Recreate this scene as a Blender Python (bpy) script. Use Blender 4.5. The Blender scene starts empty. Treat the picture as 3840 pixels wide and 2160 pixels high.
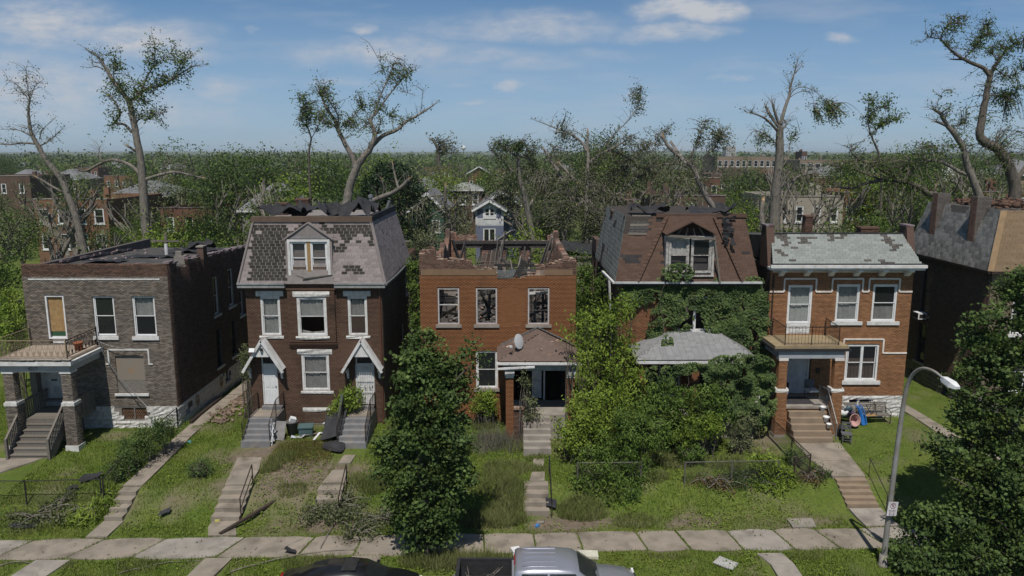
import bpy, math, random
import numpy as np
from mathutils import Vector, Matrix
R = math.radians
rnd = random.Random(7)
rng = np.random.default_rng(11)
scene = bpy.context.scene
col = scene.collection
# -- camera
FPX, CX, CY = 2850.0, 1920.0, 1080.0            # focal length and centre on a 3840 px wide frame
PITCH = math.atan(502 / FPX)
CAM = (0.0, -40.0, 14.9)
cd = bpy.data.cameras.new('camera')
cd.sensor_width = 36.0
cd.lens = FPX / 3840 * 36.0
cd.clip_start, cd.clip_end = 0.5, 9000
cam = bpy.data.objects.new('camera', cd)
cam.location = CAM
cam.rotation_euler = (math.pi / 2 - PITCH, 0, 0)
col.objects.link(cam)
scene.camera = cam
# -- sun, sky, exposure
SUN_EL, SUN_AZ = R(61), R(-4)                   # sun high behind the viewer, a touch to the left
sl = bpy.data.lights.new('sun', 'SUN')
sl.energy = 4.0
sl.angle = R(0.53)
sl.color = (1.0, 0.95, 0.87)
sun = bpy.data.objects.new('sun', sl)
sdir = Vector((math.sin(SUN_AZ) * math.cos(SUN_EL), -math.cos(SUN_AZ) * math.cos(SUN_EL), math.sin(SUN_EL)))
sun.rotation_euler = sdir.to_track_quat('Z', 'Y').to_euler()
sun.location = (0, -60, 60)
col.objects.link(sun)
scene.view_settings.view_transform = 'Standard'
scene.view_settings.look = 'None'
scene.view_settings.gamma = 1.0
scene.view_settings.use_curve_mapping = False
scene.view_settings.exposure = 0.1
scene.cycles.max_bounces = 5
scene.cycles.transparent_max_bounces = 8
world = bpy.data.worlds.new('World')
scene.world = world
world.use_nodes = True
def build_sky():
 nt = world.node_tree
 N, L = nt.nodes, nt.links
 for n in list(N):
  N.remove(n)
 out = N.new('ShaderNodeOutputWorld')
 bg = N.new('ShaderNodeBackground')
 bg.inputs['Strength'].default_value = 0.074
 sky = N.new('ShaderNodeTexSky')
 sky.sky_type = 'NISHITA'
 sky.sun_disc = False
 sky.sun_elevation = SUN_EL
 sky.sun_rotation = math.pi - SUN_AZ
 sky.air_density = 0.5
 sky.dust_density = 0.0
 sky.ozone_density = 8.0
 tc = N.new('ShaderNodeTexCoord')
 sep = N.new('ShaderNodeSeparateXYZ')
 L.new(tc.outputs['Generated'], sep.inputs[0])
 def math_(op, a, b=None, clamp=False):
  n = N.new('ShaderNodeMath')
  n.operation = op
  n.use_clamp = clamp
  for i, v in enumerate((a, b)):
   if v is None:
    continue
   if isinstance(v, (int, float)):
    n.inputs[i].default_value = v
   else:
    L.new(v, n.inputs[i])
  return n.outputs[0]
 ay = math_('MAXIMUM', math_('ABSOLUTE', sep.outputs[1]), 0.08)
 gx = math_('DIVIDE', sep.outputs[0], ay)
 gz = math_('DIVIDE', sep.outputs[2], ay)
 cmb = N.new('ShaderNodeCombineXYZ')
 L.new(gx, cmb.inputs[0])
 L.new(gz, cmb.inputs[1])
 P = cmb.outputs[0]
 def noise(scale, stretch, det, rough=0.55, off=0.0):
  mp = N.new('ShaderNodeMapping')
  mp.inputs['Scale'].default_value = (scale, scale * stretch, 1)
  mp.inputs['Location'].default_value = (off, off * 1.7, 0)
  L.new(P, mp.inputs['Vector'])
  n = N.new('ShaderNodeTexNoise')
  n.inputs['Scale'].default_value = 1
  n.inputs['Detail'].default_value = det
  n.inputs['Roughness'].default_value = rough
  L.new(mp.outputs[0], n.inputs['Vector'])
  return n
 warp = noise(9, 2.2, 5, 0.6)
 wv = N.new('ShaderNodeVectorMath')
 wv.operation = 'SUBTRACT'
 L.new(warp.outputs['Color'], wv.inputs[0])
 wv.inputs[1].default_value = (0.5, 0.5, 0.5)
 ws = N.new('ShaderNodeVectorMath')
 ws.operation = 'MULTIPLY'
 L.new(wv.outputs[0], ws.inputs[0])
 ws.inputs[1].default_value = (0.11, 0.045, 0)
 wp = N.new('ShaderNodeVectorMath')
 wp.operation = 'ADD'
 L.new(P, wp.inputs[0])
 L.new(ws.outputs[0], wp.inputs[1])
 clouds = [(.11, .17, .11, .02, .0)]
 px = [  # u, v, ru, rv, opacity   (as read in the photograph)
  (540, 140, 300, 90, .95), (640, 200, 230, 36, .8), (160, 75, 420, 120, .85), (90, 330, 600, 190, .75),
  (820, 325, 170, 60, .55), (600, 420, 420, 90, .5), (1430, 185, 460, 70, .7), (1980, 100, 520, 64, .6), (1850, 225, 460, 50, .42),
  (2590, 28, 230, 62, 1.3), (2520, 115, 260, 42, .75), (1380, 93, 80, 28, .7), (3145, 145, 70, 30, .75),
  (1915, 317, 75, 24, .75), (1780, 387, 60, 18, .6), (2340, 358, 55, 19, .65), (2740, 295, 80, 14, .32), (2900, 280, 60, 12, .25),
  (1700, 318, 90, 14, .2), (320, 420, 400, 60, .3), (700, 420, 300, 60, .25), (2250, 200, 260, 30, .22), (950, 130, 40, 20, .3),
  (3480, 372, 120, 14, .25), (3000, 420, 200, 16, .25), (2600, 400, 260, 16, .2), (1300, 310, 160, 30, .25)]
 acc = None
 for (u, v, ru, rv, op) in px:
  a, b = (u - CX) / FPX, (v - CY) / FPX
  c_, s_ = math.cos(PITCH), math.sin(PITCH)
  dy = c_ - b * s_
  X, Z = a / dy, (-s_ - b * c_) / dy
  d = N.new('ShaderNodeVectorMath')
  d.operation = 'SUBTRACT'
  L.new(wp.outputs[0], d.inputs[0])
  d.inputs[1].default_value = (X, Z, 0)
  m = N.new('ShaderNodeVectorMath')
  m.operation = 'MULTIPLY'
  L.new(d.outputs[0], m.inputs[0])
  m.inputs[1].default_value = (FPX / ru, FPX / rv, 0)
  ln = N.new('ShaderNodeVectorMath')
  ln.operation = 'LENGTH'
  L.new(m.outputs[0], ln.inputs[0])
  mr = N.new('ShaderNodeMapRange')
  mr.interpolation_type = 'SMOOTHSTEP'
  mr.inputs['From Min'].default_value = 1.15
  mr.inputs['From Max'].default_value = 0.1
  mr.inputs['To Min'].default_value = 0
  mr.inputs['To Max'].default_value = op
  L.new(ln.outputs['Value'], mr.inputs['Value'])
  acc = mr.outputs[0] if acc is None else math_('MAXIMUM', acc, mr.outputs[0])
 fine = noise(26, 2.6, 6, 0.6, 3.1)
 k = N.new('ShaderNodeMapRange')
 k.inputs['From Min'].default_value = 0.3
 k.inputs['From Max'].default_value = 0.68
 k.inputs['To Min'].default_value = 0.35
 k.inputs['To Max'].default_value = 1.3
 L.new(fine.outputs['Fac'], k.inputs['Value'])
 mask = math_('MULTIPLY', acc, k.outputs[0], True)
 veil = N.new('ShaderNodeMapRange')
 veil.inputs['From Min'].default_value = 0.2
 veil.inputs['From Max'].default_value = 0.0
 veil.inputs['To Min'].default_value = 0.0
 veil.inputs['To Max'].default_value = 0.85
 L.new(gz, veil.inputs['Value'])
 streak = noise(3.2, 7, 5, 0.6, 9.0)
 st = N.new('ShaderNodeMapRange')
 st.inputs['From Min'].default_value = 0.48
 st.inputs['From Max'].default_value = 0.8
 st.inputs['To Max'].default_value = 0.4
 L.new(streak.outputs['Fac'], st.inputs['Value'])
 tot = math_('MAXIMUM', mask, st.outputs[0], True)
 hsv = N.new('ShaderNodeHueSaturation')
 hsv.inputs['Saturation'].default_value = 0.93
 hsv.inputs['Value'].default_value = 1.25
 hsv.inputs['Hue'].default_value = 0.485
 L.new(sky.outputs[0], hsv.inputs['Color'])
 vm = N.new('ShaderNodeMix')
 vm.data_type = 'RGBA'
 L.new(veil.outputs[0], vm.inputs[0])
 L.new(hsv.outputs[0], vm.inputs[6])
 vm.inputs[7].default_value = (3.6, 4.6, 5.6, 1)
 mix = N.new('ShaderNodeMix')
 mix.data_type = 'RGBA'
 L.new(tot, mix.inputs[0])
 L.new(vm.outputs[2], mix.inputs[6])
 mix.inputs[7].default_value = (6.4, 6.7, 7.3, 1)
 L.new(mix.outputs[2], bg.inputs['Color'])
 L.new(bg.outputs[0], out.inputs[0])
build_sky()
# -- pixel <-> place
_c, _s = math.cos(PITCH), math.sin(PITCH)
def ray(u, v):
 a, b = (u - CX) / FPX, (v - CY) / FPX
 return (a, _c - b * _s, -_s - b * _c)
def at(u, v, Y):
 d = ray(u, v)
 t = (Y - CAM[1]) / d[1]
 return Vector((CAM[0] + t * d[0], Y, CAM[2] + t * d[2]))
YP = [-80, -13.92, -13.9, -8.75, -7.0, -2.0, 0.0, 8.0, 30.0, 4000]
ZP = [-1.12, -1.12, -0.95, -0.9, -0.05, 0.25, 0.35, 0.12, 0.0, 0.0]
def gz_np(x, y):
 x, y = np.asarray(x, float), np.asarray(y, float)
 z = np.interp(y, YP, ZP)
 z = z + 0.0155 * np.clip(x, -45, 45)
 lawn = np.clip((y + 14.2) * 3, 0, 1) * np.clip((30 - y) / 10, 0, 1)
 walk = np.clip(1 - np.abs(y + 11) / 1.3, 0, 1)
 z = z + lawn * (1 - walk) * 0.045 * (np.sin(x * 1.9 + y * 1.1) * np.sin(y * 1.7 - x * .6) + .6 * np.sin(x * 4.1 + 1) * np.sin(y * 3.7))
 mound = 0.38 * np.exp(-((x + 10.6) / 1.5) ** 2 - ((y + 3.6) / 1.1) ** 2)
 return z + mound
def G(x, y):
 return float(gz_np(x, y))
def on_ground(u, v, lift=0.0):
 d = ray(u, v)
 t = 40.0
 for _ in range(12):
  x, y = CAM[0] + t * d[0], CAM[1] + t * d[1]
  t = (G(x, y) + lift - CAM[2]) / d[2]
 return Vector((CAM[0] + t * d[0], CAM[1] + t * d[1], CAM[2] + t * d[2]))
# -- materials
MATS = {}
def mat(name, c1, c2=None, scale=4.0, rough=0.85, bump=0.0, bscale=None, island=0.0, spec=0.25, metal=0.0, detail=5.0,
  lo=0.35, hi=0.65, objrand=0.0, trans=0.0, stretch=None, stain=None, alpha=None, coat=0.0):
 if name in MATS:
  return MATS[name]
 m = bpy.data.materials.new(name)
 m.use_nodes = True
 nt = m.node_tree
 N, L = nt.nodes, nt.links
 b = N['Principled BSDF']
 b.inputs['Roughness'].default_value = rough
 b.inputs['Specular IOR Level'].default_value = spec
 b.inputs['Metallic'].default_value = metal
 b.inputs['Coat Weight'].default_value = coat
 c2 = c2 or tuple(v * 0.72 for v in c1)
 tc = N.new('ShaderNodeTexCoord')
 vec = tc.outputs['Object']
 if stretch:
  mp = N.new('ShaderNodeMapping')
  mp.inputs['Scale'].default_value = stretch
  L.new(vec, mp.inputs['Vector'])
  vec = mp.outputs[0]
 nz = N.new('ShaderNodeTexNoise')
 nz.inputs['Scale'].default_value = scale
 nz.inputs['Detail'].default_value = detail
 nz.inputs['Roughness'].default_value = 0.62
 L.new(vec, nz.inputs['Vector'])
 mr = N.new('ShaderNodeMapRange')
 mr.inputs['From Min'].default_value = lo
 mr.inputs['From Max'].default_value = hi
 L.new(nz.outputs['Fac'], mr.inputs['Value'])
 mx = N.new('ShaderNodeMix')
 mx.data_type = 'RGBA'
 mx.inputs[6].default_value = (*c1, 1)
 mx.inputs[7].default_value = (*c2, 1)
 L.new(mr.outputs[0], mx.inputs[0])
 c = mx.outputs[2]
 if stain:
  n2 = N.new('ShaderNodeTexNoise')
  n2.inputs['Scale'].default_value = stain[1]
  n2.inputs['Detail'].default_value = 6
  if len(stain) > 5:
   m5 = N.new('ShaderNodeMapping')
   m5.inputs['Scale'].default_value = stain[5]
   L.new(tc.outputs['Object'], m5.inputs['Vector'])
   L.new(m5.outputs[0], n2.inputs['Vector'])
  else:
   L.new(tc.outputs['Object'], n2.inputs['Vector'])
  m2 = N.new('ShaderNodeMapRange')
  m2.inputs['From Min'].default_value = stain[2]
  m2.inputs['From Max'].default_value = stain[3]
  m2.inputs['To Max'].default_value = stain[4]
  L.new(n2.outputs['Fac'], m2.inputs['Value'])
  x2 = N.new('ShaderNodeMix')
  x2.data_type = 'RGBA'
  x2.inputs[7].default_value = (*stain[0], 1)
  L.new(m2.outputs[0], x2.inputs[0])
  L.new(c, x2.inputs[6])
  c = x2.outputs[2]
 if island or objrand:
  ge = N.new('ShaderNodeNewGeometry')
  oi = N.new('ShaderNodeObjectInfo')
  ad = N.new('ShaderNodeMath')
  ad.operation = 'ADD'
  L.new(ge.outputs['Random Per Island'], ad.inputs[0])
  L.new(oi.outputs['Random'], ad.inputs[1])
  fr = N.new('ShaderNodeMath')
  fr.operation = 'FRACT'
  L.new(ad.outputs[0], fr.inputs[0])
  m3 = N.new('ShaderNodeMapRange')
  k = island or objrand
  m3.inputs['To Min'].default_value = 1 - k
  m3.inputs['To Max'].default_value = 1 + k * 0.8
  L.new(fr.outputs[0], m3.inputs['Value'])
  hv = N.new('ShaderNodeHueSaturation')
  L.new(c, hv.inputs['Color'])
  L.new(m3.outputs[0], hv.inputs['Value'])
  c = hv.outputs[0]
 L.new(c, b.inputs['Base Color'])
 if bump:
  n3 = N.new('ShaderNodeTexNoise')
  n3.inputs['Scale'].default_value = bscale or scale * 6
  n3.inputs['Detail'].default_value = 6
  L.new(vec, n3.inputs['Vector'])
  bp = N.new('ShaderNodeBump')
  bp.inputs['Strength'].default_value = bump
  bp.inputs['Distance'].default_value = 0.05
  L.new(n3.outputs['Fac'], bp.inputs['Height'])
  L.new(bp.outputs[0], b.inputs['Normal'])
 if trans:
  tr = N.new('ShaderNodeBsdfTranslucent')
  L.new(c, tr.inputs['Color'])
  ms = N.new('ShaderNodeMixShader')
  ms.inputs[0].default_value = trans
  L.new(b.outputs[0], ms.inputs[1])
  L.new(tr.outputs[0], ms.inputs[2])
  L.new(ms.outputs[0], N['Material Output'].inputs['Surface'])
 if alpha is not None:
  tp = N.new('ShaderNodeBsdfTransparent')
  ms = N.new('ShaderNodeMixShader')
  ms.inputs[0].default_value = alpha
  L.new(tp.outputs[0], ms.inputs[1])
  L.new(b.outputs[0], ms.inputs[2])
  L.new(ms.outputs[0], N['Material Output'].inputs['Surface'])
 MATS[name] = m
 return m
# -- mesh builder
class MB:
 def __init__(self):
  self.v, self.f = [], []
 def box(self, x0, x1, y0, y1, z0, z1):
  n = len(self.v)
  self.v += [(x0, y0, z0), (x1, y0, z0), (x1, y1, z0), (x0, y1, z0), (x0, y0, z1), (x1, y0, z1), (x1, y1, z1), (x0, y1, z1)]
  self.f += [(n, n + 3, n + 2, n + 1), (n + 4, n + 5, n + 6, n + 7), (n, n + 1, n + 5, n + 4), (n + 1, n + 2, n + 6, n + 5),
                   (n + 2, n + 3, n + 7, n + 6), (n + 3, n, n + 4, n + 7)]
  return self
 def obox(self, c, size, rot=(0, 0, 0)):
  M = Matrix.Translation(c) @ (Matrix.Rotation(rot[2], 4, 'Z') @ Matrix.Rotation(rot[1], 4, 'Y') @ Matrix.Rotation(rot[0], 4, 'X'))
  n0 = len(self.v)
  a, b, d = size[0] / 2, size[1] / 2, size[2] / 2
  self.box(-a, a, -b, b, -d, d)
  for i in range(n0, len(self.v)):
   self.v[i] = tuple(M @ Vector(self.v[i]))
  return self
 def beam(self, p, q, w, h=None):
  p, q = Vector(p), Vector(q)
  h = h or w
  d = (q - p)
  ln = d.length
  if ln < 1e-6:
   return self
  M = d.to_track_quat('X', 'Z').to_matrix().to_4x4()
  M.translation = (p + q) / 2
  n0 = len(self.v)
  self.box(-ln / 2, ln / 2, -w / 2, w / 2, -h / 2, h / 2)
  for i in range(n0, len(self.v)):
   self.v[i] = tuple(M @ Vector(self.v[i]))
  return self
 def tube(self, pts, rad, n=6, cap=True):
  pts = [Vector(p) for p in pts]
  if isinstance(rad, (int, float)):
   rad = [rad] * len(pts)
  base = len(self.v)
  up = Vector((0.12, 0.31, 1)).normalized()
  for i, p in enumerate(pts):
   t = (pts[min(i + 1, len(pts) - 1)] - pts[max(i - 1, 0)])
   if t.length < 1e-9:
    t = Vector((0, 0, 1))
   t.normalize()
   a = t.cross(up)
   if a.length < 0.05:
    a = t.cross(Vector((1, 0, 0)))
   a.normalize()
   b = t.cross(a)
   up = a.cross(t)
   for k in range(n):
    an = 2 * math.pi * k / n
    self.v.append(tuple(p + (a * math.cos(an) + b * math.sin(an)) * rad[i]))
  for i in range(len(pts) - 1):
   for k in range(n):
    k2 = (k + 1) % n
    self.f.append((base + i * n + k, base + i * n + k2, base + (i + 1) * n + k2, base + (i + 1) * n + k))
  if cap:
   self.f.append(tuple(base + k for k in range(n))[::-1])
   self.f.append(tuple(base + (len(pts) - 1) * n + k for k in range(n)))
  return self
 def prism(self, poly, a0, a1, axis='y'):
  n = len(self.v)
  k = len(poly)
  for a in (a0, a1):
   for p in poly:
    if axis == 'y':
     self.v.append((p[0], a, p[1]))
    elif axis == 'x':
     self.v.append((a, p[0], p[1]))
    else:
     self.v.append((p[0], p[1], a))
  self.f.append(tuple(range(n, n + k)))
  self.f.append(tuple(range(n + 2 * k - 1, n + k - 1, -1)))
  for i in range(k):
   j = (i + 1) % k
   self.f.append((n + j, n + i, n + k + i, n + k + j))
  return self
 def poly(self, pts):
  n = len(self.v)
  self.v += [tuple(p) for p in pts]
  self.f.append(tuple(range(n, n + len(pts))))
  return self
 def slab(self, pts, th):
  """a closed plate: polygon pts (3D, flat) thickened by th along its normal, downwards"""
  P = [Vector(p) for p in pts]
  nrm = (P[1] - P[0]).cross(P[2] - P[0]).normalized()
  n = len(self.v)
  k = len(P)
  self.v += [tuple(p) for p in P] + [tuple(p - nrm * th) for p in P]
  self.f.append(tuple(range(n, n + k)))
  self.f.append(tuple(range(n + 2 * k - 1, n + k - 1, -1)))
  for i in range(k):
   j = (i + 1) % k
   self.f.append((n + j, n + i, n + k + i, n + k + j))
  return self
 def lathe(self, prof, c=(0, 0, 0), n=14):
  base = len(self.v)
  for r, z in prof:
   for k in range(n):
    a = 2 * math.pi * k / n
    self.v.append((c[0] + r * math.cos(a), c[1] + r * math.sin(a), c[2] + z))
  for i in range(len(prof) - 1):
   for k in range(n):
    k2 = (k + 1) % n
    self.f.append((base + i * n + k, base + i * n + k2, base + (i + 1) * n + k2, base + (i + 1) * n + k))
  self.f.append(tuple(base + k for k in range(n))[::-1])
  self.f.append(tuple(base + (len(prof) - 1) * n + k for k in range(n)))
  return self
 def move(self, M):
  self.v = [tuple(M @ Vector(p)) for p in self.v]
  return self
 def build(self, name, m, parent=None, smooth=False, world=True, **props):
  me = bpy.data.meshes.new(name)
  me.from_pydata(self.v, [], self.f)
  return link(name, me, m, parent, smooth, world, **props)
def link(name, me, m, parent=None, smooth=False, world=True, **props):
 if m is not None and not me.materials:
  me.materials.append(m)
 if smooth:
  me.polygons.foreach_set('use_smooth', [True] * len(me.polygons))
 me.update()
 o = bpy.data.objects.new(name, me)
 col.objects.link(o)
 if parent is not None:
  o.parent = parent
  if world:
   o.location = -parent_offset(parent)
 for k, v in props.items():
  o[k] = v
 return o
def parent_offset(p):
 v = Vector(p.location)
 while p.parent is not None:
  p = p.parent
  v = v + Vector(p.location)
 return v
def thing(name, loc, label, category, group=None, rz=0.0):
 o = bpy.data.objects.new(name, None)
 col.objects.link(o)
 o.empty_display_size = 0.3
 o.location = loc
 o.rotation_euler = (0, 0, rz)
 o['label'] = label
 o['category'] = category
 if group:
  o['group'] = group
 return o
def tag(o, label, category, group=None):
 o['label'] = label
 o['category'] = category
 if group:
  o['group'] = group
 return o
def np_mesh(name, V, F):
 """V (n,3), F (m,k) all faces with k corners"""
 me = bpy.data.meshes.new(name)
 V = np.asarray(V, np.float32)
 F = np.asarray(F, np.int32)
 k = F.shape[1]
 me.vertices.add(len(V))
 me.vertices.foreach_set('co', V.ravel())
 me.loops.add(F.size)
 me.loops.foreach_set('vertex_index', F.ravel())
 me.polygons.add(len(F))
 me.polygons.foreach_set('loop_start', np.arange(0, F.size, k, dtype=np.int32))
 me.polygons.foreach_set('loop_total', np.full(len(F), k, np.int32))
 me.update(calc_edges=True)
 return me
def copy_tree(o, parent=None):
 c = o.copy()
 col.objects.link(c)
 c.parent = parent
 for ch in o.children:
  copy_tree(ch, c)
 return c
# -- leaves
def leaf_arrays(C, size, jit=0.35, droop=0.0, nrm_bias=None, aspect=0.55):
 """kite-shaped leaves, one quad each, centred on the points C (n,3)"""
 n = len(C)
 d = rng.normal(size=(n, 3))
 if droop:
  d[:, 2] -= droop * 2
 d /= np.linalg.norm(d, axis=1)[:, None] + 1e-9
 e = rng.normal(size=(n, 3))
 if nrm_bias is not None:
  nb = np.atleast_2d(np.asarray(nrm_bias, float))
  d = d - .75 * nb * np.sum(d * nb, axis=1)[:, None]
  d /= np.linalg.norm(d, axis=1)[:, None] + 1e-9
  e = e * 0.5 + np.cross(d, nb) * 1.5
 e -= d * np.sum(d * e, axis=1)[:, None]
 e /= np.linalg.norm(e, axis=1)[:, None] + 1e-9
 s = size * (1 + jit * rng.uniform(-1, 1, n))[:, None]
 V = np.stack([C - d * s * .5, C + e * s * aspect * .5 - d * s * .05, C + d * s * .5, C - e * s * aspect * .5 - d * s * .05], 1).reshape(-1, 3)
 F = np.arange(4 * n).reshape(n, 4)
 return V, F
def leaves(name, C, size, m, parent=None, **kw):
 props = {k: kw.pop(k) for k in list(kw) if k in ('kind', 'label', 'category', 'group')}
 V, F = leaf_arrays(np.asarray(C), size, **kw)
 return link(name, np_mesh(name, V, F), m, parent, **props)
def ball(c, r, n, shell=0.0):
 p = rng.normal(size=(n, 3))
 p /= np.linalg.norm(p, axis=1)[:, None]
 rad = rng.uniform(shell ** 3, 1, n) ** (1 / 3)
 return np.asarray(c)[None, :] + p * rad[:, None] * np.asarray(r)[None, :]
# -- palette
M_conc = mat('concrete', (.28, .24, .195), (.215, .188, .155), 1.3, .9, .15, 30, stain=((.12, .10, .08), 1.1, .5, .68, .65))
M_conc2 = mat('concrete_pale', (.31, .28, .245), (.24, .215, .19), 1.6, .9, .15, 30, stain=((.13, .115, .1), 1.2, .5, .7, .6))
M_asph = mat('asphalt', (.055, .055, .057), (.04, .04, .042), 3, .9, .3, 60)
M_white = mat('white_paint', (.66, .66, .66), (.50, .49, .47), 2.5, .6, .1, 20, stain=((.25, .22, .18), 5, .6, .8, .5))
M_vinyl = mat('white_vinyl', (.68, .69, .70), (.60, .60, .60), 3, .5)
M_stonew = mat('painted_stone', (.62, .61, .59), (.45, .43, .40), 5, .85, .6, 9, stain=((.2, .17, .14), 4, .6, .78, .55))
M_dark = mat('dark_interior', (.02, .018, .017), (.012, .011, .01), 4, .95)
M_char = mat('charred_wood', (.038, .035, .034), (.09, .085, .08), 7, .85, .5, 30, island=.5, stretch=(1, 1, 3))
M_grey_wood = mat('weathered_wood', (.20, .18, .155), (.125, .11, .095), 9, .9, .3, 40, island=.18, stretch=(3, 3, 3))
M_pale_wood = mat('split_wood', (.50, .36, .20), (.36, .25, .13), 8, .8, .2, 30, island=.2)
M_ply = mat('plywood', (.36, .23, .10), (.24, .15, .07), 6, .8, .1, 20, detail=8)
M_plyg = mat('grey_plywood', (.20, .18, .16), (.14, .125, .11), 9, .85, .1, 20, detail=8)
M_black = mat('black_iron', (.02, .02, .021), (.035, .03, .027), 8, .5)
M_rust = mat('rusty_iron', (.05, .033, .024), (.025, .02, .018), 10, .7)
M_tan = mat('tan_iron', (.30, .23, .15), (.20, .15, .10), 9, .6)
M_tar = mat('roof_felt', (.050, .048, .047), (.085, .08, .075), 1.4, .9, .3, 25, stain=((.13, .12, .11), .9, .55, .75, .6))
M_tarp = mat('torn_tar_sheet', (.022, .022, .025), (.04, .04, .044), 2, .75, .35, 10)
M_fence = mat('fence_wire', (.13, .125, .115), (.085, .075, .065), 5, .6)
M_galv = mat('galvanised', (.30, .31, .31), (.22, .225, .225), 6, .45, metal=.6)
M_soil = mat('bare_soil', (.13, .10, .075), (.085, .066, .05), 5, .95, .4, 30)
M_bark = mat('bark', (.15, .128, .105), (.075, .065, .056), 5, .95, .8, 14, stretch=(2, 2, .6))
M_barkp = mat('pale_bark', (.235, .21, .18), (.12, .106, .092), 5, .95, .8, 14, stretch=(2, 2, .6))
M_leaf = mat('leaf_green', (.065, .115, .02), (.13, .19, .04), .8, .6, island=.55, trans=.3, spec=.15)
M_leafd = mat('leaf_dark', (.046, .08, .022), (.1, .148, .04), .9, .6, island=.6, trans=.28, spec=.2)
M_leafl = mat('leaf_light', (.125, .195, .024), (.2, .265, .042), .9, .6, island=.55, trans=.3, spec=.15)
M_leafg = mat('leaf_grey', (.095, .12, .048), (.155, .168, .085), .9, .6, island=.45, trans=.25, spec=.15)
M_leaff = mat('leaf_far', (.085, .122, .04), (.125, .155, .06), .05, .7, island=.45, trans=.15, spec=.15, objrand=.3)
M_leaff2 = mat('leaf_far_pale', (.06, .085, .03), (.085, .105, .045), .05, .7, island=.45, trans=.15, spec=.15, objrand=.3)
M_brown = mat('dead_leaf', (.13, .085, .04), (.09, .06, .03), 1, .8, island=.4)
M_curtain = mat('curtain', (.46, .47, .45), (.36, .365, .36), 3, .9)
M_blind = mat('blind', (.40, .39, .37), (.30, .29, .28), 3, .8)
M_roofgrey = mat('grey_shingle', (.235, .237, .24), (.19, .19, .194), 6, .9, .1, 40, island=.12)
def glass_mat(name, tint, alpha):
 m = bpy.data.materials.new(name)
 m.use_nodes = True
 N, L = m.node_tree.nodes, m.node_tree.links
 b = N['Principled BSDF']
 b.inputs['Base Color'].default_value = (*tint, 1)
 b.inputs['Roughness'].default_value = .06
 b.inputs['Specular IOR Level'].default_value = .6
 nz = N.new('ShaderNodeTexNoise')
 nz.inputs['Scale'].default_value = 1.6
 tc = N.new('ShaderNodeTexCoord')
 L.new(tc.outputs['Object'], nz.inputs['Vector'])
 bp = N.new('ShaderNodeBump')
 bp.inputs['Strength'].default_value = .08
 L.new(nz.outputs['Fac'], bp.inputs['Height'])
 L.new(bp.outputs[0], b.inputs['Normal'])
 tp = N.new('ShaderNodeBsdfTransparent')
 ms = N.new('ShaderNodeMixShader')
 ms.inputs[0].default_value = alpha
 L.new(tp.outputs[0], ms.inputs[1])
 L.new(b.outputs[0], ms.inputs[2])
 L.new(ms.outputs[0], N['Material Output'].inputs['Surface'])
 return m
M_glass = glass_mat('window_glass', (.05, .055, .06), .2)
M_glassd = glass_mat('dark_glass', (.022, .025, .026), .75)
# -- ground sheet
fx = np.concatenate([-np.geomspace(4200, 42, 26), np.arange(-40, 40.01, .4), np.geomspace(42, 4200, 26)])
fy = np.concatenate([[-400, -120, -60, -30, -20, -16, -14.6, -14.2], np.arange(-13.92, 30, .4), np.geomspace(30.5, 6000, 40)])
XX, YY = np.meshgrid(fx, fy)
ZZ = gz_np(XX, YY)
def vnoise(x, y, s, seed=0):
 x, y = np.asarray(x) * s + seed * 13.7, np.asarray(y) * s + seed * 7.1
 xi, yi = np.floor(x), np.floor(y)
 fx_, fy_ = x - xi, y - yi
 fx_, fy_ = fx_ * fx_ * (3 - 2 * fx_), fy_ * fy_ * (3 - 2 * fy_)
 def h(a, b):
  return np.modf(np.abs(np.sin(a * 127.1 + b * 311.7) * 43758.5453))[0]
 return (h(xi, yi) * (1 - fx_) + h(xi + 1, yi) * fx_) * (1 - fy_) + (h(xi, yi + 1) * (1 - fx_) + h(xi + 1, yi + 1) * fx_) * fy_
def dirt(x, y):
 """share of bare earth, 0 to 1"""
 n = .6 * vnoise(x, y, .55, 1) + .4 * vnoise(x, y, 1.7, 2)
 b = np.full_like(np.asarray(x, float), .1)
 def spot(cx, cy, rx, ry, a):
  return a * np.exp(-((x - cx) / rx) ** 2 - ((y - cy) / ry) ** 2)
 b = b + spot(-10.6, -6.0, 3.6, 2.0, .85) + spot(-14.2, -3.6, 1.8, 1.5, .7) + spot(8.2, -9.4, 5.5, .9, .55) + spot(13, -2.5, 1.2, 2, .5)
 b = b + spot(-21.5, -1.2, 2.0, .9, .5) + spot(-8.5, -9, 3, 1.0, .4) + spot(1, -9.3, 3.5, .6, .5) + spot(-19, -7.8, 4, .9, .1)
 return np.clip((b + (n - .5) * 1.1 - .22) * 2.2, 0, 1)
gm = bpy.data.materials.new('yard_ground')
gm.use_nodes = True
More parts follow.
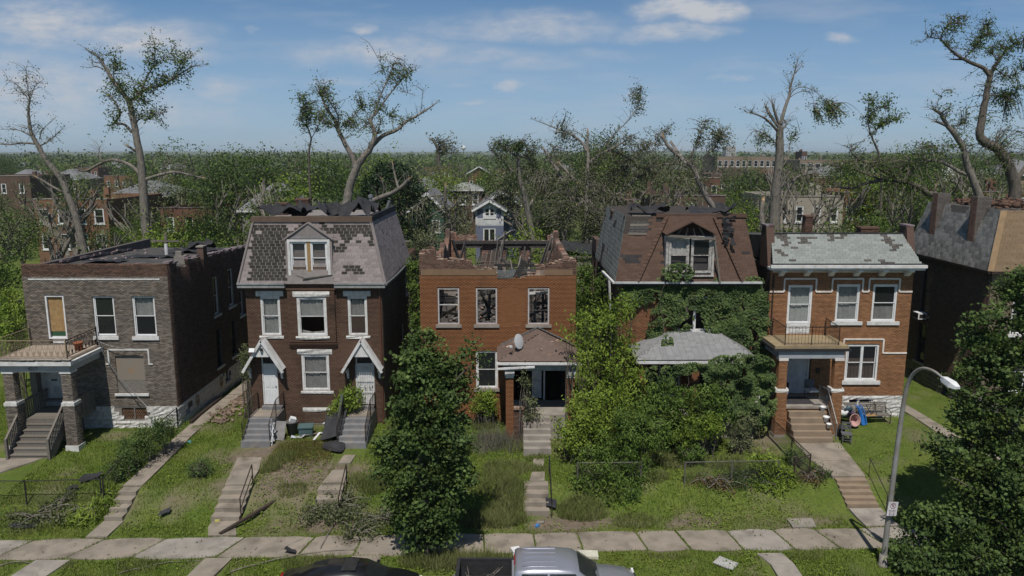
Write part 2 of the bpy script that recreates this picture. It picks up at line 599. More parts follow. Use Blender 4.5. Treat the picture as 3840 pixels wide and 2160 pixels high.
def ground_material():
 N, L = gm.node_tree.nodes, gm.node_tree.links
 b = N['Principled BSDF']
 b.inputs['Roughness'].default_value = .95
 b.inputs['Specular IOR Level'].default_value = .1
 at_ = N.new('ShaderNodeAttribute')
 at_.attribute_name = 'earth'
 tc = N.new('ShaderNodeTexCoord')
 def nz(s, d=6):
  n = N.new('ShaderNodeTexNoise')
  n.inputs['Scale'].default_value = s
  n.inputs['Detail'].default_value = d
  L.new(tc.outputs['Object'], n.inputs['Vector'])
  return n.outputs['Fac']
 def mixc(f, a, b_):
  m = N.new('ShaderNodeMix')
  m.data_type = 'RGBA'
  for i, v in ((0, f), (6, a), (7, b_)):
   if isinstance(v, tuple):
    m.inputs[i].default_value = (*v, 1)
   else:
    L.new(v, m.inputs[i])
  return m.outputs[2]
 def rng_(f, lo, hi):
  m = N.new('ShaderNodeMapRange')
  m.inputs['From Min'].default_value = lo
  m.inputs['From Max'].default_value = hi
  L.new(f, m.inputs['Value'])
  return m.outputs[0]
 g = mixc(rng_(nz(.7), .35, .65), (.082, .122, .02), (.118, .148, .032))
 g = mixc(rng_(nz(9), .45, .75), g, (.06, .078, .026))
 d = mixc(rng_(nz(2.2), .35, .7), (.19, .152, .115), (.13, .104, .08))
 d = mixc(rng_(nz(22), .5, .8), d, (.085, .068, .052))
 c = mixc(at_.outputs['Fac'], g, d)
 L.new(c, b.inputs['Base Color'])
 bp = N.new('ShaderNodeBump')
 bp.inputs['Strength'].default_value = .6
 bp.inputs['Distance'].default_value = .06
 L.new(nz(16, 8), bp.inputs['Height'])
 L.new(bp.outputs[0], b.inputs['Normal'])
ground_material()
nx, ny = len(fx), len(fy)
idx = np.arange(nx * ny).reshape(ny, nx)
Fg = np.stack([idx[:-1, :-1], idx[:-1, 1:], idx[1:, 1:], idx[1:, :-1]], -1).reshape(-1, 4)
gme = np_mesh('ground', np.stack([XX, YY, ZZ], -1).reshape(-1, 3), Fg)
ea = gme.attributes.new('earth', 'FLOAT', 'POINT')
ea.data.foreach_set('value', dirt(XX, YY).ravel().astype(np.float32))
ground = link('ground', gme, gm, smooth=True, kind='structure')
# -- street, kerb, pavement slabs
mb = MB()
for i in range(-10, 10):
 x0, x1 = i * 6, i * 6 + 6
 mb.slab([(x0, -30, -1.095 + .0155 * max(-45, min(45, x0))), (x1, -30, -1.095 + .0155 * max(-45, min(45, x1))), (x1, -14.12, -1.095 + .0155 * max(-45, min(45, x1))), (x0, -14.12, -1.095 + .0155 * max(-45, min(45, x0)))], .02)
mb.build('street', M_asph, kind='structure')
kerb = bpy.data.objects.new('kerb', None)
col.objects.link(kerb)
kerb['kind'] = 'structure'
for i in range(-14, 14):
 x0, x1 = i * 3 + .01, i * 3 + 2.99
 z0, z1 = -.93 + .0155 * x0, -.93 + .0155 * x1
 m_ = MB()
 m_.v = [(x0, -14.12, z0 - .4), (x1, -14.12, z1 - .4), (x1, -13.9, z1 - .4), (x0, -13.9, z0 - .4), (x0, -14.12, z0), (x1, -14.12, z1), (x1, -13.9, z1), (x0, -13.9, z0)]
 m_.f = [(0, 3, 2, 1), (4, 5, 6, 7), (0, 1, 5, 4), (1, 2, 6, 5), (2, 3, 7, 6), (3, 0, 4, 7)]
 m_.build('kerb_stone', M_conc2, kerb)
pave = bpy.data.objects.new('pavement', None)
col.objects.link(pave)
pave['kind'] = 'structure'
def slab_poly(name, pts, m, parent, th=.2, lift=.03):
 """a concrete slab on the ground with a slightly irregular outline"""
 P = [Vector((p[0], p[1], np.interp(p[1], YP, ZP) + .0155 * p[0] + lift)) for p in pts]
 b_ = MB()
 n = len(P)
 b_.v = [tuple(p) for p in P] + [(p.x, p.y, p.z - th) for p in P]
 b_.f = [tuple(range(n)), tuple(range(2 * n - 1, n - 1, -1))] + [((i + 1) % n, i, n + i, n + (i + 1) % n) for i in range(n)]
 return b_.build(name, m, parent)
joints = [(-45, 0), (-33, 0), (-27.4, .7), (-24.6, .9), (-20.2, 1.0), (-17.2, 1.0), (-14.6, .9), (-11.3, .7), (-8.3, .4), (-6.3, .1), (-3.6, .0), (-1.2, -.1), (.9, -.1), (2.75, -.15), (5.2, -.3), (6.9, -.35),
          (9.05, -.3), (11.0, -.4), (12.75, -.5), (14.6, -.6), (17.2, -.6), (19.6, -.7), (22.6, -.7), (30, 0), (45, 0)]
for i in range(len(joints) - 1):
 xa, sa = joints[i]
 xb, sb = joints[i + 1]
 g = .02 + .03 * rnd.random()
 ye, yb = -10.12 + rnd.uniform(-.05, .05), -11.78 + rnd.uniform(-.05, .05)
 pts = []
 top = [(xa + g, ye), (xb - g, ye)]
 for t in np.linspace(0, 1, 5):
  pts.append((xa - sa * .9 + g + (xb - sb * .9 - g - xa + sa * .9 - g) * t, yb + rnd.uniform(-.04, .04) + (.10 if t in (0, 1) else 0)))
 for t in np.linspace(1, 0, 5):
  pts.append((xa + g + (xb - 2 * g - xa) * t, ye + rnd.uniform(-.04, .05) - (.10 if t in (0, 1) else 0)))
 slab_poly('pavement_slab', pts, M_conc if i not in (3, 6, 16, 19) else M_conc2, pave, lift=.03 + rnd.uniform(-.008, .012))
def walk(name, pts_l, pts_r, m=M_conc, lift=.085):
 """a concrete walk of slabs between two edge lines"""
 o = bpy.data.objects.new(name, None)
 col.objects.link(o)
 o['kind'] = 'structure'
 for i in range(len(pts_l) - 1):
  a, b_, c_, d_ = Vector(pts_l[i]), Vector(pts_r[i]), Vector(pts_r[i + 1]), Vector(pts_l[i + 1])
  k = .012
  slab_poly('path_slab', [a.lerp(d_, k), b_.lerp(c_, k), b_.lerp(c_, 1 - k), a.lerp(d_, 1 - k)], m, o, lift=lift + rnd.uniform(-.01, .01))
 return o
walk('path', [(-18.05, -6.9), (-17.95, -4.5), (-17.9, -1.5), (-17.9, 2), (-17.9, 6), (-17.9, 11)], [(-17.15, -6.9), (-17.1, -4.5), (-17.1, -1.5), (-17.1, 2), (-17.1, 6), (-17.1, 11)])
walk('path', [(-18.1, -10.05), (-18.1, -9.5), (-18.05, -8.7)], [(-17.2, -10.05), (-17.2, -9.5), (-17.15, -8.7)])
walk('path', [(-19.6, -13.9), (-19.1, -11.85)], [(-18.2, -13.9), (-17.7, -11.85)], M_conc2)
walk('path', [(-12.9, -10.05), (-13.2, -9.3), (-13.2, -8.8)], [(-11.7, -10.05), (-12.0, -9.3), (-12.0, -8.8)])
walk('path', [(-13.3, -6.95), (-13.5, -5.4), (-13.7, -4.1)], [(-12.1, -6.95), (-12.2, -5.4), (-12.5, -4.1)])
walk('path', [(-12.6, -13.9), (-12.3, -11.85)], [(-11.6, -13.9), (-11.2, -11.85)])
walk('path', [(-8.8, -6.9), (-8.6, -5.6)], [(-7.7, -6.9), (-7.9, -5.6)])
walk('path', [(-8.5, -4.9), (-8.4, -4.0)], [(-7.9, -4.9), (-7.8, -4.0)])
walk('path', [(-6.9, -13.9), (-6.6, -12.9), (-6.4, -11.85)], [(-5.7, -13.9), (-5.4, -12.9), (-5.2, -11.85)])
walk('path', [(.8, -7.0), (.95, -6.1)], [(1.5, -7.0), (1.55, -6.1)])
walk('path', [(1.0, -5.5), (1.05, -4.7)], [(1.5, -5.5), (1.6, -4.7)])
walk('path', [(14.8, -7.0), (14.45, -5.4), (14.35, -3.4)], [(16.3, -7.0), (16.45, -5.4), (16.6, -3.4)])
walk('path', [(15.0, -10.05), (14.95, -9.3), (14.9, -8.6)], [(16.4, -10.05), (16.35, -9.3), (16.3, -8.6)], M_conc2)
walk('path', [(23.3, -6.5), (22.2, -3.2), (22.0, -.5), (22.0, 6)], [(24.2, -6.5), (23.0, -3.2), (22.7, -.5), (22.7, 6)])
walk('path', [(10.0, -13.9), (10.0, -12.9), (9.7, -12.1)], [(10.9, -13.9), (10.9, -12.9), (10.7, -12.1)], M_conc2)
walk('path', [(11.9, -10.05), (11.9, -9.3)], [(12.9, -10.05), (13.0, -9.3)], M_conc2)
walk('path', [(-27.5, -8), (-27.2, -6), (-26.2, -3.75)], [(-26, -8), (-25.3, -6), (-23.5, -3.75)])
def stairs(label, x0, x1, ytop, ybot, n, m=M_conc, z_top=None, z_bot=None, slope_x=0.0, group=None, side=None):
 """concrete steps: each step a part"""
 xm = (x0 + x1) / 2
 zt = G(xm, ytop) + .03 if z_top is None else z_top
 zb = G(xm, ybot) + .03 if z_bot is None else z_bot
 t = thing('concrete_steps', (xm, ybot, zb), label, 'steps', group)
 run = (ytop - ybot) / n
 rise = (zt - zb) / n
 for i in range(n):
  sh = slope_x * i
  w = rnd.uniform(-.02, .02)
  MB().box(x0 + sh + w, x1 + sh + w, ybot + run * i + rnd.uniform(-.015, .015), ytop + .05 + .004 * i, zb + rise * i - (.35 if i == 0 else .02), zb + rise * (i + 1)).build('step', m, t)
 return t
# -- wall helpers
def core_wall(name, parent, m, axis, a0, a1, z0, z1, d0, d1, holes=()):
 """a wall with rectangular openings: spans a0..a1 along the axis, d0..d1 in depth"""
 xs = sorted({a0, a1, *[min(max(h[0], a0), a1) for h in holes], *[min(max(h[1], a0), a1) for h in holes]})
 zs = sorted({z0, z1, *[min(max(h[2], z0), z1) for h in holes], *[min(max(h[3], z0), z1) for h in holes]})
 b = MB()
 for i in range(len(xs) - 1):
  run = None
  for j in range(len(zs) - 1):
   xm, zm = (xs[i] + xs[i + 1]) / 2, (zs[j] + zs[j + 1]) / 2
   inside = any(h[0] < xm < h[1] and h[2] < zm < h[3] for h in holes)
   if not inside:
    run = [zs[j], zs[j + 1]] if run is None else [run[0], zs[j + 1]]
   if (inside or j == len(zs) - 2) and run:
    if axis == 'x':
     b.box(xs[i], xs[i + 1], d0, d1, run[0], run[1])
    else:
     b.box(d0, d1, xs[i], xs[i + 1], run[0], run[1])
    run = None
 return b.build(name, m, parent)
def brick_list(a0, a1, z0, z1, holes=(), top=None, L=.205, H=.069, j=.011, keep=None):
 out = []
 r = 0
 z = z0
 while z < z1 - .02:
  zb, zt = z + j / 2, min(z + H, z1) - j / 2
  zm = (zb + zt) / 2
  cuts = [(h[0], h[1]) for h in holes if h[2] < zm < h[3]]
  x = a0 - (L / 2 if r % 2 else 0)
  while x < a1:
   s, e = max(x, a0), min(x + L - j, a1)
   x += L
   if e - s < .03:
    continue
   segs = [(s, e)]
   for c0, c1 in cuts:
    ns = []
    for p, q in segs:
     if q <= c0 or p >= c1:
      ns.append((p, q))
     else:
      if p < c0:
       ns.append((p, c0))
      if q > c1:
       ns.append((c1, q))
    segs = ns
   for p, q in segs:
    if q - p > .03 and (top is None or zt < top((p + q) / 2)) and (keep is None or keep((p + q) / 2, zm)):
     out.append((p, q, zb, zt))
  z += H
  r += 1
 return out
BRICK_MESH = {}
def brick_wall(parent, m, axis, sign, plane, bricks, proud=.014, single=250, single_at=None):
 """real bricks on a wall face; the most visible ones are objects, the rest one joined part"""
 if not bricks:
  return
 full = [b for b in bricks if b[1] - b[0] > .19]
 if single and full:
  if single_at:
   full.sort(key=lambda b: (b[0] - single_at[0]) ** 2 + (b[2] - single_at[1]) ** 2)
  chosen = set(full[:single])
 else:
  chosen = set()
 rest = np.array([b for b in bricks if b not in chosen])
 def verts(A):
  n = len(A)
  jit = rng.uniform(-.003, .004, n)
  f = plane + sign * (proud + jit)
  bk = np.full(n, plane - sign * .004)
  P = np.empty((n, 8, 3))
  for k, (i_a, i_z, dpt) in enumerate([(0, 2, f), (1, 2, f), (1, 3, f), (0, 3, f), (0, 2, bk), (1, 2, bk), (1, 3, bk), (0, 3, bk)]):
   if axis == 'x':
    P[:, k, 0], P[:, k, 1] = A[:, i_a], dpt
   else:
    P[:, k, 1], P[:, k, 0] = A[:, i_a], dpt
   P[:, k, 2] = A[:, i_z]
  Q = np.array([(0, 1, 2, 3), (1, 0, 4, 5), (2, 1, 5, 6), (3, 2, 6, 7), (0, 3, 7, 4)])
  return P.reshape(-1, 3), (np.arange(n)[:, None, None] * 8 + Q[None]).reshape(-1, 4)
 if len(rest):
  V, F = verts(rest)
  link('brick_courses', np_mesh('brick_courses', V, F), m, parent, kind='stuff')
 off = parent_offset(parent)
 if chosen:
  key = (axis, sign, m.name)
  if key not in BRICK_MESH:
   w, h = .194, .058
   b = MB()
   if axis == 'x':
    y0, y1 = sorted((sign * proud, -sign * .004))
    b.box(-w / 2, w / 2, y0, y1, -h / 2, h / 2)
   else:
    y0, y1 = sorted((sign * proud, -sign * .004))
    b.box(y0, y1, -w / 2, w / 2, -h / 2, h / 2)
   me = bpy.data.meshes.new('brick')
   me.from_pydata(b.v, [], b.f)
   me.materials.append(m)
   BRICK_MESH[key] = me
  for (p, q, zb, zt) in chosen:
   o = bpy.data.objects.new('brick', BRICK_MESH[key])
   col.objects.link(o)
   o.parent = parent
   a, z = (p + q) / 2, (zb + zt) / 2
   d = plane + sign * rnd.uniform(-.003, .004)
   o.location = Vector((a, d, z) if axis == 'x' else (d, a, z)) - off
def window(parent, x0, x1, z0, z1, y, axis='x', sign=-1, sash=True, rail=.5, sill=.12, sill_m=None, glass=None, curtain=None, frame_m=None, depth=.11, fw=.07, broken=False,
           sill_over=.12, label=None, name='window', inset=.0, mull=0, curtain_span=(0, 1)):
 """a double-hung window in an opening; wall face at y, looking along sign"""
 frame_m = frame_m or M_vinyl
 def B(b, a0, a1, d0, d1, c0, c1):
  d0, d1 = sorted((y - sign * d0, y - sign * d1))
  if axis == 'x':
   b.box(a0, a1, d0, d1, c0, c1)
  else:
   b.box(d0, d1, a0, a1, c0, c1)
 f = MB()
 i = inset
 B(f, x0, x0 + fw, i + .02, i + .02 + depth, z0, z1)
 B(f, x1 - fw, x1, i + .02, i + .02 + depth, z0, z1)
 B(f, x0 + fw, x1 - fw, i + .02, i + .02 + depth, z1 - fw, z1)
 B(f, x0 + fw, x1 - fw, i + .02, i + .02 + depth, z0, z0 + fw * .8)
 for k in range(mull):
  xm = x0 + (x1 - x0) * (k + 1) / (mull + 1)
  B(f, xm - fw * .6, xm + fw * .6, i + .025, i + .02 + depth, z0 + fw * .8, z1 - fw)
 w = f.build(name, frame_m, parent)
 if label:
  w['label'] = label
 cols = [(x0 + fw + (x1 - x0 - 2 * fw) * k / (mull + 1), x0 + fw + (x1 - x0 - 2 * fw) * (k + 1) / (mull + 1)) for k in range(mull + 1)]
 zr = z0 + (z1 - z0) * rail
 for (a, b_) in cols:
  if mull:
   a, b_ = a + fw * .3, b_ - fw * .3
  if sash:
   s = MB()
   sw = .045
   for (c0, c1, dd) in ((zr - .02, z1 - fw, .05), (z0 + fw * .8, zr + .02, .075)):
    B(s, a, a + sw, i + dd, i + dd + .022, c0, c1)
    B(s, b_ - sw, b_, i + dd, i + dd + .022, c0, c1)
    B(s, a + sw, b_ - sw, i + dd, i + dd + .022, c0, c0 + sw)
    B(s, a + sw, b_ - sw, i + dd, i + dd + .022, c1 - sw, c1)
   s.build('sash', frame_m, w)
  if glass is not False:
   for (c0, c1, dd, lower) in ((zr, z1 - fw - .03, .06, 0), (z0 + fw, zr, .085, 1)):
    if broken and (broken == 'all' or lower == (broken == 'low')):
     continue
    p = MB()
    B(p, a + .02, b_ - .02, i + dd, i + dd + .006, c0, c1)
    p.build('pane', glass or M_glass, w)
  if curtain:
   zc0, zc1 = z0 + (z1 - z0) * curtain_span[0], z0 + (z1 - z0) * curtain_span[1]
   n = 18
   cu = MB()
   ns = len(cu.v)
   for k in range(n + 1):
    t = k / n
    dd = i + .16 + .02 * math.sin(k * 2.4) + .012 * math.sin(k * 5.1 + 1)
    for zc in (zc0, zc1):
     yy = y - sign * (dd + (.03 * math.sin(t * 5) if zc == zc0 else 0))
     a_ = a + (b_ - a) * t
     cu.v.append((a_, yy, zc) if axis == 'x' else (yy, a_, zc))
   for k in range(n):
    cu.f.append((2 * k, 2 * k + 2, 2 * k + 3, 2 * k + 1))
   cu.build('curtain', curtain, w)
 if sill:
  s = MB()
  B(s, x0 - sill_over, x1 + sill_over, -.09, .1, z0 - sill, z0)
  s.build('sill', sill_m or M_white, w)
 return w
def door(parent, x0, x1, z0, z1, y, m, panels='six', frame=.07, sign=-1, name='door', inset=.1, knob=True, label=None, fan=False):
 d = MB().box(x0 + frame, x1 - frame, y + inset, y + inset + .045, z0, z1 - frame)
 o = d.build(name, m, parent)
 if label:
  o['label'] = label
 f = MB()
 f.box(x0, x0 + frame, y + inset - .04, y + inset + .09, z0, z1).box(x1 - frame, x1, y + inset - .04, y + inset + .09, z0, z1).box(x0 + frame, x1 - frame, y + inset - .04, y + inset + .09, z1 - frame, z1)
 f.build('door_frame', M_white, o)
 w, h = x1 - x0 - 2 * frame, z1 - z0 - frame
 rows = {'six': ((.06, .36), (.44, .74), (.80, .93)), 'four': ((.1, .45), (.53, .92))}[panels]
 for (r0, r1) in rows:
  for (c0, c1) in ((.12, .44), (.56, .88)):
   p = MB()
   xa, xb, za, zb = x0 + frame + w * c0, x0 + frame + w * c1, z0 + h * r0, z0 + h * r1
   t = .02
   ya, yb = y + inset - .014, y + inset - .0005
   p.box(xa, xb, ya, yb, za, za + t).box(xa, xb, ya, yb, zb - t, zb).box(xa, xa + t, ya, yb, za + t, zb - t).box(xb - t, xb, ya, yb, za + t, zb - t)
   p.box(xa + .05, xb - .05, ya + .002, yb, za + .05, zb - .05)
   p.build('panel', m, o)
 if knob:
  MB().lathe([(.012, 0), (.012, .03), (.032, .04), (.032, .06), (.01, .07)], n=10).move(Matrix.Translation((x1 - frame - .07, y + inset, z0 + h * .47)) @ Matrix.Rotation(math.pi / 2, 4, 'X')).build('handle', M_rust, o)
 return o
def slates(parent, bl, br, tr, tl, rows, w, m, single=300, miss=None, m_miss=None, th=.018, over=1.12, jit=.006, name='slate', gap=.008, skip=None, rowjit=.0, tilt=.045):
 """overlapping slates on a four-cornered slope; miss(s, t) -> True swaps in the bare layer below (or leaves it open)"""
 bl, br, tr, tl = map(Vector, (bl, br, tr, tl))
 U = (br - bl).normalized()
 W = ((tl + tr) / 2 - (bl + br) / 2)
 W = (W - U * W.dot(U))
 Hh = W.length
 W.normalize()
 Nn = U.cross(W)
 items = []
 for r in range(rows):
  t0, t1 = r / rows, (r + 1) / rows
  a, b = bl.lerp(tl, (t0 + t1) / 2), br.lerp(tr, (t0 + t1) / 2)
  ln = (b - a).dot(U)
  off = rnd.random() * .25 + (.5 if r % 2 else 0)
  x = -off * w
  while x < ln:
   s, e = max(0, x), min(ln, x + w)
   x += w
   if e - s < .06:
    continue
   c = a + U * ((s + e) / 2)
   if skip and skip(c):
    continue
   mm = m
   dn = 0
   if miss and miss((s + e) / 2 / ln, (t0 + t1) / 2, c):
    if m_miss is None:
     continue
    mm = m_miss
    dn = 1
   items.append((c, e - s - gap - (.03 if dn else 0), Hh / rows * (over if not dn else .86), mm, dn))
 off = parent_offset(parent)
 order = list(range(len(items)))
 rnd.shuffle(order)
 order.sort(key=lambda i: items[i][4])
 meshes = {}
 joined = {}
 basis = Matrix((U, W, Nn)).transposed()
 for cnt, i in enumerate(order):
  c, ww, hh, mm, dn = items[i]
  M = basis.to_4x4()
  M.translation = c + Nn * (th * (.6 if not dn else .15) + rnd.uniform(0, jit)) + W * rnd.uniform(-rowjit, rowjit)
  M = M @ Matrix.Rotation(tilt + rnd.uniform(-.01, .01), 4, 'X') @ Matrix.Rotation(rnd.uniform(-.012, .012), 4, 'Z')
  if cnt < single:
   if mm.name not in meshes:
    b = MB().box(-.5, .5, -.5, .5, -th / 2, th / 2)
    me = bpy.data.meshes.new(name)
    me.from_pydata(b.v, [], b.f)
    me.materials.append(mm)
    meshes[mm.name] = me
   o = bpy.data.objects.new(name, meshes[mm.name])
   col.objects.link(o)
   o.parent = parent
   o.matrix_basis = Matrix.Translation(-off) @ M @ Matrix.Diagonal((ww, hh, 1, 1))
  else:
   b = joined.setdefault(mm.name, (MB(), mm))[0]
   k = MB().box(-ww / 2, ww / 2, -hh / 2, hh / 2, -th / 2, th / 2)
   n = len(b.v)
   b.v += [tuple(M @ Vector(p)) for p in k.v]
   b.f += [tuple(q + n for q in f) for f in k.f]
 for b, mm in joined.values():
  b.build(name + '_courses', mm, parent, kind='stuff')
def rubble(name, pts, size, m, parent=None, flat=.45, **props):
 """many small broken pieces in one mesh"""
 n = len(pts)
 base = np.array([(-1, -1, -1), (1, -1, -1), (1, 1, -1), (-1, 1, -1), (-1, -1, 1), (1, -1, 1), (1, 1, 1), (-1, 1, 1)], float) * .5
 S = size * rng.uniform(.45, 1.4, (n, 1, 3)) * np.array([1, .6, flat])[None, None]
 P = base[None] * S * rng.uniform(.8, 1.15, (n, 8, 1))
 an = rng.uniform(0, 6.28, n)
 ti = rng.uniform(-.6, .6, n)
 ca, sa, ct, st = np.cos(an)[:, None], np.sin(an)[:, None], np.cos(ti)[:, None], np.sin(ti)[:, None]
 x, y, z = P[..., 0], P[..., 1], P[..., 2]
 y, z = y * ct - z * st, y * st + z * ct
 x, y = x * ca - y * sa, x * sa + y * ca
 V = np.stack([x, y, z], -1) + np.asarray(pts)[:, None, :]
 Q = np.array([(0, 3, 2, 1), (4, 5, 6, 7), (0, 1, 5, 4), (1, 2, 6, 5), (2, 3, 7, 6), (3, 0, 4, 7)])
 F = (np.arange(n)[:, None, None] * 8 + Q[None]).reshape(-1, 4)
 return link(name, np_mesh(name, V.reshape(-1, 3), F), m, parent, **props)
def crumple(x0, x1, y0, y1, zf, nx=30, ny=12, amp=.18, seed=0):
 """a torn crumpled sheet as a grid"""
 xs, ys = np.linspace(x0, x1, nx), np.linspace(y0, y1, ny)
 X, Y = np.meshgrid(xs, ys)
 X = X + .12 * (vnoise(X, Y, 2.1, seed + 3) - .5)
 Y = Y + .35 * (vnoise(X, Y, 1.3, seed + 5) - .5)
 r = np.abs(vnoise(X, Y, 1.1, seed) - .5) * 2
 Z = zf(X, Y) + amp * (1 - r) ** 2 + amp * .5 * vnoise(X, Y, 3.7, seed + 1)
 idx = np.arange(nx * ny).reshape(ny, nx)
 F = np.stack([idx[:-1, :-1], idx[:-1, 1:], idx[1:, 1:], idx[1:, :-1]], -1).reshape(-1, 4)
 return np_mesh('sheet', np.stack([X, Y, Z], -1).reshape(-1, 3), F)
def stone_course(parent, axis, sign, plane, a0, a1, z0, z1, m, holes=(), h=.24, w=.55, name='stone'):
 """rough-faced foundation blocks, each a part"""
 z = z0
 r = 0
 while z < z1 - .05:
  hh = min(h * rnd.uniform(.8, 1.2), z1 - z)
  if z1 - z - hh < .09:
   hh = z1 - z
  a = a0
  while a < a1 - .02:
   ww = w * rnd.uniform(.6, 1.4)
   if a1 - (a + ww) < .2:
    ww = a1 - a
   e = a + ww
   am, zm = a + ww / 2, z + hh / 2
   if not any(q[0] - .05 < am < q[1] + .05 and q[2] < zm < q[3] for q in holes):
    b = MB()
    g = .008
    d = [rnd.uniform(.03, .08) for _ in range(9)]
    us, vs = (a + g, am + rnd.uniform(-.08, .08), e - g), (z + g, zm, z + hh - g)
    for jv in range(3):
     for iu in range(3):
      dd = plane + sign * (d[jv * 3 + iu] if (iu == 1 or jv == 1) else .02)
      b.v.append((us[iu], dd, vs[jv]) if axis == 'x' else (dd, us[iu], vs[jv]))
    for jv in range(2):
     for iu in range(2):
      k = jv * 3 + iu
      b.f.append((k, k + 1, k + 4, k + 3))
    ring = [0, 1, 2, 5, 8, 7, 6, 3]
    n = len(b.v)
    for k in ring:
     p = list(b.v[k])
     p[1 if axis == 'x' else 0] = plane - sign * .02
     b.v.append(tuple(p))
    for i in range(8):
     b.f.append((ring[(i + 1) % 8], ring[i], n + i, n + (i + 1) % 8))
    b.build(name, m, parent)
   a = e
  z += hh
  r += 1
def iron_rail(t, pts, m, h=.9, bar=.012, gap=.13, post=.022, name='railing', base=.08):
 """railing along a 3D line of foot points: top and bottom rails, posts, balusters; one part per run with baluster sub-parts"""
 for i in range(len(pts) - 1):
  p, q = Vector(pts[i]), Vector(pts[i + 1])
  r = MB()
  up = Vector((0, 0, h))
  r.beam(p + up, q + up, .035, .025)
  r.beam(p + Vector((0, 0, base)), q + Vector((0, 0, base)), .025, .02)
  r.tube([p, p + up * 1.02], post, 6).tube([q, q + up * 1.02], post, 6)
  ro = r.build(name, m, t)
  n = max(2, int((q - p).length / gap))
  for k in range(1, n):
   c = p.lerp(q, k / n)
   MB().beam(c + Vector((0, 0, base)), c + up, bar).build('baluster', m, ro)
def chimney(parent, x0, x1, y0, y1, z0, z1, m):
 c = MB().box(x0, x1, y0, y1, z0, z1).build('chimney', M_mortd, parent)
 brick_wall(c, m, 'x', -1, y0, brick_list(x0 - .01, x1 + .01, z0, z1), single=0)
 brick_wall(c, m, 'y', 1, x1, brick_list(y0, y1, z0, z1), single=0)
 brick_wall(c, m, 'y', -1, x0, brick_list(y0, y1, z0, z1), single=0)
 MB().box(x0 - .05, x1 + .05, y0 - .05, y1 + .05, z1, z1 + .1).build('chimney_cap', m, c)
# == grey-brown brick two-storey house with the balcony porch
M_b1 = mat('brick_grey', (.15, .128, .108), (.2, .166, .136), 2.2, .85, island=.42, spec=.15, stain=((.24, .215, .195), 1.6, .55, .75, .5, (1, 1, .25)))
M_b1r = mat('brick_red_band', (.13, .075, .052), (.095, .06, .046), 3, .85, island=.35, spec=.15)
M_b1s = mat('brick_side_lifted', (.14, .092, .073), (.105, .073, .06), 1.2, .88, island=.35, spec=.12)  # side brick raised in tone to make up for weak fill light in shade
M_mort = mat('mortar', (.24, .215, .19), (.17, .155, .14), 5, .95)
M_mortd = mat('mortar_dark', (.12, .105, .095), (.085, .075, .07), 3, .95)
h1 = thing('brick_house', (-22.25, 0, 0), 'grey-brown flat-roofed brick house with balcony porch and boarded window, at far left', 'house')
X0, X1 = -26.12, -18.38
front1 = [(-25.05, -24.02, 4.75, 7.46), (-22.49, -21.35, 5.22, 7.42), (-20.38, -19.17, 5.2, 7.42), (-21.57, -20.01, 2.0, 4.1), (-25.75, -24.45, 1.62, 3.95)]
core_wall('wall', h1, M_mort, 'x', X0, X1, 1.2, 9.05, .0, .32, front1)
core_wall('wall', h1, M_mort, 'x', X0 + .05, X1 - .05, -.5, 1.2, .02, .32, [(-21.5, -20.02, .5, 1.15)])
b_ = brick_list(X0, X1, 1.26, 8.48, front1)
brick_wall(h1, M_b1, 'x', -1, 0, b_, single_at=(-19.9, 4.8), single=260)
brick_wall(h1, M_b1r, 'x', -1, 0, brick_list(X0, X1, 8.48, 9.05), single=40, single_at=(-19, 9), proud=.013)
for i in range(36):
 x = X0 + .02 + i * .2145
 MB().box(x, x + .2, -.03, .3, 9.052, 9.13 + rnd.uniform(-.012, .012)).build('coping_brick', M_b1r, h1)
for i in range(20):
 x = -25.8 + i * .351
 MB().box(x, x + .343, -.04, .002, 8.29, 8.37).build('trim_block', M_white, h1)
tb = [((-22.08, -21.86), (3.62, 3.7)), ((-21.94, -21.86), (3.7, 4.42)), ((-21.94, -19.68), (4.42, 4.5)), ((-19.76, -19.68), (3.7, 4.42)), ((-19.76, -19.52), (3.62, 3.7))]
for (xa, xb), (za, zb) in tb:
 MB().box(xa, xb, -.045, .002, za, zb).build('window_trim', M_white, h1)
MB().box(-21.57, -20.01, .05, .09, 2.0, 2.72).build('board', M_plyg, h1)
MB().box(-21.57, -20.01, .06, .10, 2.735, 4.1).build('board', mat('board_faded', (.22, .19, .16), (.28, .17, .08), 1.4, .85, detail=8, lo=.5, hi=.75), h1)
MB().box(-21.72, -19.86, -.1, .12, 1.87, 1.995).build('sill', M_white, h1)
window(h1, -25.05, -24.02, 5.05, 7.46, 0, sill=0, glass=False, fw=.09, sash=False, name='balcony_door', label='balcony doorway closed with plywood')
bd = MB().box(-24.93, -24.12, .12, .16, 5.45, 7.36).build('board', M_ply, h1)
MB().box(-24.9, -24.13, .12, .17, 5.2, 5.44).build('board', mat('green_board', (.03, .09, .045), None, 4, .7), h1)
MB().box(-24.9, -24.13, .1, .17, 4.8, 5.19).build('panel', M_white, h1)
window(h1, -22.49, -21.35, 5.22, 7.42, 0, sill=.19, inset=.04, curtain=None, glass=M_glassd)
window(h1, -20.38, -19.17, 5.2, 7.42, 0, sill=.19, inset=.04, curtain=M_curtain, curtain_span=(.5, 1), glass=M_glass)
al = MB().box(-25.75, -25.62, .0, .5, 1.62, 3.95).box(-24.58, -24.45, .0, .5, 1.62, 3.95).box(-25.62, -24.58, .0, .5, 3.85, 3.95)
al.build('door_surround', M_white, h1)
door(h1, -25.62, -24.58, 1.62, 3.85, .22, M_white, 'four')
MB().box(-25.35, -25.02, .302, .32, 2.62, 2.7).build('mail_slot', M_black, h1)
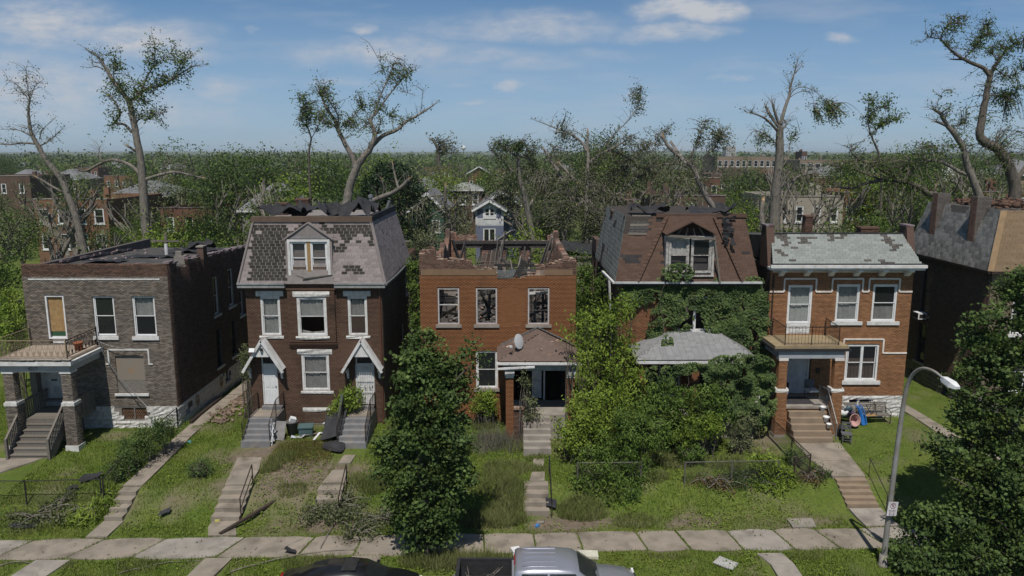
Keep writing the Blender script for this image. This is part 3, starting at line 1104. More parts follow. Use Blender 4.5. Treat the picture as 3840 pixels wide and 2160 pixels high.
for (xa, xb) in ((-21.45, -20.8), (-20.72, -20.08)):
 l_ = MB()
 for k in range(5):
  for s in range(3):
   cx, cz = xa + .07 + k * .125, .62 + s * .17
   l_.beam((cx - .06, .06, cz - .08), (cx + .06, .06, cz + .08), .03).beam((cx - .06, .075, cz + .08), (cx + .06, .075, cz - .08), .03)
 l_.build('lattice', mat('terracotta', (.22, .12, .07), (.14, .09, .06), 6, .9), h1)
MB().box(-20.8, -20.72, .0, .12, .5, 1.15).box(-21.5, -21.45, .0, .12, .5, 1.15).box(-20.08, -20.02, .0, .12, .5, 1.15).build('window_post', M_grey_wood, h1)
stone_course(h1, 'x', -1, .0, -23.6, X1, -.25, 1.26, M_stonew, [(-21.5, -20.02, .5, 1.15)])
side1 = [(5.95, 6.85, 5.05, 7.45), (8.45, 9.45, 5.1, 7.55), (10.3, 11.1, 4.1, 5.8), (5.9, 6.8, 1.75, 4.15), (8.45, 9.45, 1.75, 4.1), (.95, 1.55, .35, 1.02), (6.9, 7.9, .35, 1.15)]
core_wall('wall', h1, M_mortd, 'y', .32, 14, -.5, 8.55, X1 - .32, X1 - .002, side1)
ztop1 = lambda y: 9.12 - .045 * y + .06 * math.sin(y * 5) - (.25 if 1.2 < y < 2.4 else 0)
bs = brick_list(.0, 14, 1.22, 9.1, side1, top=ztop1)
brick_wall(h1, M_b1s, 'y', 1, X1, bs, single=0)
core_wall('wall', h1, M_mortd, 'y', .33, 1.2, 8.55, 9.0, X1 - .3, X1 - .003)
core_wall('wall', h1, M_mortd, 'y', 1.2, 8, 8.55, 8.68, X1 - .3, X1 - .003)
stone_course(h1, 'y', 1, X1 - .01, -.02, 12, -.6, 1.22, M_stonew, side1, h=.3, w=.7)
for h in side1[:3]:
 window(h1, h[0], h[1], h[2], h[3], X1, axis='y', sign=1, sill=.14, inset=.06, glass=M_glassd, fw=.08, sill_m=M_white, frame_m=M_white)
for h in side1[3:5]:
 window(h1, h[0], h[1], h[2], h[3], X1, axis='y', sign=1, sill=.14, inset=.1, glass=M_glassd, fw=.06, frame_m=M_rust)
for h in side1[5:]:
 window(h1, h[0], h[1], h[2], h[3], X1, axis='y', sign=1, sill=0, inset=.08, glass=M_glassd, fw=.05, sash=False)
for y in (2.48, 6.16):
 MB().lathe([(.0, 0), (.27, .0), (.27, .1), (.22, .1), (.2, .04)], n=18).move(Matrix.Translation((X1 + .0, y, .78)) @ Matrix.Diagonal((1, .75, 1.25, 1)) @ Matrix.Rotation(math.pi / 2, 4, 'Y')).build('vent', M_tan, h1)
core_wall('wall', h1, M_mortd, 'y', .32, 14, -.5, 8.95, X0, X0 + .32)
core_wall('wall', h1, M_mortd, 'x', X0, X1 - .01, -.5, 8.3, 13.7, 14)
MB().slab([(X0 + .3, .3, 8.78), (X1 - .3, .3, 8.78), (X1 - .3, 13.8, 8.35), (X0 + .3, 13.8, 8.35)], .1).build('roof', M_tar, h1)
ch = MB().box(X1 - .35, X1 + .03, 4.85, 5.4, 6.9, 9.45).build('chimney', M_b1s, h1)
MB().box(X1 - .38, X1 + .06, 4.8, 5.45, 9.45, 9.53).build('chimney_cap', M_conc2, ch)
MB().box(X1 - 1.0, X1 - .4, 3.2, 3.8, 8.6, 9.15).box(X1 - .95, X1 - .6, 3.3, 3.6, 9.15, 9.4).build('chimney_stub', M_mort, h1)
MB().tube([(-21.7, 7.4, 8.5), (-21.7, 7.4, 9.35)], .11, 10).build('vent_pipe', M_white, h1)
M_tile = mat('glazed_coping', (.13, .08, .085), (.35, .32, .32), 3, .4, objrand=.4, lo=.4, hi=.75)
for i in range(22):
 y = .5 + i * .58
 if i in (2, 3, 7, 8):
  continue
 MB().obox((X1 - .12, y, ztop1(y) + .05), (.36, .5, .09), (rnd.uniform(-.08, .08), rnd.uniform(-.1, .1), rnd.uniform(-.12, .12))).build('coping_tile', M_tile, h1)
for i in range(12):
 y = 3.2 + i * .7
 MB().obox((X0 + .2 + rnd.uniform(-.1, .1), y, 8.9 - .03 * y + rnd.uniform(0, .1)), (.4, .6, .12), (rnd.uniform(-.15, .15), rnd.uniform(-.2, .2), rnd.uniform(-.2, .2))).build('coping_tile', M_tile, h1)
for k, (xa, xb, ya, yb, a) in enumerate([(-24.8, -22.8, 3.2, 5.0, .15), (-23.9, -20.6, 6.3, 7.6, .12), (-22.8, -19, 9.3, 11.0, .25), (-22.3, -20.8, 10.6, 13.4, .55)]):
 o = link('torn_roofing', crumple(xa, xb, ya, yb, lambda x, y: 8.8 - .035 * y + 0 * x, 24, 12, a, k), M_tarp, smooth=True)
 tag(o, ['small torn roofing flap lying behind the front parapet of the grey-brown flat roof', 'torn roofing strip across the middle of the grey-brown flat roof',
   'long black torn roofing near the back of the grey-brown flat roof', 'tall black heap of rolled-up roofing at the back corner of the flat roof'][k], 'roofing', 'torn roofing sheets')
p = np.stack([rng.uniform(X0 + .6, X1 - .5, 40), rng.uniform(.8, 12, 40), np.full(40, 8.78)], 1)
p[:, 2] = 8.81 - .032 * p[:, 1]
rubble('roof_rubble', p, .22, M_tile, None, kind='stuff', label='broken tile scraps strewn over the flat roof')
# -- porch with balcony
pz = 1.38
po = h1
MB().box(-26.05, -22.3, -2.95, -.02, 4.62, 4.72).build('balcony_floor', mat('balcony_deck', (.34, .28, .22), (.25, .2, .16), 3, .9, .2, 20), po)
MB().box(-26.2, -22.15, -3.1, -.01, 4.42, 4.62).build('cornice', M_white, po)
MB().box(-26.0, -22.35, -2.9, -.012, 4.05, 4.42).build('entablature', mat('pale_grey_paint', (.42, .42, .42), (.34, .34, .34), 3, .7), po)
for i in range(9):
 x = -26.15 + i * .445
 MB().obox((x + .21, -3.0 + rnd.uniform(-.03, .03), 4.735), (.43, .26, .03), (0, rnd.uniform(-.04, .04), rnd.uniform(-.06, .06))).build('edge_flashing', M_conc2, po)
for x in (-25.55, -22.62):
 c = thing('x', (0, 0, 0), '', '') if False else None
 bb = []
 for (za, zb, w) in ((2.5, 3.95, .25), (.1, 2.25, .29)):
  core = MB().box(x - w + .015, x + w - .015, -2.6 - w + .015, -2.6 + w - .015, za, zb).build('porch_column', M_mort, po)
  brick_wall(core, M_b1, 'x', -1, -2.6 - w + .015, brick_list(x - w, x + w, za, zb), single=0)
  brick_wall(core, M_b1, 'y', 1, x + w - .015, brick_list(-2.6 - w, -2.6 + w, za, zb), single=0)
  brick_wall(core, M_b1, 'y', -1, x - w + .015, brick_list(-2.6 - w, -2.6 + w, za, zb), single=0)
 MB().box(x - .33, x + .33, -2.93, -2.27, 2.25, 2.42).box(x - .27, x + .27, -2.87, -2.33, 2.42, 2.5).build('column_band', M_stonew, po)
 MB().box(x - .29, x + .29, -2.89, -2.31, 3.95, 4.05).build('column_capital', M_white, po)
 MB().box(x - .34, x + .34, -2.94, -2.26, -.3, .12).build('column_base', M_white, po)
MB().box(-26.05, -25.7, -.4, -.02, .1, 4.05).build('pilaster', M_b1, po)
for i in range(11):
 y = -2.35 + i * .215
 MB().box(-25.35, -22.95, y, y + .205, pz - .04, pz).build('deck_board', M_grey_wood, po)
MB().box(-25.6, -24.55, -.3, .0, pz, 1.62).build('threshold', mat('grey_step', (.3, .3, .31), None, 4, .8), po)
MB().box(-25.35, -22.95, -2.36, -2.3, .2, pz - .045).build('deck_skirt', M_grey_wood, po)
wst = thing('wooden_stairs', (-24.2, -3.8, -.2), 'weathered wooden stairs with slatted handrails up to the balcony porch', 'stairs')
zb0 = -.22
for i in range(6):
 z = zb0 + (i + 1) * (pz - zb0) / 7
 y = -3.85 + i * .26
 MB().box(-25.25 + .03 * i, -23.25 + .03 * i, y - .02, y + .28, z - .045, z).build('tread', M_grey_wood, wst)
 MB().box(-25.22 + .03 * i, -23.28 + .03 * i, y + .005, y + .03, z - .225, z - .046).build('riser', M_grey_wood, wst)
for xs in (-25.3, -23.2):
 MB().prism([(-3.87, zb0 - .1), (-3.6, zb0 - .1), (-2.2, pz - .4), (-2.2, pz - .02), (-2.4, pz - .02), (-3.87, zb0 + .15)], xs - .025, xs + .025, 'x').build('stringer', M_grey_wood, wst)
 MB().box(xs - .06, xs + .06, -3.98, -3.86, zb0 - .1, zb0 + 1.1).build('newel_post', M_grey_wood, wst)
 MB().box(xs - .06, xs + .06, -2.3, -2.18, pz - .3, pz + 1.0).build('newel_post', M_grey_wood, wst)
 MB().beam((xs, -3.95, zb0 + 1.05), (xs, -2.2, pz + .95), .1, .06).build('handrail', M_grey_wood, wst)
 MB().beam((xs, -3.9, zb0 + .22), (xs, -2.2, pz + .12), .05, .08).build('bottom_rail', M_grey_wood, wst)
 for k in range(12):
  t = (k + .5) / 12
  y = -3.85 + 1.62 * t
  zz = zb0 + .15 + (pz - zb0) * t
  MB().box(xs - .018, xs + .018, y - .018, y + .018, zz, zz + .85).build('baluster', M_grey_wood, wst)
for xs in (-25.4, -22.85):
 r_ = thing('porch_rail', (xs, -1.2, pz), 'weathered slatted deck railing along the %s side of the balcony porch' % ('open' if xs < -24 else 'wall'), 'railing')
 MB().box(xs - .05, xs + .05, -2.25, -.02, pz + .86, pz + .92).build('handrail', M_grey_wood, r_)
 MB().box(xs - .025, xs + .025, -2.25, -.02, pz - .28, pz - .1).build('bottom_rail', M_grey_wood, r_)
 for k in range(13):
  y = -2.2 + k * .175
  MB().box(xs - .02, xs + .02, y - .045, y + .045, pz - .1, pz + .86).build('slat', M_grey_wood, r_)
br_ = thing('balcony_railing', (-24.2, -2.9, 4.72), 'tan wrought-iron scroll railing round the balcony of the grey-brown house', 'railing')
def scroll_panel(p, q, m, t, h=.95):
 p, q = Vector(p), Vector(q)
 f = MB().beam(p + Vector((0, 0, h)), q + Vector((0, 0, h)), .045, .035).beam(p + Vector((0, 0, .12)), q + Vector((0, 0, .12)), .03)
 f.beam(p, p + Vector((0, 0, h + .08)), .05).beam(q, q + Vector((0, 0, h + .08)), .05)
 o = f.build('rail_frame', m, t)
 d = (q - p)
 n = max(3, int(d.length / .3))
 for k in range(n):
  c = p + d * ((k + .5) / n)
  dx = d.normalized()
  s = MB()
  for sg in (-1, 1):
   pts = []
   for a in np.linspace(0, 5.2, 12):
    rr = .035 + .016 * a
    pts.append(c + dx * sg * (.07 + rr * math.cos(a) * .55) + Vector((0, 0, .30 + rr * math.sin(a))))
   s.tube(pts, .0085, 4)
   pts = [c + dx * sg * .02 + Vector((0, 0, .14)), c + dx * sg * .11 + Vector((0, 0, .5)), c + dx * sg * .13 + Vector((0, 0, .75)), c + dx * sg * .05 + Vector((0, 0, .85)), c + dx * sg * .03 + Vector((0, 0, .74))]
   s.tube(pts, .0085, 4)
  s.tube([c + Vector((0, 0, .12)), c + Vector((0, 0, h))], .008, 4)
  s.build('scroll', m, o)
scroll_panel((-26.0, -2.95, 4.74), (-22.4, -2.95, 4.74), M_tan, br_)
scroll_panel((-26.0, -2.9, 4.74), (-26.0, -.1, 4.74), M_tan, br_)
scroll_panel((-22.4, -2.9, 4.74), (-22.4, -.1, 4.74), M_rust, br_)
fp = thing('flower_pot', (-22.85, -1.1, 4.72), 'orange clay flower pot on the balcony beside its railing', 'pot')
MB().lathe([(.14, 0), (.2, .36), (.235, .36), (.235, .44), (.2, .44), (.18, .38)], (-22.85, -1.1, 4.72), 14).build('pot_body', mat('clay', (.36, .12, .05), (.28, .1, .05), 6, .8), fp, True)
MB().lathe([(.0, .36), (.19, .36), (.1, .4)], (-22.85, -1.1, 4.72), 12).build('soil', M_soil, fp)
# == brown painted brick house with slate mansard and two doors
M_b2 = mat('brick_brown_paint', (.125, .074, .05), (.098, .06, .042), .8, .75, island=.14, spec=.2, stain=((.045, .03, .024), 1.1, .52, .75, .75))
M_m2 = mat('mortar_brown', (.075, .040, .026), (.055, .033, .024), 2, .9)
M_slate2 = mat('slate_pink', (.30, .255, .245), (.245, .21, .205), 1.4, .85, .1, 30, objrand=.2, island=.2, stain=((.17, .145, .14), 1.5, .55, .8, .5))
M_slate2d = mat('slate_bare', (.04, .035, .029), (.055, .05, .042), 3, .9, objrand=.3, island=.3)
M_slate2b = mat('slate_backing', (.24, .215, .205), (.19, .17, .165), 3, .9)
h2 = thing('brick_house', (-10.6, 0, .2), 'dark brown brick house with patchy slate mansard roof and two white front doors', 'house')
X0, X1 = -14.26, -7.0
f2 = [(-13.5, -12.45, 5.25, 7.4), (-8.82, -7.78, 5.25, 7.4), (-11.45, -9.95, 2.15, 4.2), (-13.65, -12.78, 1.35, 4.25), (-8.55, -7.5, 1.35, 4.3)]
fm = [(-11.52, -9.93, 5.25, 7.4)]
core_wall('wall', h2, M_m2, 'x', X0, X1, -.4, 8.0, 0, .32, f2 + [(-11.35, -10.1, 5.4, 7.3)])
brick_wall(h2, M_b2, 'x', -1, 0, brick_list(X0, X1, .3, 8.0, f2 + [(-12.0, -9.48, 4.8, 8.2)]), single=220, single_at=(-9, 4.7))
core_wall('bay_wall', h2, M_m2, 'x', -12.0, -9.48, 4.85, 9.0, -.12, -.001, fm)
bw = brick_wall(h2, M_b2, 'x', -1, -.12, brick_list(-12.0, -9.48, 4.9, 8.95, fm), single=60, single_at=(-10.7, 8.3))
for k in range(4):
 MB().box(-12.05 + .03 * k, -9.43 - .03 * k, -.16 + .03 * k, -.001, 4.78 - .07 * k, 4.84 - .07 * k).build('corbel', M_m2, h2)
MB().box(-12.06, -9.42, -.17, -.135, 7.78, 7.86).build('bay_moulding', M_b2, h2)
for (a, b) in ((-13.62, -12.33), (-8.94, -7.66), (-11.62, -9.83)):
 yy = -.12 if a > -12 and b < -9 else 0
 stone_course(h2, 'x', -1, yy, a - .1, b + .1, 7.40, 7.70, M_stonew, h=.3, w=3, name='lintel')
 stone_course(h2, 'x', -1, yy - .02, a - .02, b + .02, 5.07, 5.25, M_stonew, h=.2, w=3, name='sill')
stone_course(h2, 'x', -1, 0, -11.65, -9.75, 4.2, 4.5, M_stonew, h=.3, w=4, name='lintel')
stone_course(h2, 'x', -1, -.02, -11.55, -9.75, 1.97, 2.15, M_stonew, h=.2, w=4, name='sill')
stone_course(h2, 'x', -1, 0, -11.5, -9.85, .95, 1.2, M_stonew, h=.3, w=4, name='lintel')
MB().box(-11.4, -10.0, -.01, .03, .2, .93).build('panel', M_plyg, h2)
window(h2, -13.5, -12.45, 5.25, 7.4, 0, sill=0, curtain=M_curtain, curtain_span=(0, .95), glass=M_glass, fw=.1, frame_m=M_white)
window(h2, -8.82, -7.78, 5.25, 7.4, 0, sill=0, curtain=M_blind, curtain_span=(.5, .97), glass=M_glass, fw=.1, frame_m=M_white)
window(h2, -11.52, -9.93, 5.25, 7.4, -.12, sill=0, curtain=M_curtain, curtain_span=(.5, .97), glass=M_glass, broken='low', fw=.13, frame_m=M_white)
window(h2, -11.45, -9.95, 2.15, 4.2, 0, sill=0, curtain=M_blind, curtain_span=(0, .98), glass=M_glass, fw=.12, frame_m=M_white)
fb = MB()
for k in range(5):
 fb.beam((-11.3, -.02, 5.4 + .04 * k), (-10.1, .0, 5.5 - .05 * k), .03, .012)
fb.build('fallen_blind', M_blind, h2)
door(h2, -13.65, -12.78, 1.35, 3.62, 0, M_vinyl, 'six')
window(h2, -13.62, -12.8, 3.63, 4.25, 0, sill=0, sash=False, glass=M_glassd, fw=.05, name='transom')
dR = door(h2, -8.55, -7.5, 1.35, 3.62, 0, M_white, 'four', label='front door behind a white security screen')
window(h2, -8.5, -7.55, 3.63, 4.3, 0, sill=0, sash=False, glass=M_glassd, fw=.06, name='transom')
sd = MB()
for k in range(8):
 x = -8.44 + k * .128
 sd.beam((x, .0, 1.4), (x, .0, 3.55), .016)
for z in (1.42, 2.1, 2.75, 3.2, 3.54):
 sd.beam((-8.46, .0, z), (-7.58, .0, z), .022)
so = sd.build('security_door', M_vinyl, h2)
for k in range(6):
 x = -8.3 + (k % 3) * .27
 z = 2.3 + (k // 3) * .12
 MB().tube([(x + .05 * math.cos(a), -.015, z + .05 * math.sin(a)) for a in np.linspace(0, 5.4, 9)], .009, 4).build('scroll', M_galv, so)
for hx in (-13.38, -8.06):
 z0, z1, w = 3.45, 5.12, 1.02
 hood = MB()
 y0 = -.62
 for sg in (-1, 1):
  hood.slab([(hx, y0, z1), (hx, -.02, z1), (hx + sg * w, -.02, z0), (hx + sg * w, y0, z0)][::sg], .07)
 ho = hood.build('door_hood', M_white, h2)
 for sg in (-1, 1):
  sh = MB()
  slates(ho, *( [(hx + sg * w, y0 - .04, z0 + .02), (hx + sg * w, 0, z0 + .02), (hx, 0, z1 + .02), (hx, y0 - .04, z1 + .02)] if sg > 0 else [(hx + sg * w, 0, z0 + .02), (hx + sg * w, y0 - .04, z0 + .02), (hx, y0 - .04, z1 + .02), (hx, 0, z1 + .02)]), 8, .22, M_slate2, single=300, name='shingle')
  MB().beam((hx, y0 - .03, z1 - .02), (hx + sg * (w + .06), y0 - .03, z0 - .1), .04, .14).build('barge_board', M_white, ho)
  bx = hx + sg * (w - .16)
  MB().prism([(-.5, z0 - .02), (-.02, z0 - .02), (-.02, z0 - .62), (-.12, z0 - .55), (-.2, z0 - .25), (-.42, z0 - .14)], bx - .05, bx + .05, 'x').build('bracket', M_white, ho)
 MB().prism([(hx - .52, z0 + .75), (hx + .52, z0 + .75), (hx, z1 - .1)], y0 + .05, y0 + .09, 'y').build('gable_board', M_white, ho)
lamp = MB().lathe([(.02, 0), (.07, .02), (.09, .12), (.05, .16)], (-13.38, -.66, 4.55), 10).build('camera_dome', M_black, h2, True)
MB().obox((-13.85, -.75, 4.62), (.3, .04, .22), (-.5, 0, 0)).build('solar_panel', M_vinyl, h2)
sd2 = [(9.2, 9.9, 5.8, 7.7), (11.5, 12.3, 5.8, 7.7), (7.0, 7.9, 2.2, 4.2), (10.5, 11.4, 2.2, 4.2)]
M_b2s = mat('brick_side_brown_lifted', (.13, .088, .066), (.098, .068, .053), .8, .85, island=.25, spec=.12)  # brown for shadowed side walls, colour lightened in place of sky fill
core_wall('wall', h2, M_m2, 'y', .32, 15, -.5, 8.15, X1 - .32, X1 - .002, sd2)
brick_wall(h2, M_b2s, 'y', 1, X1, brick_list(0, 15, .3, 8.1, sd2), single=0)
for q in sd2:
 window(h2, q[0], q[1], q[2], q[3], X1, axis='y', sign=1, sill=.12, glass=M_glassd, frame_m=M_white, fw=.07)
core_wall('wall', h2, M_m2, 'y', .32, 15, -.5, 8.1, X0, X0 + .32)
core_wall('wall', h2, M_m2, 'x', X0, X1 - .01, -.5, 8.1, 14.7, 15)
MB().tube([(-7.08, -.06, .3), (-7.08, -.06, 7.9)], .05, 8).build('downpipe', mat('brown_pipe', (.11, .05, .03), None, 3, .6), h2)
ZE, ZT = 8.12, 11.38
eF, eB, tF, tB = -.28, 9.9, .35, 8.9
xl, xr, xlt, xrt = X0 - .28, X1 + .25, -13.75, -7.5
roof2 = MB()
roof2.v = [(xl, eF, ZE), (xr, eF, ZE), (xrt, tF, ZT), (xlt, tF, ZT), (xr, eB, ZE), (xrt, tB, ZT), (xl, eB, ZE), (xlt, tB, ZT)]
roof2.f = [(0, 1, 2, 3), (1, 4, 5, 2), (4, 6, 7, 5), (6, 0, 3, 7), (3, 2, 5, 7), (0, 6, 4, 1)]
ro2 = roof2.build('mansard_roof', M_slate2b, h2)
def miss2(s, t, c):
 x = c.x
 n = vnoise(x, c.z, 1.6, 4) * .5 + vnoise(x, c.z, 4.2, 5) * .5
 if x < -11.9:
  return n > (.2 if -13.95 + (c.z - ZE) * .05 < x and .07 < t < .96 else .85)
 if x > -9.5:
  if t > .62:
   return n > .40 and t < .97
  if .17 < t < .3 and -8.9 < x < -7.9:
   return n > .45
  return n > .9 or (.5 < t < .66 and x < -8.6 and n > .3)
 return n > .6
dorm = lambda c: -11.95 < c.x < -9.45 and c.z < 10.5 or (abs(c.x + 10.7) < 1.3 * (11.3 - c.z) / .8 and c.z >= 10.5)
slates(h2, (xl, eF, ZE), (xr, eF, ZE), (xrt, tF, ZT), (xlt, tF, ZT), 20, .31, M_slate2, miss=miss2, m_miss=M_slate2d, skip=dorm, single=300)
slates(h2, (xr, eF, ZE), (xr, eB, ZE), (xrt, tB, ZT), (xrt, tF, ZT), 20, .33, M_slate2, miss=lambda s, t, c: vnoise(c.y, c.z, 2.2, 8) > .86, m_miss=M_slate2d, single=0)
MB().beam((xl, eF - .03, ZE), (xlt, tF - .03, ZT), .16, .05).build('hip_cap', M_slate2, h2)
MB().beam((xr + .02, eF - .02, ZE), (xrt + .02, tF - .02, ZT), .16, .05).build('hip_cap', M_slate2, h2)
MB().box(xlt - .08, xrt + .08, tF - .1, tF + .3, ZT - .02, ZT + .26).build('deck_curb', mat('brown_curb', (.13, .09, .065), (.10, .07, .055), 2, .85), h2)
MB().box(xrt - .2, xrt + .06, tF + .3, tB, ZT - .02, ZT + .3).build('deck_curb', M_tarp, h2)
for (a, b) in ((xl - .02, -12.05), (-9.42, xr + .02)):
 g_ = MB().box(a, b, eF - .14, eF - .01, ZE - .02, ZE + .06).box(a, b, eF - .10, .0 - .02, ZE - .2, ZE - .021)
 g_.build('gutter', mat('grey_gutter', (.30, .30, .30), (.2, .2, .2), 3, .6), h2)
gs = MB()
yy = np.linspace(eF, eB, 8)
for i in range(7):
 s0, s1 = -.10 * math.sin(i / 7 * 3.1), -.10 * math.sin((i + 1) / 7 * 3.1)
 gs.beam((xr + .06, yy[i], ZE - .03 + s0), (xr + .06, yy[i + 1], ZE - .03 + s1), .13, .09)
gs.build('gutter', M_galv, h2)
dx0, dx1, dz0, dz1, dy = -11.85, -9.6, 8.62, 10.38, -.16
dm = MB().box(dx0 - .1, dx0, dy, 1.2, ZE + .4, dz1 + .1).box(dx1, dx1 + .1, dy, 1.2, ZE + .4, dz1 + .1).box(dx0, dx1, dy, 1.2, dz1, dz1 + .1).box(dx0, dx1, .3, 1.2, ZE + .4, dz0)
do = dm.build('dormer', M_slate2, h2)
MB().prism([(dx0 - .12, dz1 + .12), (dx1 + .12, dz1 + .12), (-10.72, 11.36)], dy + .02, .75, 'y').build('dormer_gable', M_slate2b, do)
zz = dz1 + .14
slates(do, (dx0 - .1, dy + .015, zz), (dx1 + .1, dy + .015, zz), (-10.72 + .06, dy + .2, 11.3), (-10.72 - .06, dy + .2, 11.3), 7, .26, mat('slate_cool', (.21, .205, .21), (.165, .16, .165), 2, .85, objrand=.15), name='slate')
for sg in (-1, 1):
 MB().beam((-10.72, dy + .02, 11.36), (-10.72 + sg * 1.3, dy - .04, dz1 + .1), .1, .06).build('gable_edge', M_slate2, do)
slates(do, (dx0 - .1, dy - .01, dz0 - .3), (dx0 + .02, dy - .01, dz0 - .3), (dx0 + .02, dy - .01, dz1), (dx0 - .1, dy - .01, dz1), 10, .3, M_slate2, name='slate')
MB().box(dx0 + .0, dx1, dy - .04, dy + .1, dz1 - .02, dz1 + .1).box(dx0, dx0 + .14, dy - .04, dy + .1, dz0 - .05, dz1 - .02).box(dx1 - .14, dx1, dy - .04, dy + .1, dz0 - .05, dz1 - .02).build('dormer_casing', M_white, do)
xm = (dx0 + dx1) / 2
MB().box(xm - .1, xm + .08, dy + .0, dy + .12, dz0, dz1 - .02).build('mullion', M_ply, do)
window(h2, dx0 + .15, xm - .1, dz0, dz1 - .02, dy, sill=0, glass=M_glass, broken='low', fw=.08, name='dormer_window')
window(h2, xm + .08, dx1 - .15, dz0, dz1 - .02, dy, sill=0, glass=M_glass, fw=.08, name='dormer_window')
raf = MB()
for k in range(6):
 raf.beam((dx0 + .2 + .35 * k, .5, 9.2), (dx0 + .4 + .35 * k + (.8 if k < 3 else -.8), 1.6, 11.2), .06, .14)
raf.build('rafter', M_grey_wood, h2)
sp = MB().obox((-10.3, -.25, 8.5), (1.6, .05, .06), (.2, -.12, .06)).obox((-11.1, -.22, 8.46), (.7, .04, .05), (0, .3, -.1)).build('loose_batten', M_grey_wood, h2)
for k, (xa, xb, ya, yb, a) in enumerate([(-13.6, -11.4, .6, 3.5, .6), (-11.9, -9.3, .7, 4, .55), (-10.0, -7.6, .5, 4.2, .75)]):
 o = link('torn_roofing', crumple(xa, xb, ya, yb, lambda x, y: ZT + .12 + 0 * x, 26, 14, a, 20 + k), M_tarp, smooth=True)
 tag(o, ['crumpled black roofing near the brick chimneys on the slate mansard house', 'wavy black roofing above the dormer of the slate mansard house', 'highest crumpled black roofing beside the vent pipes on the slate mansard house'][k], 'roofing', 'torn roofing sheets')
chimney(h2, -13.85, -13.2, 4.6, 5.2, 8, 12.0, M_b1r)
chimney(h2, -13.1, -12.35, 6.2, 6.8, 8, 12.15, M_b1r)
MB().tube([(-8.6, 6.5, 11), (-8.6, 6.5, 12.5)], .1, 8).tube([(-8.6, 6.5, 12.3), (-8.6, 6.5, 12.45)], .16, 8).build('vent_pipe', M_galv, h2)
MB().tube([(-7.75, 6.5, 11.2), (-7.45, 6.4, 12.1)], .1, 8).build('vent_pipe', M_galv, h2)
# -- two flights of concrete steps with iron railings
M_step = mat('grey_step_riser', (.20, .20, .205), (.16, .16, .165), 3, .85, stain=((.25, .22, .19), 2, .5, .7, .6))
for k, (xa, xb, yb) in enumerate([(-13.95, -12.45, -2.85), (-9.0, -7.45, -3.15)]):
 zl = 1.15
 st = stairs(['grey concrete steps with twin iron railings under the camera-fitted door hood', 'grey concrete steps with a black roofing scrap against them, before the screened door'][k], xa, xb, -1.45, yb, 5, M_step, zl, .14 + .02 * k)
 MB().box(xa, xb, -1.44, -.02, .0, zl).build('landing', M_conc, st)
 MB().box(xa + .3, xb - .1, -.3, -.03, zl, 1.34).build('threshold', M_step, st)
 for sg, xx in ((0, xa + .05), (1, xb - .05)):
  rl = thing('iron_railing', (xx, -1.5, zl), ['black iron railing on the %s side of the steps to the plain white door', 'black iron railing on the %s side of the steps to the screened door'][k] % (['outer', 'inner'], ['inner', 'outer'])[k][sg], 'railing', 'iron step railings')
  iron_rail(rl, [(xx, -.1, zl), (xx, -1.5, zl), (xx, yb + .1, .3)], M_rust, h=.95)
# == burnt-out orange-brown brick shell without a roof
M_b3 = mat('brick_orange_paint', (.235, .102, .044), (.2, .088, .039), .5, .7, island=.10, spec=.2, stain=((.075, .05, .038), .5, .55, .75, .75, (1, 1, .45)))
M_m3 = mat('mortar_orange', (.17, .08, .04), (.14, .066, .035), 2, .9)
M_b3r = mat('brick_raw_red', (.15, .088, .064), (.112, .068, .052), 2, .85, island=.35)
M_b3o = mat('brick_torn', (.24, .135, .088), (.34, .28, .23), 3, .9, island=.35)
M_band = mat('tan_stone_band', (.21, .135, .08), (.17, .11, .07), 1.5, .8, .1, 20)
M_soot = mat('sooty_brick', (.27, .15, .105), (.13, .1, .088), .8, .9, island=.5, stain=((.42, .36, .31), 1.2, .52, .68, .75))
h3 = thing('burnt_house', (-.76, 0, .3), 'burnt-out roofless orange-brown brick house shell with three empty upper windows', 'house')
X0, X1 = -4.93, 3.41
f3 = [(-3.98, -2.83, 5.86, 7.86), (-1.93, -.8, 5.86, 7.86), (.85, 2.0, 5.86, 7.86), (-1.96, -.77, 2.28, 4.4), (-.2, 2.9, 1.5, 4.1), (-4.2, -3.2, .3, 1.1)]
def top3(x):
 for a, z in ((-4.72, 9.72), (-4.4, 9.82), (-4.1, 9.95), (-3.95, 9.6), (-3.6, 9.45), (-2.75, 9.36), (-2.1, 9.33), (-1.95, 9.05), (-.82, 8.9), (-.6, 8.6), (-.45, 8.5), (.5, 8.42), (.9, 8.5), (1.27, 8.6), (1.5, 9.0), (1.74, 9.07), (2.1, 9.1), (2.5, 9.2), (2.9, 9.3), (9, 9.36)):
  if x <= a:
   return z + .02 * math.sin(x * 40)
 return 9.3
def strips(name, parent, m, a0, a1, zb, topf, d0, d1, axis='x', step=.21, holes=()):
 """a wall whose broken top steps down brick by brick"""
 b = MB()
 n = int((a1 - a0) / step)
 for i in range(n):
  p, q = a0 + (a1 - a0) * i / n, a0 + (a1 - a0) * (i + 1) / n
  t = topf((p + q) / 2)
  if axis == 'x':
   b.box(p, q, d0, d1, zb, t)
  else:
   b.box(d0, d1, p, q, zb, t)
 return b.build(name, m, parent)
core_wall('wall', h3, M_m3, 'x', X0, X1, -.4, 8.36, 0, .33, f3)
strips('parapet', h3, M_b3o, X0, X1, 8.361, lambda x: top3(x) - .03, .003, .33)
brick_wall(h3, M_b3, 'x', -1, 0, brick_list(X0, X1, .3, 8.55, f3, top=top3), single=200, single_at=(-.3, 6.8))
brick_wall(h3, M_b3r, 'x', -1, 0, brick_list(X0, X1, 8.87, 10.0, top=top3, H=.075), single=90, single_at=(-4, 9.3), proud=.016)
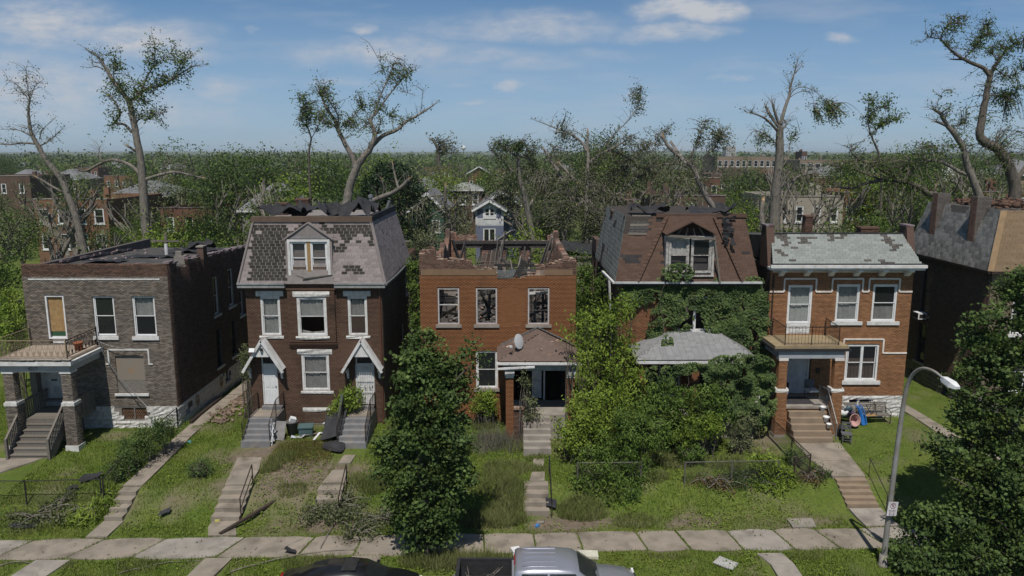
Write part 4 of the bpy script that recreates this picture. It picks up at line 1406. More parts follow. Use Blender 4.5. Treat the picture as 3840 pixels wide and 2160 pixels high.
for (a, b) in ((-4.82, -.84), (1.76, 3.2)):
 n = int((b - a) / .66)
 for i in range(n):
  MB().box(a + (b - a) * i / n + .004, a + (b - a) * (i + 1) / n - .004, -.035, .0, 8.55, 8.87).build('band_stone', M_band, h3)
brick_wall(h3, M_b3r, 'x', -1, 0, brick_list(X0, -4.84, 8.55, 8.87), single=0)
brick_wall(h3, M_b3r, 'x', -1, 0, brick_list(3.22, X1, 8.55, 8.87), single=0)
for i in range(110):
 x = rnd.uniform(X0 + .1, X1 - .1)
 z = top3(x) + .03
 MB().obox((x, rnd.uniform(.03, .3), z + rnd.uniform(-.02, .05)), (.2, .095, .06), (rnd.uniform(-.2, .2), rnd.uniform(-.25, .25), rnd.uniform(-.9, .9))).build('loose_brick', M_b3o if rnd.random() < .7 else M_b3r, h3)
for q in f3[:3]:
 window(h3, q[0], q[1], q[2], q[3], 0, sash=False, glass=False, sill=.16, fw=.075, frame_m=mat('sooty_white', (.48, .46, .46), (.36, .34, .34), 3, .7), sill_m=M_conc2)
 w_ = MB().box(q[0] + .08, q[1] - .08, .06, .09, q[2] + (1.05 if q[0] < -3 else .75), q[2] + (1.09 if q[0] < -3 else .79))
 if q[0] > 0 or q[0] < -3:
  w_.build('meeting_rail', M_white if q[0] < -3 else M_char, h3)
window(h3, -1.96, -.77, 2.28, 4.4, 0, sill=.16, curtain=M_curtain, curtain_span=(.0, .97), glass=M_glassd, fw=.1, frame_m=M_white, sill_m=M_conc2)
lw = lambda y: 8.5 + .3 * math.sin(y * 1.7) + .15 * math.sin(y * 7) + (1.1 if y < .6 else 0) - (1.2 if 1.4 < y < 6 else 0) - (.5 if 7 < y < 9 else 0) + (.7 if y > 16.2 else 0)
rw = lambda y: 8.75 + .12 * math.sin(y * 9) + (.5 if y < .6 else 0) - (.5 if 1.0 < y < 4 else 0) + (.4 if y > 15.5 else 0)
strips('side_wall', h3, M_soot, .34, 17, -.4, lw, X0, X0 + .33, 'y', .22)
strips('side_wall', h3, M_soot, .34, 17, -.4, rw, X1 - .33, X1, 'y', .22)
brick_wall(h3, M_soot, 'y', -1, X1 - .33, brick_list(.4, 16.6, 5.2, 9.6, top=rw), single=0)
brick_wall(h3, M_b3, 'y', 1, X1, brick_list(.0, 6, .3, 9.4, top=rw), single=0)
b3h = [(-3.5, -2.4, 6.0, 8.0), (-.36, .54, 6.0, 8.0), (1.45, 2.5, 6.0, 8.0)]
bt = lambda x: 8.5 + (.65 if x < -4.2 else 0) + (.4 if -4.2 <= x < -2.6 else 0) + .05 * math.sin(x * 11) + (.45 if x > 2.75 else 0)
core_wall('back_wall', h3, M_soot, 'x', X0 + .33, X1 - .33, -.4, 8.35, 16.7, 17, b3h)
strips('back_wall', h3, M_soot, X0 + .33, X1 - .33, 8.351, bt, 16.7, 17)
brick_wall(h3, M_soot, 'x', -1, 16.7, brick_list(X0 + .34, X1 - .34, 5.0, 9.3, b3h, top=bt), single=120, single_at=(1.0, 7.6))
for q in b3h:
 MB().box(q[0] - .1, q[0], 16.55, 16.7, q[2], q[3]).box(q[1], q[1] + .1, 16.55, 16.7, q[2], q[3]).box(q[0] - .16, q[1] + .16, 16.5, 16.7, q[3], q[3] + .12).build('burnt_window_frame', M_char, h3)
MB().box(X0 + .5, X1 - .5, 16.4, 16.68, 8.3, 8.52).build('burnt_wall_plate', M_char, h3)
xs, ys = np.linspace(X0 + .34, X1 - .34, 34), np.linspace(.36, 16.6, 60)
XX3, YY3 = np.meshgrid(xs, ys)
ZZ3 = 3.4 + 2.1 * np.clip((YY3 - 1.5) / 9, 0, 1) + .9 * (vnoise(XX3, YY3, .5, 40) - .5) + .5 * (vnoise(XX3, YY3, 1.9, 41) - .5) + .3 * (vnoise(XX3, YY3, 4.5, 42) - .5)
heapz = lambda x, y: 3.4 + 2.1 * np.clip((y - 1.5) / 9, 0, 1) + .9 * (vnoise(x, y, .5, 40) - .5) + .5 * (vnoise(x, y, 1.9, 41) - .5)
ii = np.arange(XX3.size).reshape(XX3.shape)
Fh = np.stack([ii[:-1, :-1], ii[:-1, 1:], ii[1:, 1:], ii[1:, :-1]], -1).reshape(-1, 4)
heap = link('rubble_heap', np_mesh('rubble_heap', np.stack([XX3, YY3, ZZ3], -1).reshape(-1, 3), Fh), mat('burnt_rubble', (.05, .045, .042), (.085, .075, .068), 3, .95, .8, 14), kind='stuff', label='heap of burnt rubble inside the roofless shell')
p = np.stack([rng.uniform(X0 + .5, X1 - .5, 1100), rng.uniform(.5, 16.4, 1100)], 1)
p = np.concatenate([p, (heapz(p[:, 0], p[:, 1]) + .1)[:, None]], 1)
rubble('rubble_piece', p[:650], .3, M_char, heap)
rubble('rubble_piece', p[650:900], .22, M_b3o, heap)
rubble('rubble_piece', p[900:], .26, mat('ash_grey', (.2, .19, .18), (.12, .11, .105), 4, .95, island=.3), heap)
jst = []
for i in range(46):
 x, y = rnd.uniform(-4.2, 2.8), rnd.uniform(1.5, 15)
 z = float(heapz(np.array(x), np.array(y)))
 L_ = rnd.uniform(1.6, 4.2)
 a, e = rnd.uniform(0, 6.28), rnd.uniform(.05, 1.1)
 q = (x + L_ * math.cos(e) * math.cos(a), y + L_ * math.cos(e) * math.sin(a) * .8, z + L_ * math.sin(e))
 if X0 + .4 < q[0] < X1 - .4 and .5 < q[1] < 16.4:
  jst.append(((x, y, z - .1), q))
jst += [((-1.7, 9, 5), (-.9, 11.5, 9.2)), ((-1.5, 10, 5), (-.5, 12, 9.6)), ((-.2, 1.2, 8.6), (3.0, 1.3, 8.55)), ((-1.0, 2.5, 8.7), (2.6, 2.4, 8.75)), ((.2, .25, 8.2), (.5, 3.0, 9.1)), ((.1, .3, 8.25), (-.1, 2.5, 9.0)),
  ((-4.2, 14, 6), (-3.4, 15.5, 8.6)), ((-3.8, 13, 6), (-4.2, 15.5, 8.4)), ((1.6, 12, 6), (2.9, 15, 8.9)), ((1.3, 11, 5.8), (2.6, 14.5, 8.6)), ((1.9, 12.6, 5.6), (3.0, 15.2, 8.3)), ((.4, 9, 5.5), (.9, 12, 8.6)), ((-2.6, 8, 5), (-1.2, 9, 7.6)), ((-1.6, 6, 5), (-1.55, 6.2, 8.2)), ((.3, 6, 5), (.4, 6.5, 8.0)), ((1.2, 5, 5), (1.15, 5.2, 7.9)), ((-.7, 8, 8.2), (-.45, 9.5, 9.9))]
for (a, b) in jst:
 o = MB().beam(a, b, rnd.uniform(.06, .12), rnd.uniform(.14, .24)).build('charred_joist', M_char if rnd.random() < .8 else M_grey_wood)
 o['category'] = 'joist'
 o['label'] = 'charred timber joist among the rubble inside the roofless shell'
 o['group'] = 'charred joists in the burnt shell'
lath = thing('lath_panel', (-2, 8.5, 6), 'fan of charred wall laths hanging inside the roofless shell', 'lath panel')
for k in range(16):
 MB().beam((-2.9 + .13 * k, 8.5, 6.2), (-2.2 + .1 * k, 9.2, 8.3 + .05 * k), .05, .03).build('lath', M_char if k % 3 else M_grey_wood, lath)
for k in range(10):
 MB().beam((-2.9 + .05 * k, 8.42 + .06 * k, 6.3 + .19 * k), (-.9 + .02 * k, 8.5 + .05 * k, 6.3 + .19 * k), .03, .04).build('lath', M_grey_wood, lath)
for k in range(11):
 MB().beam((-4.1, 1.5, 6.75 + .085 * k), (-3.15 + .05 * math.sin(k * 9), 1.55, 6.76 + .085 * k), .02, .06).build('lath', M_conc2 if k % 4 else M_char, lath)
jst = [((-1.9, 1.2, 7.9), (-1.2, 1.6, 6.1), 0), ((-1.7, 1.4, 6.0), (-.7, 1.1, 6.9), 1), ((-1.3, 1.3, 5.8), (-1.2, 1.2, 8.0), 0), ((-2.1, 1.8, 6.9), (-.6, 2.2, 7.1), 1), ((.95, 1.2, 7.35), (2.0, 1.25, 7.4), 2), ((1.25, 1.3, 5.5), (1.28, 1.3, 8), 1), ((1.7, 1.3, 5.6), (1.72, 1.3, 8), 0), ((.8, 1.6, 5.9), (2.1, 1.9, 6.5), 1), ((1.0, 1.5, 6.7), (2.0, 1.6, 6.72), 0), ((-4.0, 1.8, 5.9), (-2.9, 2.2, 6.5), 3), ((-3.9, 1.6, 6.2), (-3.0, 1.9, 6.0), 3)]
for i, (a, b, c) in enumerate(jst):
 tag(MB().beam(a, b, .08, .14).build('charred_joist', (M_char, M_grey_wood, M_white, M_pale_wood)[c]), ['dark', 'grey', 'white', 'pale'][c] + ' timber seen through the ' + ('left' if a[0] < -2.5 else 'middle' if a[0] < 0 else 'right') + ' upper window of the burnt shell', 'joist', 'timbers behind the burnt windows')
cs = MB()
for k in range(9):
 cs.beam((-.78, -.02 + .0, 8.40 + .05 * k), (.05 + .02 * k, .0, 8.40 + .05 * k), .05, .03)
tag(cs.build('corrugated_scrap', M_galv), 'corrugated metal scrap caught in the gap of the broken parapet', 'metal scrap')
tag(MB().obox((.42, -.02, 8.85), (.3, .05, 1.1), (.1, .45, 0)).build('burnt_board', M_char), 'charred board leaning in the gap of the broken parapet', 'board')
rm = MB()
rm.slab([(-1.0, 10.5, 9.3), (-.1, 10.6, 9.9), (.2, 11.2, 9.9), (-.7, 11.4, 9.2)], .05)
tag(rm.build('bent_sheet', M_galv), 'bent grey metal sheet sticking up behind the roofless front wall', 'metal sheet')
# -- porch
PF = 1.62
pr = MB()
ap, rg = (1.38, -1.0, 5.5), (1.38, -.01, 5.62)
e = [(-.72, -2.55, 4.5), (3.5, -2.55, 4.5), (3.5, -.01, 4.55), (-.78, -.01, 4.6)]
pr.v = [*e, ap, rg, *[(p_[0], p_[1], p_[2] - .1) for p_ in e]]
pr.f = [(0, 1, 4), (1, 2, 5, 4), (3, 0, 4, 5), (6, 9, 8, 7), (0, 6, 7, 1), (1, 7, 8, 2), (3, 9, 6, 0), (2, 8, 9, 3), (2, 3, 5)]
M_proof = mat('worn_porch_roof', (.15, .105, .085), (.11, .08, .068), 2, .9, .2, 30, island=.1, stain=((.22, .19, .17), 3, .6, .75, .5))
pro = pr.build('porch_roof', M_proof, h3)
slates(pro, (-.74, -2.57, 4.52), (3.52, -2.57, 4.52), (1.42, -1.02, 5.54), (1.34, -1.02, 5.54), 12, .3, M_proof, name='shingle', single=120, th=.012)
slates(pro, (-.8, -.02, 4.62), (-.74, -2.57, 4.52), (1.34, -1.02, 5.54), (1.34, -.02, 5.62), 10, .3, M_proof, name='shingle', single=60, th=.012)
fl = MB()
for sg in (-1, 1):
 for k in range(10):
  t = k / 10
  fl.obox((1.38 + sg * (.1 + 2.0 * t), -.05, 5.68 - .98 * t), (.24, .1, .06), (0, sg * .45, 0))
fl.build('stepped_flashing', M_galv, pro)
MB().box(-.8, 3.55, -2.72, -2.56, 4.36, 4.46).build('gutter', M_white, pro)
MB().obox((.2, -2.75, 4.22), (1.9, .1, .09), (0, -.05, .02)).build('hanging_gutter', M_white, pro)
MB().box(-.45, 3.3, -2.4, -2.1, 3.98, 4.36).build('porch_beam', mat('pale_grey_green', (.36, .38, .36), (.25, .26, .25), 3, .8), h3)
for x in (-.12, 3.02):
 c_ = MB().box(x - .19, x + .19, -2.42, -2.06, PF - 1.4, 3.6).build('porch_column', M_m3, h3)
 brick_wall(c_, M_b3, 'x', -1, -2.42, brick_list(x - .2, x + .2, PF - 1.3, 3.6), single=0)
 MB().box(x - .21, x + .21, -2.45, -2.03, 3.6, 3.72).box(x - .24, x + .24, -2.48, -2.0, 3.72, 3.98).build('column_capital', M_white, h3)
MB().box(-.32, 3.25, -2.4, -.01, .0, PF).build('porch_floor', M_conc2, h3)
pw = MB().box(-.3, .6, -2.41, -2.39, .0, PF + .3).build('porch_wall', M_m3, h3)
brick_wall(pw, M_b3r, 'x', -1, -2.41, brick_list(-.3, .62, .1, PF + .3), single=0)
for i in range(8):
 MB().box(.08 + i * .078, .15 + i * .078, -2.52, -2.25, PF + .3, PF + .42).build('sill_brick', M_b3o, h3)
door(h3, 1.1, 1.62, PF, 3.85, .25, M_white, 'four', frame=.05)
MB().box(1.72, 1.8, .0, .12, PF, 4.0).build('door_jamb', M_white, h3)
for i, (x, y) in enumerate([(-.2, -.9), (.15, -.6), (.5, -.75), (2.1, -1.2), (.9, -1.3), (1.5, -1.9), (0, -1.5), (.4, -1.9), (1.9, -2.2), (-.4, -.5), (.2, -.35), (2.4, -.6)]):
 zz = 4.5 + max(0, 1 - abs(x - 1.38) / 2.1) * max(0, min(1, (y + 2.55) / 1.55)) * 1.0
 tag(MB().obox((x, y, zz + .09), (.22, .12, .1), (rnd.uniform(-.3, .3), rnd.uniform(-.3, .3), rnd.uniform(0, 3))).build('fallen_brick', M_b3o), 'fallen brick lying on the burnt house porch roof', 'brick', 'bricks on the porch roof')
sd = thing('satellite_dish', (.35, -1.9, 4.85), 'grey satellite dish on the porch roof of the burnt house', 'satellite dish')
dish = MB()
n_, rr_ = 18, 7
for j in range(rr_ + 1):
 for k in range(n_):
  r = .36 * j / rr_
  a = 2 * math.pi * k / n_
  dish.v.append((r * math.cos(a) * .85, -.05 + .35 * r * r, r * math.sin(a) * 1.1))
for j in range(rr_):
 for k in range(n_):
  k2 = (k + 1) % n_
  dish.f.append((j * n_ + k, j * n_ + k2, (j + 1) * n_ + k2, (j + 1) * n_ + k))
dish.move(Matrix.Translation((.35, -2.0, 5.42)) @ Matrix.Rotation(R(42), 4, 'Z') @ Matrix.Rotation(R(-14), 4, 'X'))
dob = dish.build('dish', mat('dish_grey', (.46, .46, .48), (.4, .4, .42), 2, .5), sd, True)
MB().tube([(.35, -1.9, 4.7), (.35, -1.92, 5.1), (.38, -1.95, 5.4)], .035, 8).build('mast', M_galv, sd)
MB().tube([(.3, -2.0, 5.05), (-.05, -2.35, 5.2)], .02, 6).build('feed_arm', M_galv, sd)
MB().obox((-.07, -2.38, 5.24), (.12, .16, .08), (0, 0, .6)).build('receiver', M_vinyl, sd)
st3 = stairs('pale concrete steps up to the burnt house porch, with weeds on them', .58, 1.95, -2.45, -4.25, 6, M_conc2, PF - .05, .28)
st3b = stairs('old crumbling concrete steps from the pavement to the burnt house', .55, 1.65, -7.0, -8.7, 4, M_conc)
rl = thing('iron_handrail', (1.75, -7.6, -.3), 'thin black pipe handrail beside the crumbling steps of the burnt house', 'handrail')
MB().tube([(1.75, -8.8, G(1.75, -8.8) - .1), (1.75, -8.8, G(1.75, -8.8) + .9), (1.75, -6.3, G(1.75, -6.3) + .95), (1.75, -6.3, G(1.75, -6.3) - .1)], .025, 6).build('pipe', M_black, rl)
# == vine-covered house with brown shingle mansard
M_b4 = mat('brick_orange', (.22, .10, .048), (.17, .08, .04), .9, .85, island=.25)
M_sh4 = mat('shingle_brown', (.11, .067, .049), (.09, .056, .042), .7, .9, .1, 40, objrand=.16, island=.16, stain=((.05, .04, .038), .9, .6, .75, .7))
M_sh4d = mat('shingle_patch', (.038, .034, .036), (.05, .044, .046), 2, .9, objrand=.2)
M_sl4 = mat('slate_grey_green', (.20, .205, .19), (.15, .155, .145), 1.6, .85, .1, 30, objrand=.16, island=.2)
h4 = thing('brick_house', (9.4, 0, .5), 'brick house smothered in green vines under a brown shingle mansard with a broken dormer', 'house')
X0, X1 = 5.72, 13.0
f4 = [(8.75, 10.9, 5.5, 7.4), (8.0, 9.2, 2.0, 4.2), (10, 11.2, 2.0, 4.2)]
core_wall('wall', h4, M_mortd, 'x', X0, X1, -.4, 8.05, 0, .32, f4)
brick_wall(h4, M_b4, 'x', -1, 0, brick_list(X0, X1, .5, 8.05, f4), single=150, single_at=(6.9, 6.5))
window(h4, 8.75, 10.9, 5.5, 7.4, 0, sill=.16, glass=False, sash=False, mull=1, fw=.12, frame_m=M_white)
window(h4, 8.0, 9.2, 2.0, 4.2, 0, sill=.14, glass=M_glassd, frame_m=M_white)
window(h4, 10, 11.2, 2.0, 4.2, 0, sill=.14, glass=M_glassd, frame_m=M_white)
s4 = [(11.6, 12.5, 5.4, 7.6), (6.5, 7.4, 5.4, 7.4)]
core_wall('wall', h4, M_mortd, 'y', .32, 14, -.4, 8.2, X0 + .002, X0 + .32, s4)
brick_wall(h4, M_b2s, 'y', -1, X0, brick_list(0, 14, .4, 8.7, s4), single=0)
core_wall('wall', h4, M_mortd, 'y', .32, 14, -.4, 8.2, X1 - .32, X1)
core_wall('wall', h4, M_mortd, 'x', X0, X1, -.4, 8.2, 13.7, 14)
ZE, ZT = 8.25, 11.62
eF, eB, tF, tB = -.3, 9.6, .75, 9.0
xl, xr, xlt, xrt = 5.48, 13.1, 6.12, 12.45
rf = MB()
rf.v = [(xl, eF, ZE), (xr, eF, ZE), (xrt, tF, ZT), (xlt, tF, ZT), (xr, eB, ZE), (xrt, tB, ZT), (xl, eB, ZE), (xlt, tB, ZT)]
rf.f = [(0, 1, 2, 3), (1, 4, 5, 2), (4, 6, 7, 5), (6, 0, 3, 7), (3, 2, 5, 7), (0, 6, 4, 1)]
rf.build('mansard_roof', mat('bare_sheathing', (.062, .05, .042), (.038, .033, .03), 4, .9, stretch=(1, 1, 6)), h4)
def miss4(s, t, c):
 n = vnoise(c.x, c.z, 1.5, 14)
 if c.x < 7.4 and t > .74:
  return n > .3 and c.x < 7.0 + .4 * n
 return False
def patch4(s, t, c):
 return (c.x < 6.9 and .28 < t < .42 and c.x > 5.9) or vnoise(c.x, c.z, 2.7, 15) > .88
sk4 = lambda c: 8.05 < c.x < 10.75 and 8.55 < c.z < 10.75
slates(h4, (xl, eF, ZE), (xr, eF, ZE), (xrt, tF, ZT), (xlt, tF, ZT), 22, .42, M_sh4, single=300, skip=lambda c: sk4(c) or miss4(0, (c.z - ZE) / (ZT - ZE), c) or (6.6 + (c.z - ZE) * .5 + .1 < c.x < 12.2 - (c.z - ZE) * .42 - .1), miss=patch4, m_miss=M_sh4d, name='shingle', th=.014)
a_, b2_ = (6.6, eF - .12, ZE), (12.2, eF - .12, ZE)
c3, d3 = (10.8, tF - .1, ZT), (8.25, tF - .1, ZT)
MB().slab([a_, b2_, c3, d3], .1).build('centre_slope', M_sh4d, h4)
slates(h4, a_, b2_, c3, d3, 22, .42, M_sh4, single=200, skip=sk4, name='shingle', th=.014)
for p_, q_ in ((a_, d3), (b2_, c3)):
 for k in range(18):
  t0, t1 = k / 18, (k + 1.12) / 18
  u0, u1 = Vector(p_).lerp(Vector(q_), t0), Vector(p_).lerp(Vector(q_), min(1, t1))
  MB().beam(u0 + Vector((0, -.05, .02)), u1 + Vector((0, -.03, 0)), .26, .025).build('hip_shingle', M_sh4, h4)
slates(h4, (xl, eB, ZE), (xl, eF, ZE), (xlt, tF, ZT), (xlt, tB, ZT), 14, .36, M_sl4, single=140, miss=lambda s, t, c: vnoise(c.y, c.z, 1.2, 9) > .8, m_miss=M_sh4d)
for k in range(7):
 MB().obox((6.7 + .04 * k, .47 + .06 * k - .04, 10.72 + .15 * k), (1.0, .03, .135), (-.3, rnd.uniform(-.02, .02), 0)).build('bare_board', M_char if k % 3 else M_grey_wood, h4)
MB().box(xlt + 1.6, xrt + .1, tF - .12, tF + .2, ZT - .05, ZT + .14).build('deck_curb', M_sh4, h4)
MB().box(xl - .05, xr + .1, eF - .22, eF - .1, ZE - .08, ZE + .02).build('gutter', mat('white_gutter', (.5, .52, .52), None, 3, .6), h4)
MB().box(xl, xr, eF - .1, -.01, ZE - .2, ZE - .081).build('fascia', M_sh4d, h4)
MB().beam((xl - .1, eF - .1, ZE - .05), (xl - .35, 2.6, ZE + .1), .12, .1).build('gutter', M_white, h4)
MB().beam((xl - .1, 1.6, 8.1), (xl + .1, 1.7, 5.6), .1, .09).build('downpipe', M_white, h4)
MB().box(X0 - .05, X0 + .3, 11, 13.5, 8.2, 9.2).build('parapet', M_b1s, h4)
chimney(h4, 6.0, 6.5, 5.5, 6.3, 8, 11.5, M_b1r)
for k, (xa, xb, ya, yb, a) in enumerate([(6.5, 8.6, 1.0, 3, .45), (9.6, 11.2, .9, 2.6, .3), (11.0, 11.9, .5, 1.6, .6)]):
 o = link('torn_roofing', crumple(xa, xb, ya, yb, lambda x, y: ZT + .05 + 0 * x, 24, 12, a, 50 + k), M_tarp, smooth=True)
 tag(o, ['black torn roofing above the bare boards of the brown shingle mansard', 'low torn roofing behind the broken dormer of the brown mansard', 'ragged black roofing draped where a leaning tree hits the brown mansard'][k], 'roofing', 'torn roofing sheets')
rg = MB()
for k in range(16):
 rg.obox((11.45 + rnd.uniform(-.25, .35), .35 - .04 * k + .2, ZT - .05 - .09 * k), (rnd.uniform(.15, .4), .06, rnd.uniform(.1, .3)), (rnd.uniform(-.5, .3), rnd.uniform(-.6, .6), rnd.uniform(-.5, .5)))
rg.build('roof_rag', M_tarp, h4)
dx0, dx1, dz0, dz1, dy = 8.2, 10.5, 8.72, 10.6, -.42
dm = MB().box(dx0 - .12, dx0, dy, .6, dz0 - .1, dz1 + .05).box(dx1, dx1 + .12, dy, .6, dz0 - .1, dz1 + .05).box(dx0, dx1, dy, .6, dz1, dz1 + .08).box(dx0 - .14, dx1 + .14, dy - .05, .5, dz0 - .18, dz0 - .1)
do = dm.build('dormer', mat('peeling_paint', (.42, .40, .38), (.22, .20, .185), 6, .85, lo=.45, hi=.6), h4)
for sg in (-1, 1):
 MB().slab([(9.35, dy - .25, 11.42), (9.35, .7, 11.47), (9.35 + sg * 1.36, .7, 10.8), (9.35 + sg * 1.32, dy - .2, 10.74)][::sg], .06).build('dormer_roof', M_sh4, do)
MB().beam((8.0, dy - .1, 10.72), (10.6, dy - .15, 10.55), .1, .12).build('broken_beam', M_grey_wood, do)
MB().beam((10.55, dy - .1, 10.7), (10.95, dy - .12, 8.2), .12, .08).build('loose_post', M_grey_wood, do)
for k in range(4):
 MB().beam((8.6 + .5 * k, dy + .1, 10.65), (8.9 + .3 * k, dy + .15, 11.1), .05, .05).build('stud', M_grey_wood, do)
window(h4, dx0 + .02, 9.3, dz0, dz1, dy, sill=0, glass=M_glass, broken='high', fw=.1, frame_m=MATS['peeling_paint'], curtain=M_blind, curtain_span=(.5, .95), name='dormer_window')
window(h4, 9.4, dx1 - .02, dz0, dz1, dy, sill=0, glass=M_glass, broken='low', fw=.1, frame_m=MATS['peeling_paint'], name='dormer_window')
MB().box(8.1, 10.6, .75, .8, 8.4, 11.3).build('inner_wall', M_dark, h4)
pr = MB()
pr.v = [(6.3, -2.65, 4.62), (12.45, -2.65, 4.66), (12.45, -.01, 4.7), (6.3, -.01, 4.68), (8.45, -.15, 5.45), (11.1, -.15, 5.45), (6.3, -2.65, 4.5), (12.45, -2.65, 4.54), (12.45, -.01, 4.58), (6.3, -.01, 4.56), (8.45, -.01, 5.45), (11.1, -.01, 5.45)]
pr.f = [(0, 1, 5, 4), (1, 2, 11, 5), (3, 0, 4, 10), (6, 9, 8, 7), (0, 6, 7, 1), (1, 7, 8, 2), (3, 9, 6, 0), (4, 5, 11, 10)]
pro = pr.build('porch_roof', M_roofgrey, h4)
slates(pro, (6.28, -2.7, 4.62), (12.47, -2.7, 4.66), (11.1, -.17, 5.47), (8.45, -.17, 5.47), 13, .33, M_roofgrey, name='shingle', single=150, th=.012)
slates(pro, (12.47, -2.7, 4.66), (12.47, -.02, 4.72), (11.1, -.02, 5.47), (11.1, -.17, 5.47), 8, .33, M_roofgrey, name='shingle', single=0, th=.012)
slates(pro, (6.28, -.02, 4.7), (6.28, -2.7, 4.62), (8.45, -.17, 5.47), (8.45, -.02, 5.47), 8, .33, M_roofgrey, name='shingle', single=0, th=.012)
MB().box(8.4, 11.15, -.16, -.02, 5.2, 5.36).build('white_frame', M_white, h4)
MB().box(6.3, 12.45, -2.72, -2.66, 4.42, 4.56).build('fascia', M_white, h4)
for x in (6.7, 9.4, 12.0):
 MB().box(x - .2, x + .2, -2.5, -2.1, .3, 4.5).build('porch_column', M_b4, h4)
MB().box(6.4, 12.4, -2.5, -.01, .2, 1.5).build('porch_floor', M_conc2, h4)
# == tidy orange brick house with iron balcony
M_b5 = mat('brick_bright_orange', (.30, .15, .074), (.25, .125, .062), 1.0, .82, island=.22, spec=.18, stain=((.36, .25, .18), 1.3, .6, .8, .3, (1, 1, .2)))
M_b6d = mat('pier_brick', (.12, .075, .058), (.085, .055, .045), 9, .9, .4, 18, stretch=(1, 1, 3))
M_m5 = mat('mortar_warm', (.30, .215, .155), (.22, .16, .12), 4, .95)
M_trim5 = mat('glazed_trim', (.70, .65, .61), (.6, .55, .51), 3, .5, objrand=.1)
M_sl5 = mat('slate_blue_green', (.235, .25, .235), (.19, .205, .195), 1.1, .8, .08, 30, objrand=.13, island=.13)
M_sl5d = mat('slate_gap', (.095, .085, .075), (.07, .064, .06), 2, .9, objrand=.2)
h5 = thing('brick_house', (17.6, 0, .6), 'tidy orange brick house with blue-green slate front roof and iron-railed balcony', 'house')
X0, X1 = 13.77, 21.4
f5 = [(14.77, 16.08, 5.35, 8.02), (17.37, 18.62, 6.03, 8.05), (19.31, 20.62, 6.03, 8.05), (18.12, 19.9, 2.72, 4.75), (14.9, 16.25, 1.98, 4.3), (18.25, 19.8, 1.15, 1.76)]
core_wall('wall', h5, M_m5, 'x', X0, X1, -.2, 9.15, 0, .32, f5)
brick_wall(h5, M_b5, 'x', -1, 0, brick_list(X0, X1, 1.87, 9.1, f5), single=300, single_at=(19, 5.6))
stone_course(h5, 'x', -1, 0, 17.2, X1 + .04, .2, 1.87, M_stonew, [(18.25, 19.8, 1.15, 1.76)])
up, dn = 8.36, 7.66
def trim_run(pts, nm='trim_block'):
 for i in range(len(pts) - 1):
  (xa, za), (xb, zb) = pts[i], pts[i + 1]
  ln = math.hypot(xb - xa, zb - za)
  n = max(1, round(ln / .32))
  for k in range(n):
   s, e = k / n, (k + 1) / n
   g = .004
   if abs(zb - za) < .01:
    lo, hi = sorted((xa + (xb - xa) * s, xa + (xb - xa) * e))
    MB().box(lo + g, hi - g, -.055, .004, za - .042, za + .042).build(nm, M_trim5, h5)
   else:
    lo, hi = sorted((za + (zb - za) * s, za + (zb - za) * e))
    MB().box(xa - .042, xa + .042, -.052, .004, lo + g + (.043 if s == 0 and False else 0), hi - g).build(nm, M_trim5, h5)
trim_run([(X0, dn), (14.54, dn), (14.54, up), (16.24, up), (16.24, dn), (17.1, dn), (17.1, up), (18.73, up), (18.73, dn), (19.07, dn), (19.07, up), (20.69, up), (20.69, dn), (X1, dn)])
trim_run([(X0 + .1, 8.74), (X1, 8.74)])
trim_run([(17.7, 4.3), (17.95, 4.3), (17.95, 5.05), (20.1, 5.05), (20.1, 4.28), (X1, 4.28)])
window(h5, 17.37, 18.62, 6.03, 8.05, 0, sill=.19, curtain=M_curtain, curtain_span=(0, .96), fw=.09, sill_over=.22)
window(h5, 19.31, 20.62, 6.03, 8.05, 0, sill=.19, curtain=M_blind, curtain_span=(0, .4), fw=.09, sill_over=.22)
window(h5, 18.12, 19.9, 2.72, 4.75, 0, sill=.2, mull=1, curtain=mat('brown_curtain', (.16, .11, .085), (.12, .085, .07), 3, .9), curtain_span=(.0, .6), fw=.1, sill_over=.18)
window(h5, 18.25, 19.8, 1.15, 1.76, 0, sill=0, mull=1, fw=.09, glass=M_glassd, rail=.4)
window(h5, 14.77, 16.08, 5.9, 8.02, 0, sill=0, curtain=mat('pale_curtain', (.58, .61, .58), (.5, .53, .5), 3, .9), curtain_span=(0, .98), fw=.1, name='balcony_window')
MB().box(14.8, 16.05, -.02, .08, 5.36, 5.88).build('door_panel', M_white, h5)
MB().box(14.95, 15.9, -.035, -.02, 5.66, 5.82).box(14.95, 15.9, -.035, -.02, 5.42, 5.58).build('panel', mat('peeling_white', (.55, .55, .55), (.16, .15, .15), 9, .8, lo=.55, hi=.62), h5)
d5 = door(h5, 14.95, 16.2, 1.98, 4.3, 0, mat('blue_white_door', (.55, .58, .63), None, 2, .5), 'six')
fanp = MB()
fanp.prism([(15.57 + .36 * math.cos(a), 4.0 + .17 * math.sin(a)) for a in np.linspace(0, math.pi, 9)], .085, .095, 'y').build('fan_light', M_glassd, d5)
MB().box(16.55, 16.75, -.09, -.015, 3.15, 3.45).build('mailbox', M_black, h5)
core_wall('wall', h5, M_mortd, 'y', .32, 15, -.2, 9.0, X0 + .002, X0 + .32)
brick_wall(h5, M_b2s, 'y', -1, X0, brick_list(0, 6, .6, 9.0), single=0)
core_wall('wall', h5, M_mortd, 'y', .32, 15, -.2, 9.0, X1 - .32, X1)
core_wall('wall', h5, M_mortd, 'x', X0, X1, -.2, 9, 14.7, 15)
eF, tF, ZE, ZT = -.55, .95, 9.2, 10.62
rf = MB()
rf.prism([(eF, ZE - .02), (.6, ZE - .02), (15, 9.0), (15, 9.3), (tF, ZT - .02)], X0 + .1, X1 - .1, 'x')
rf.build('roof', M_tar, h5)
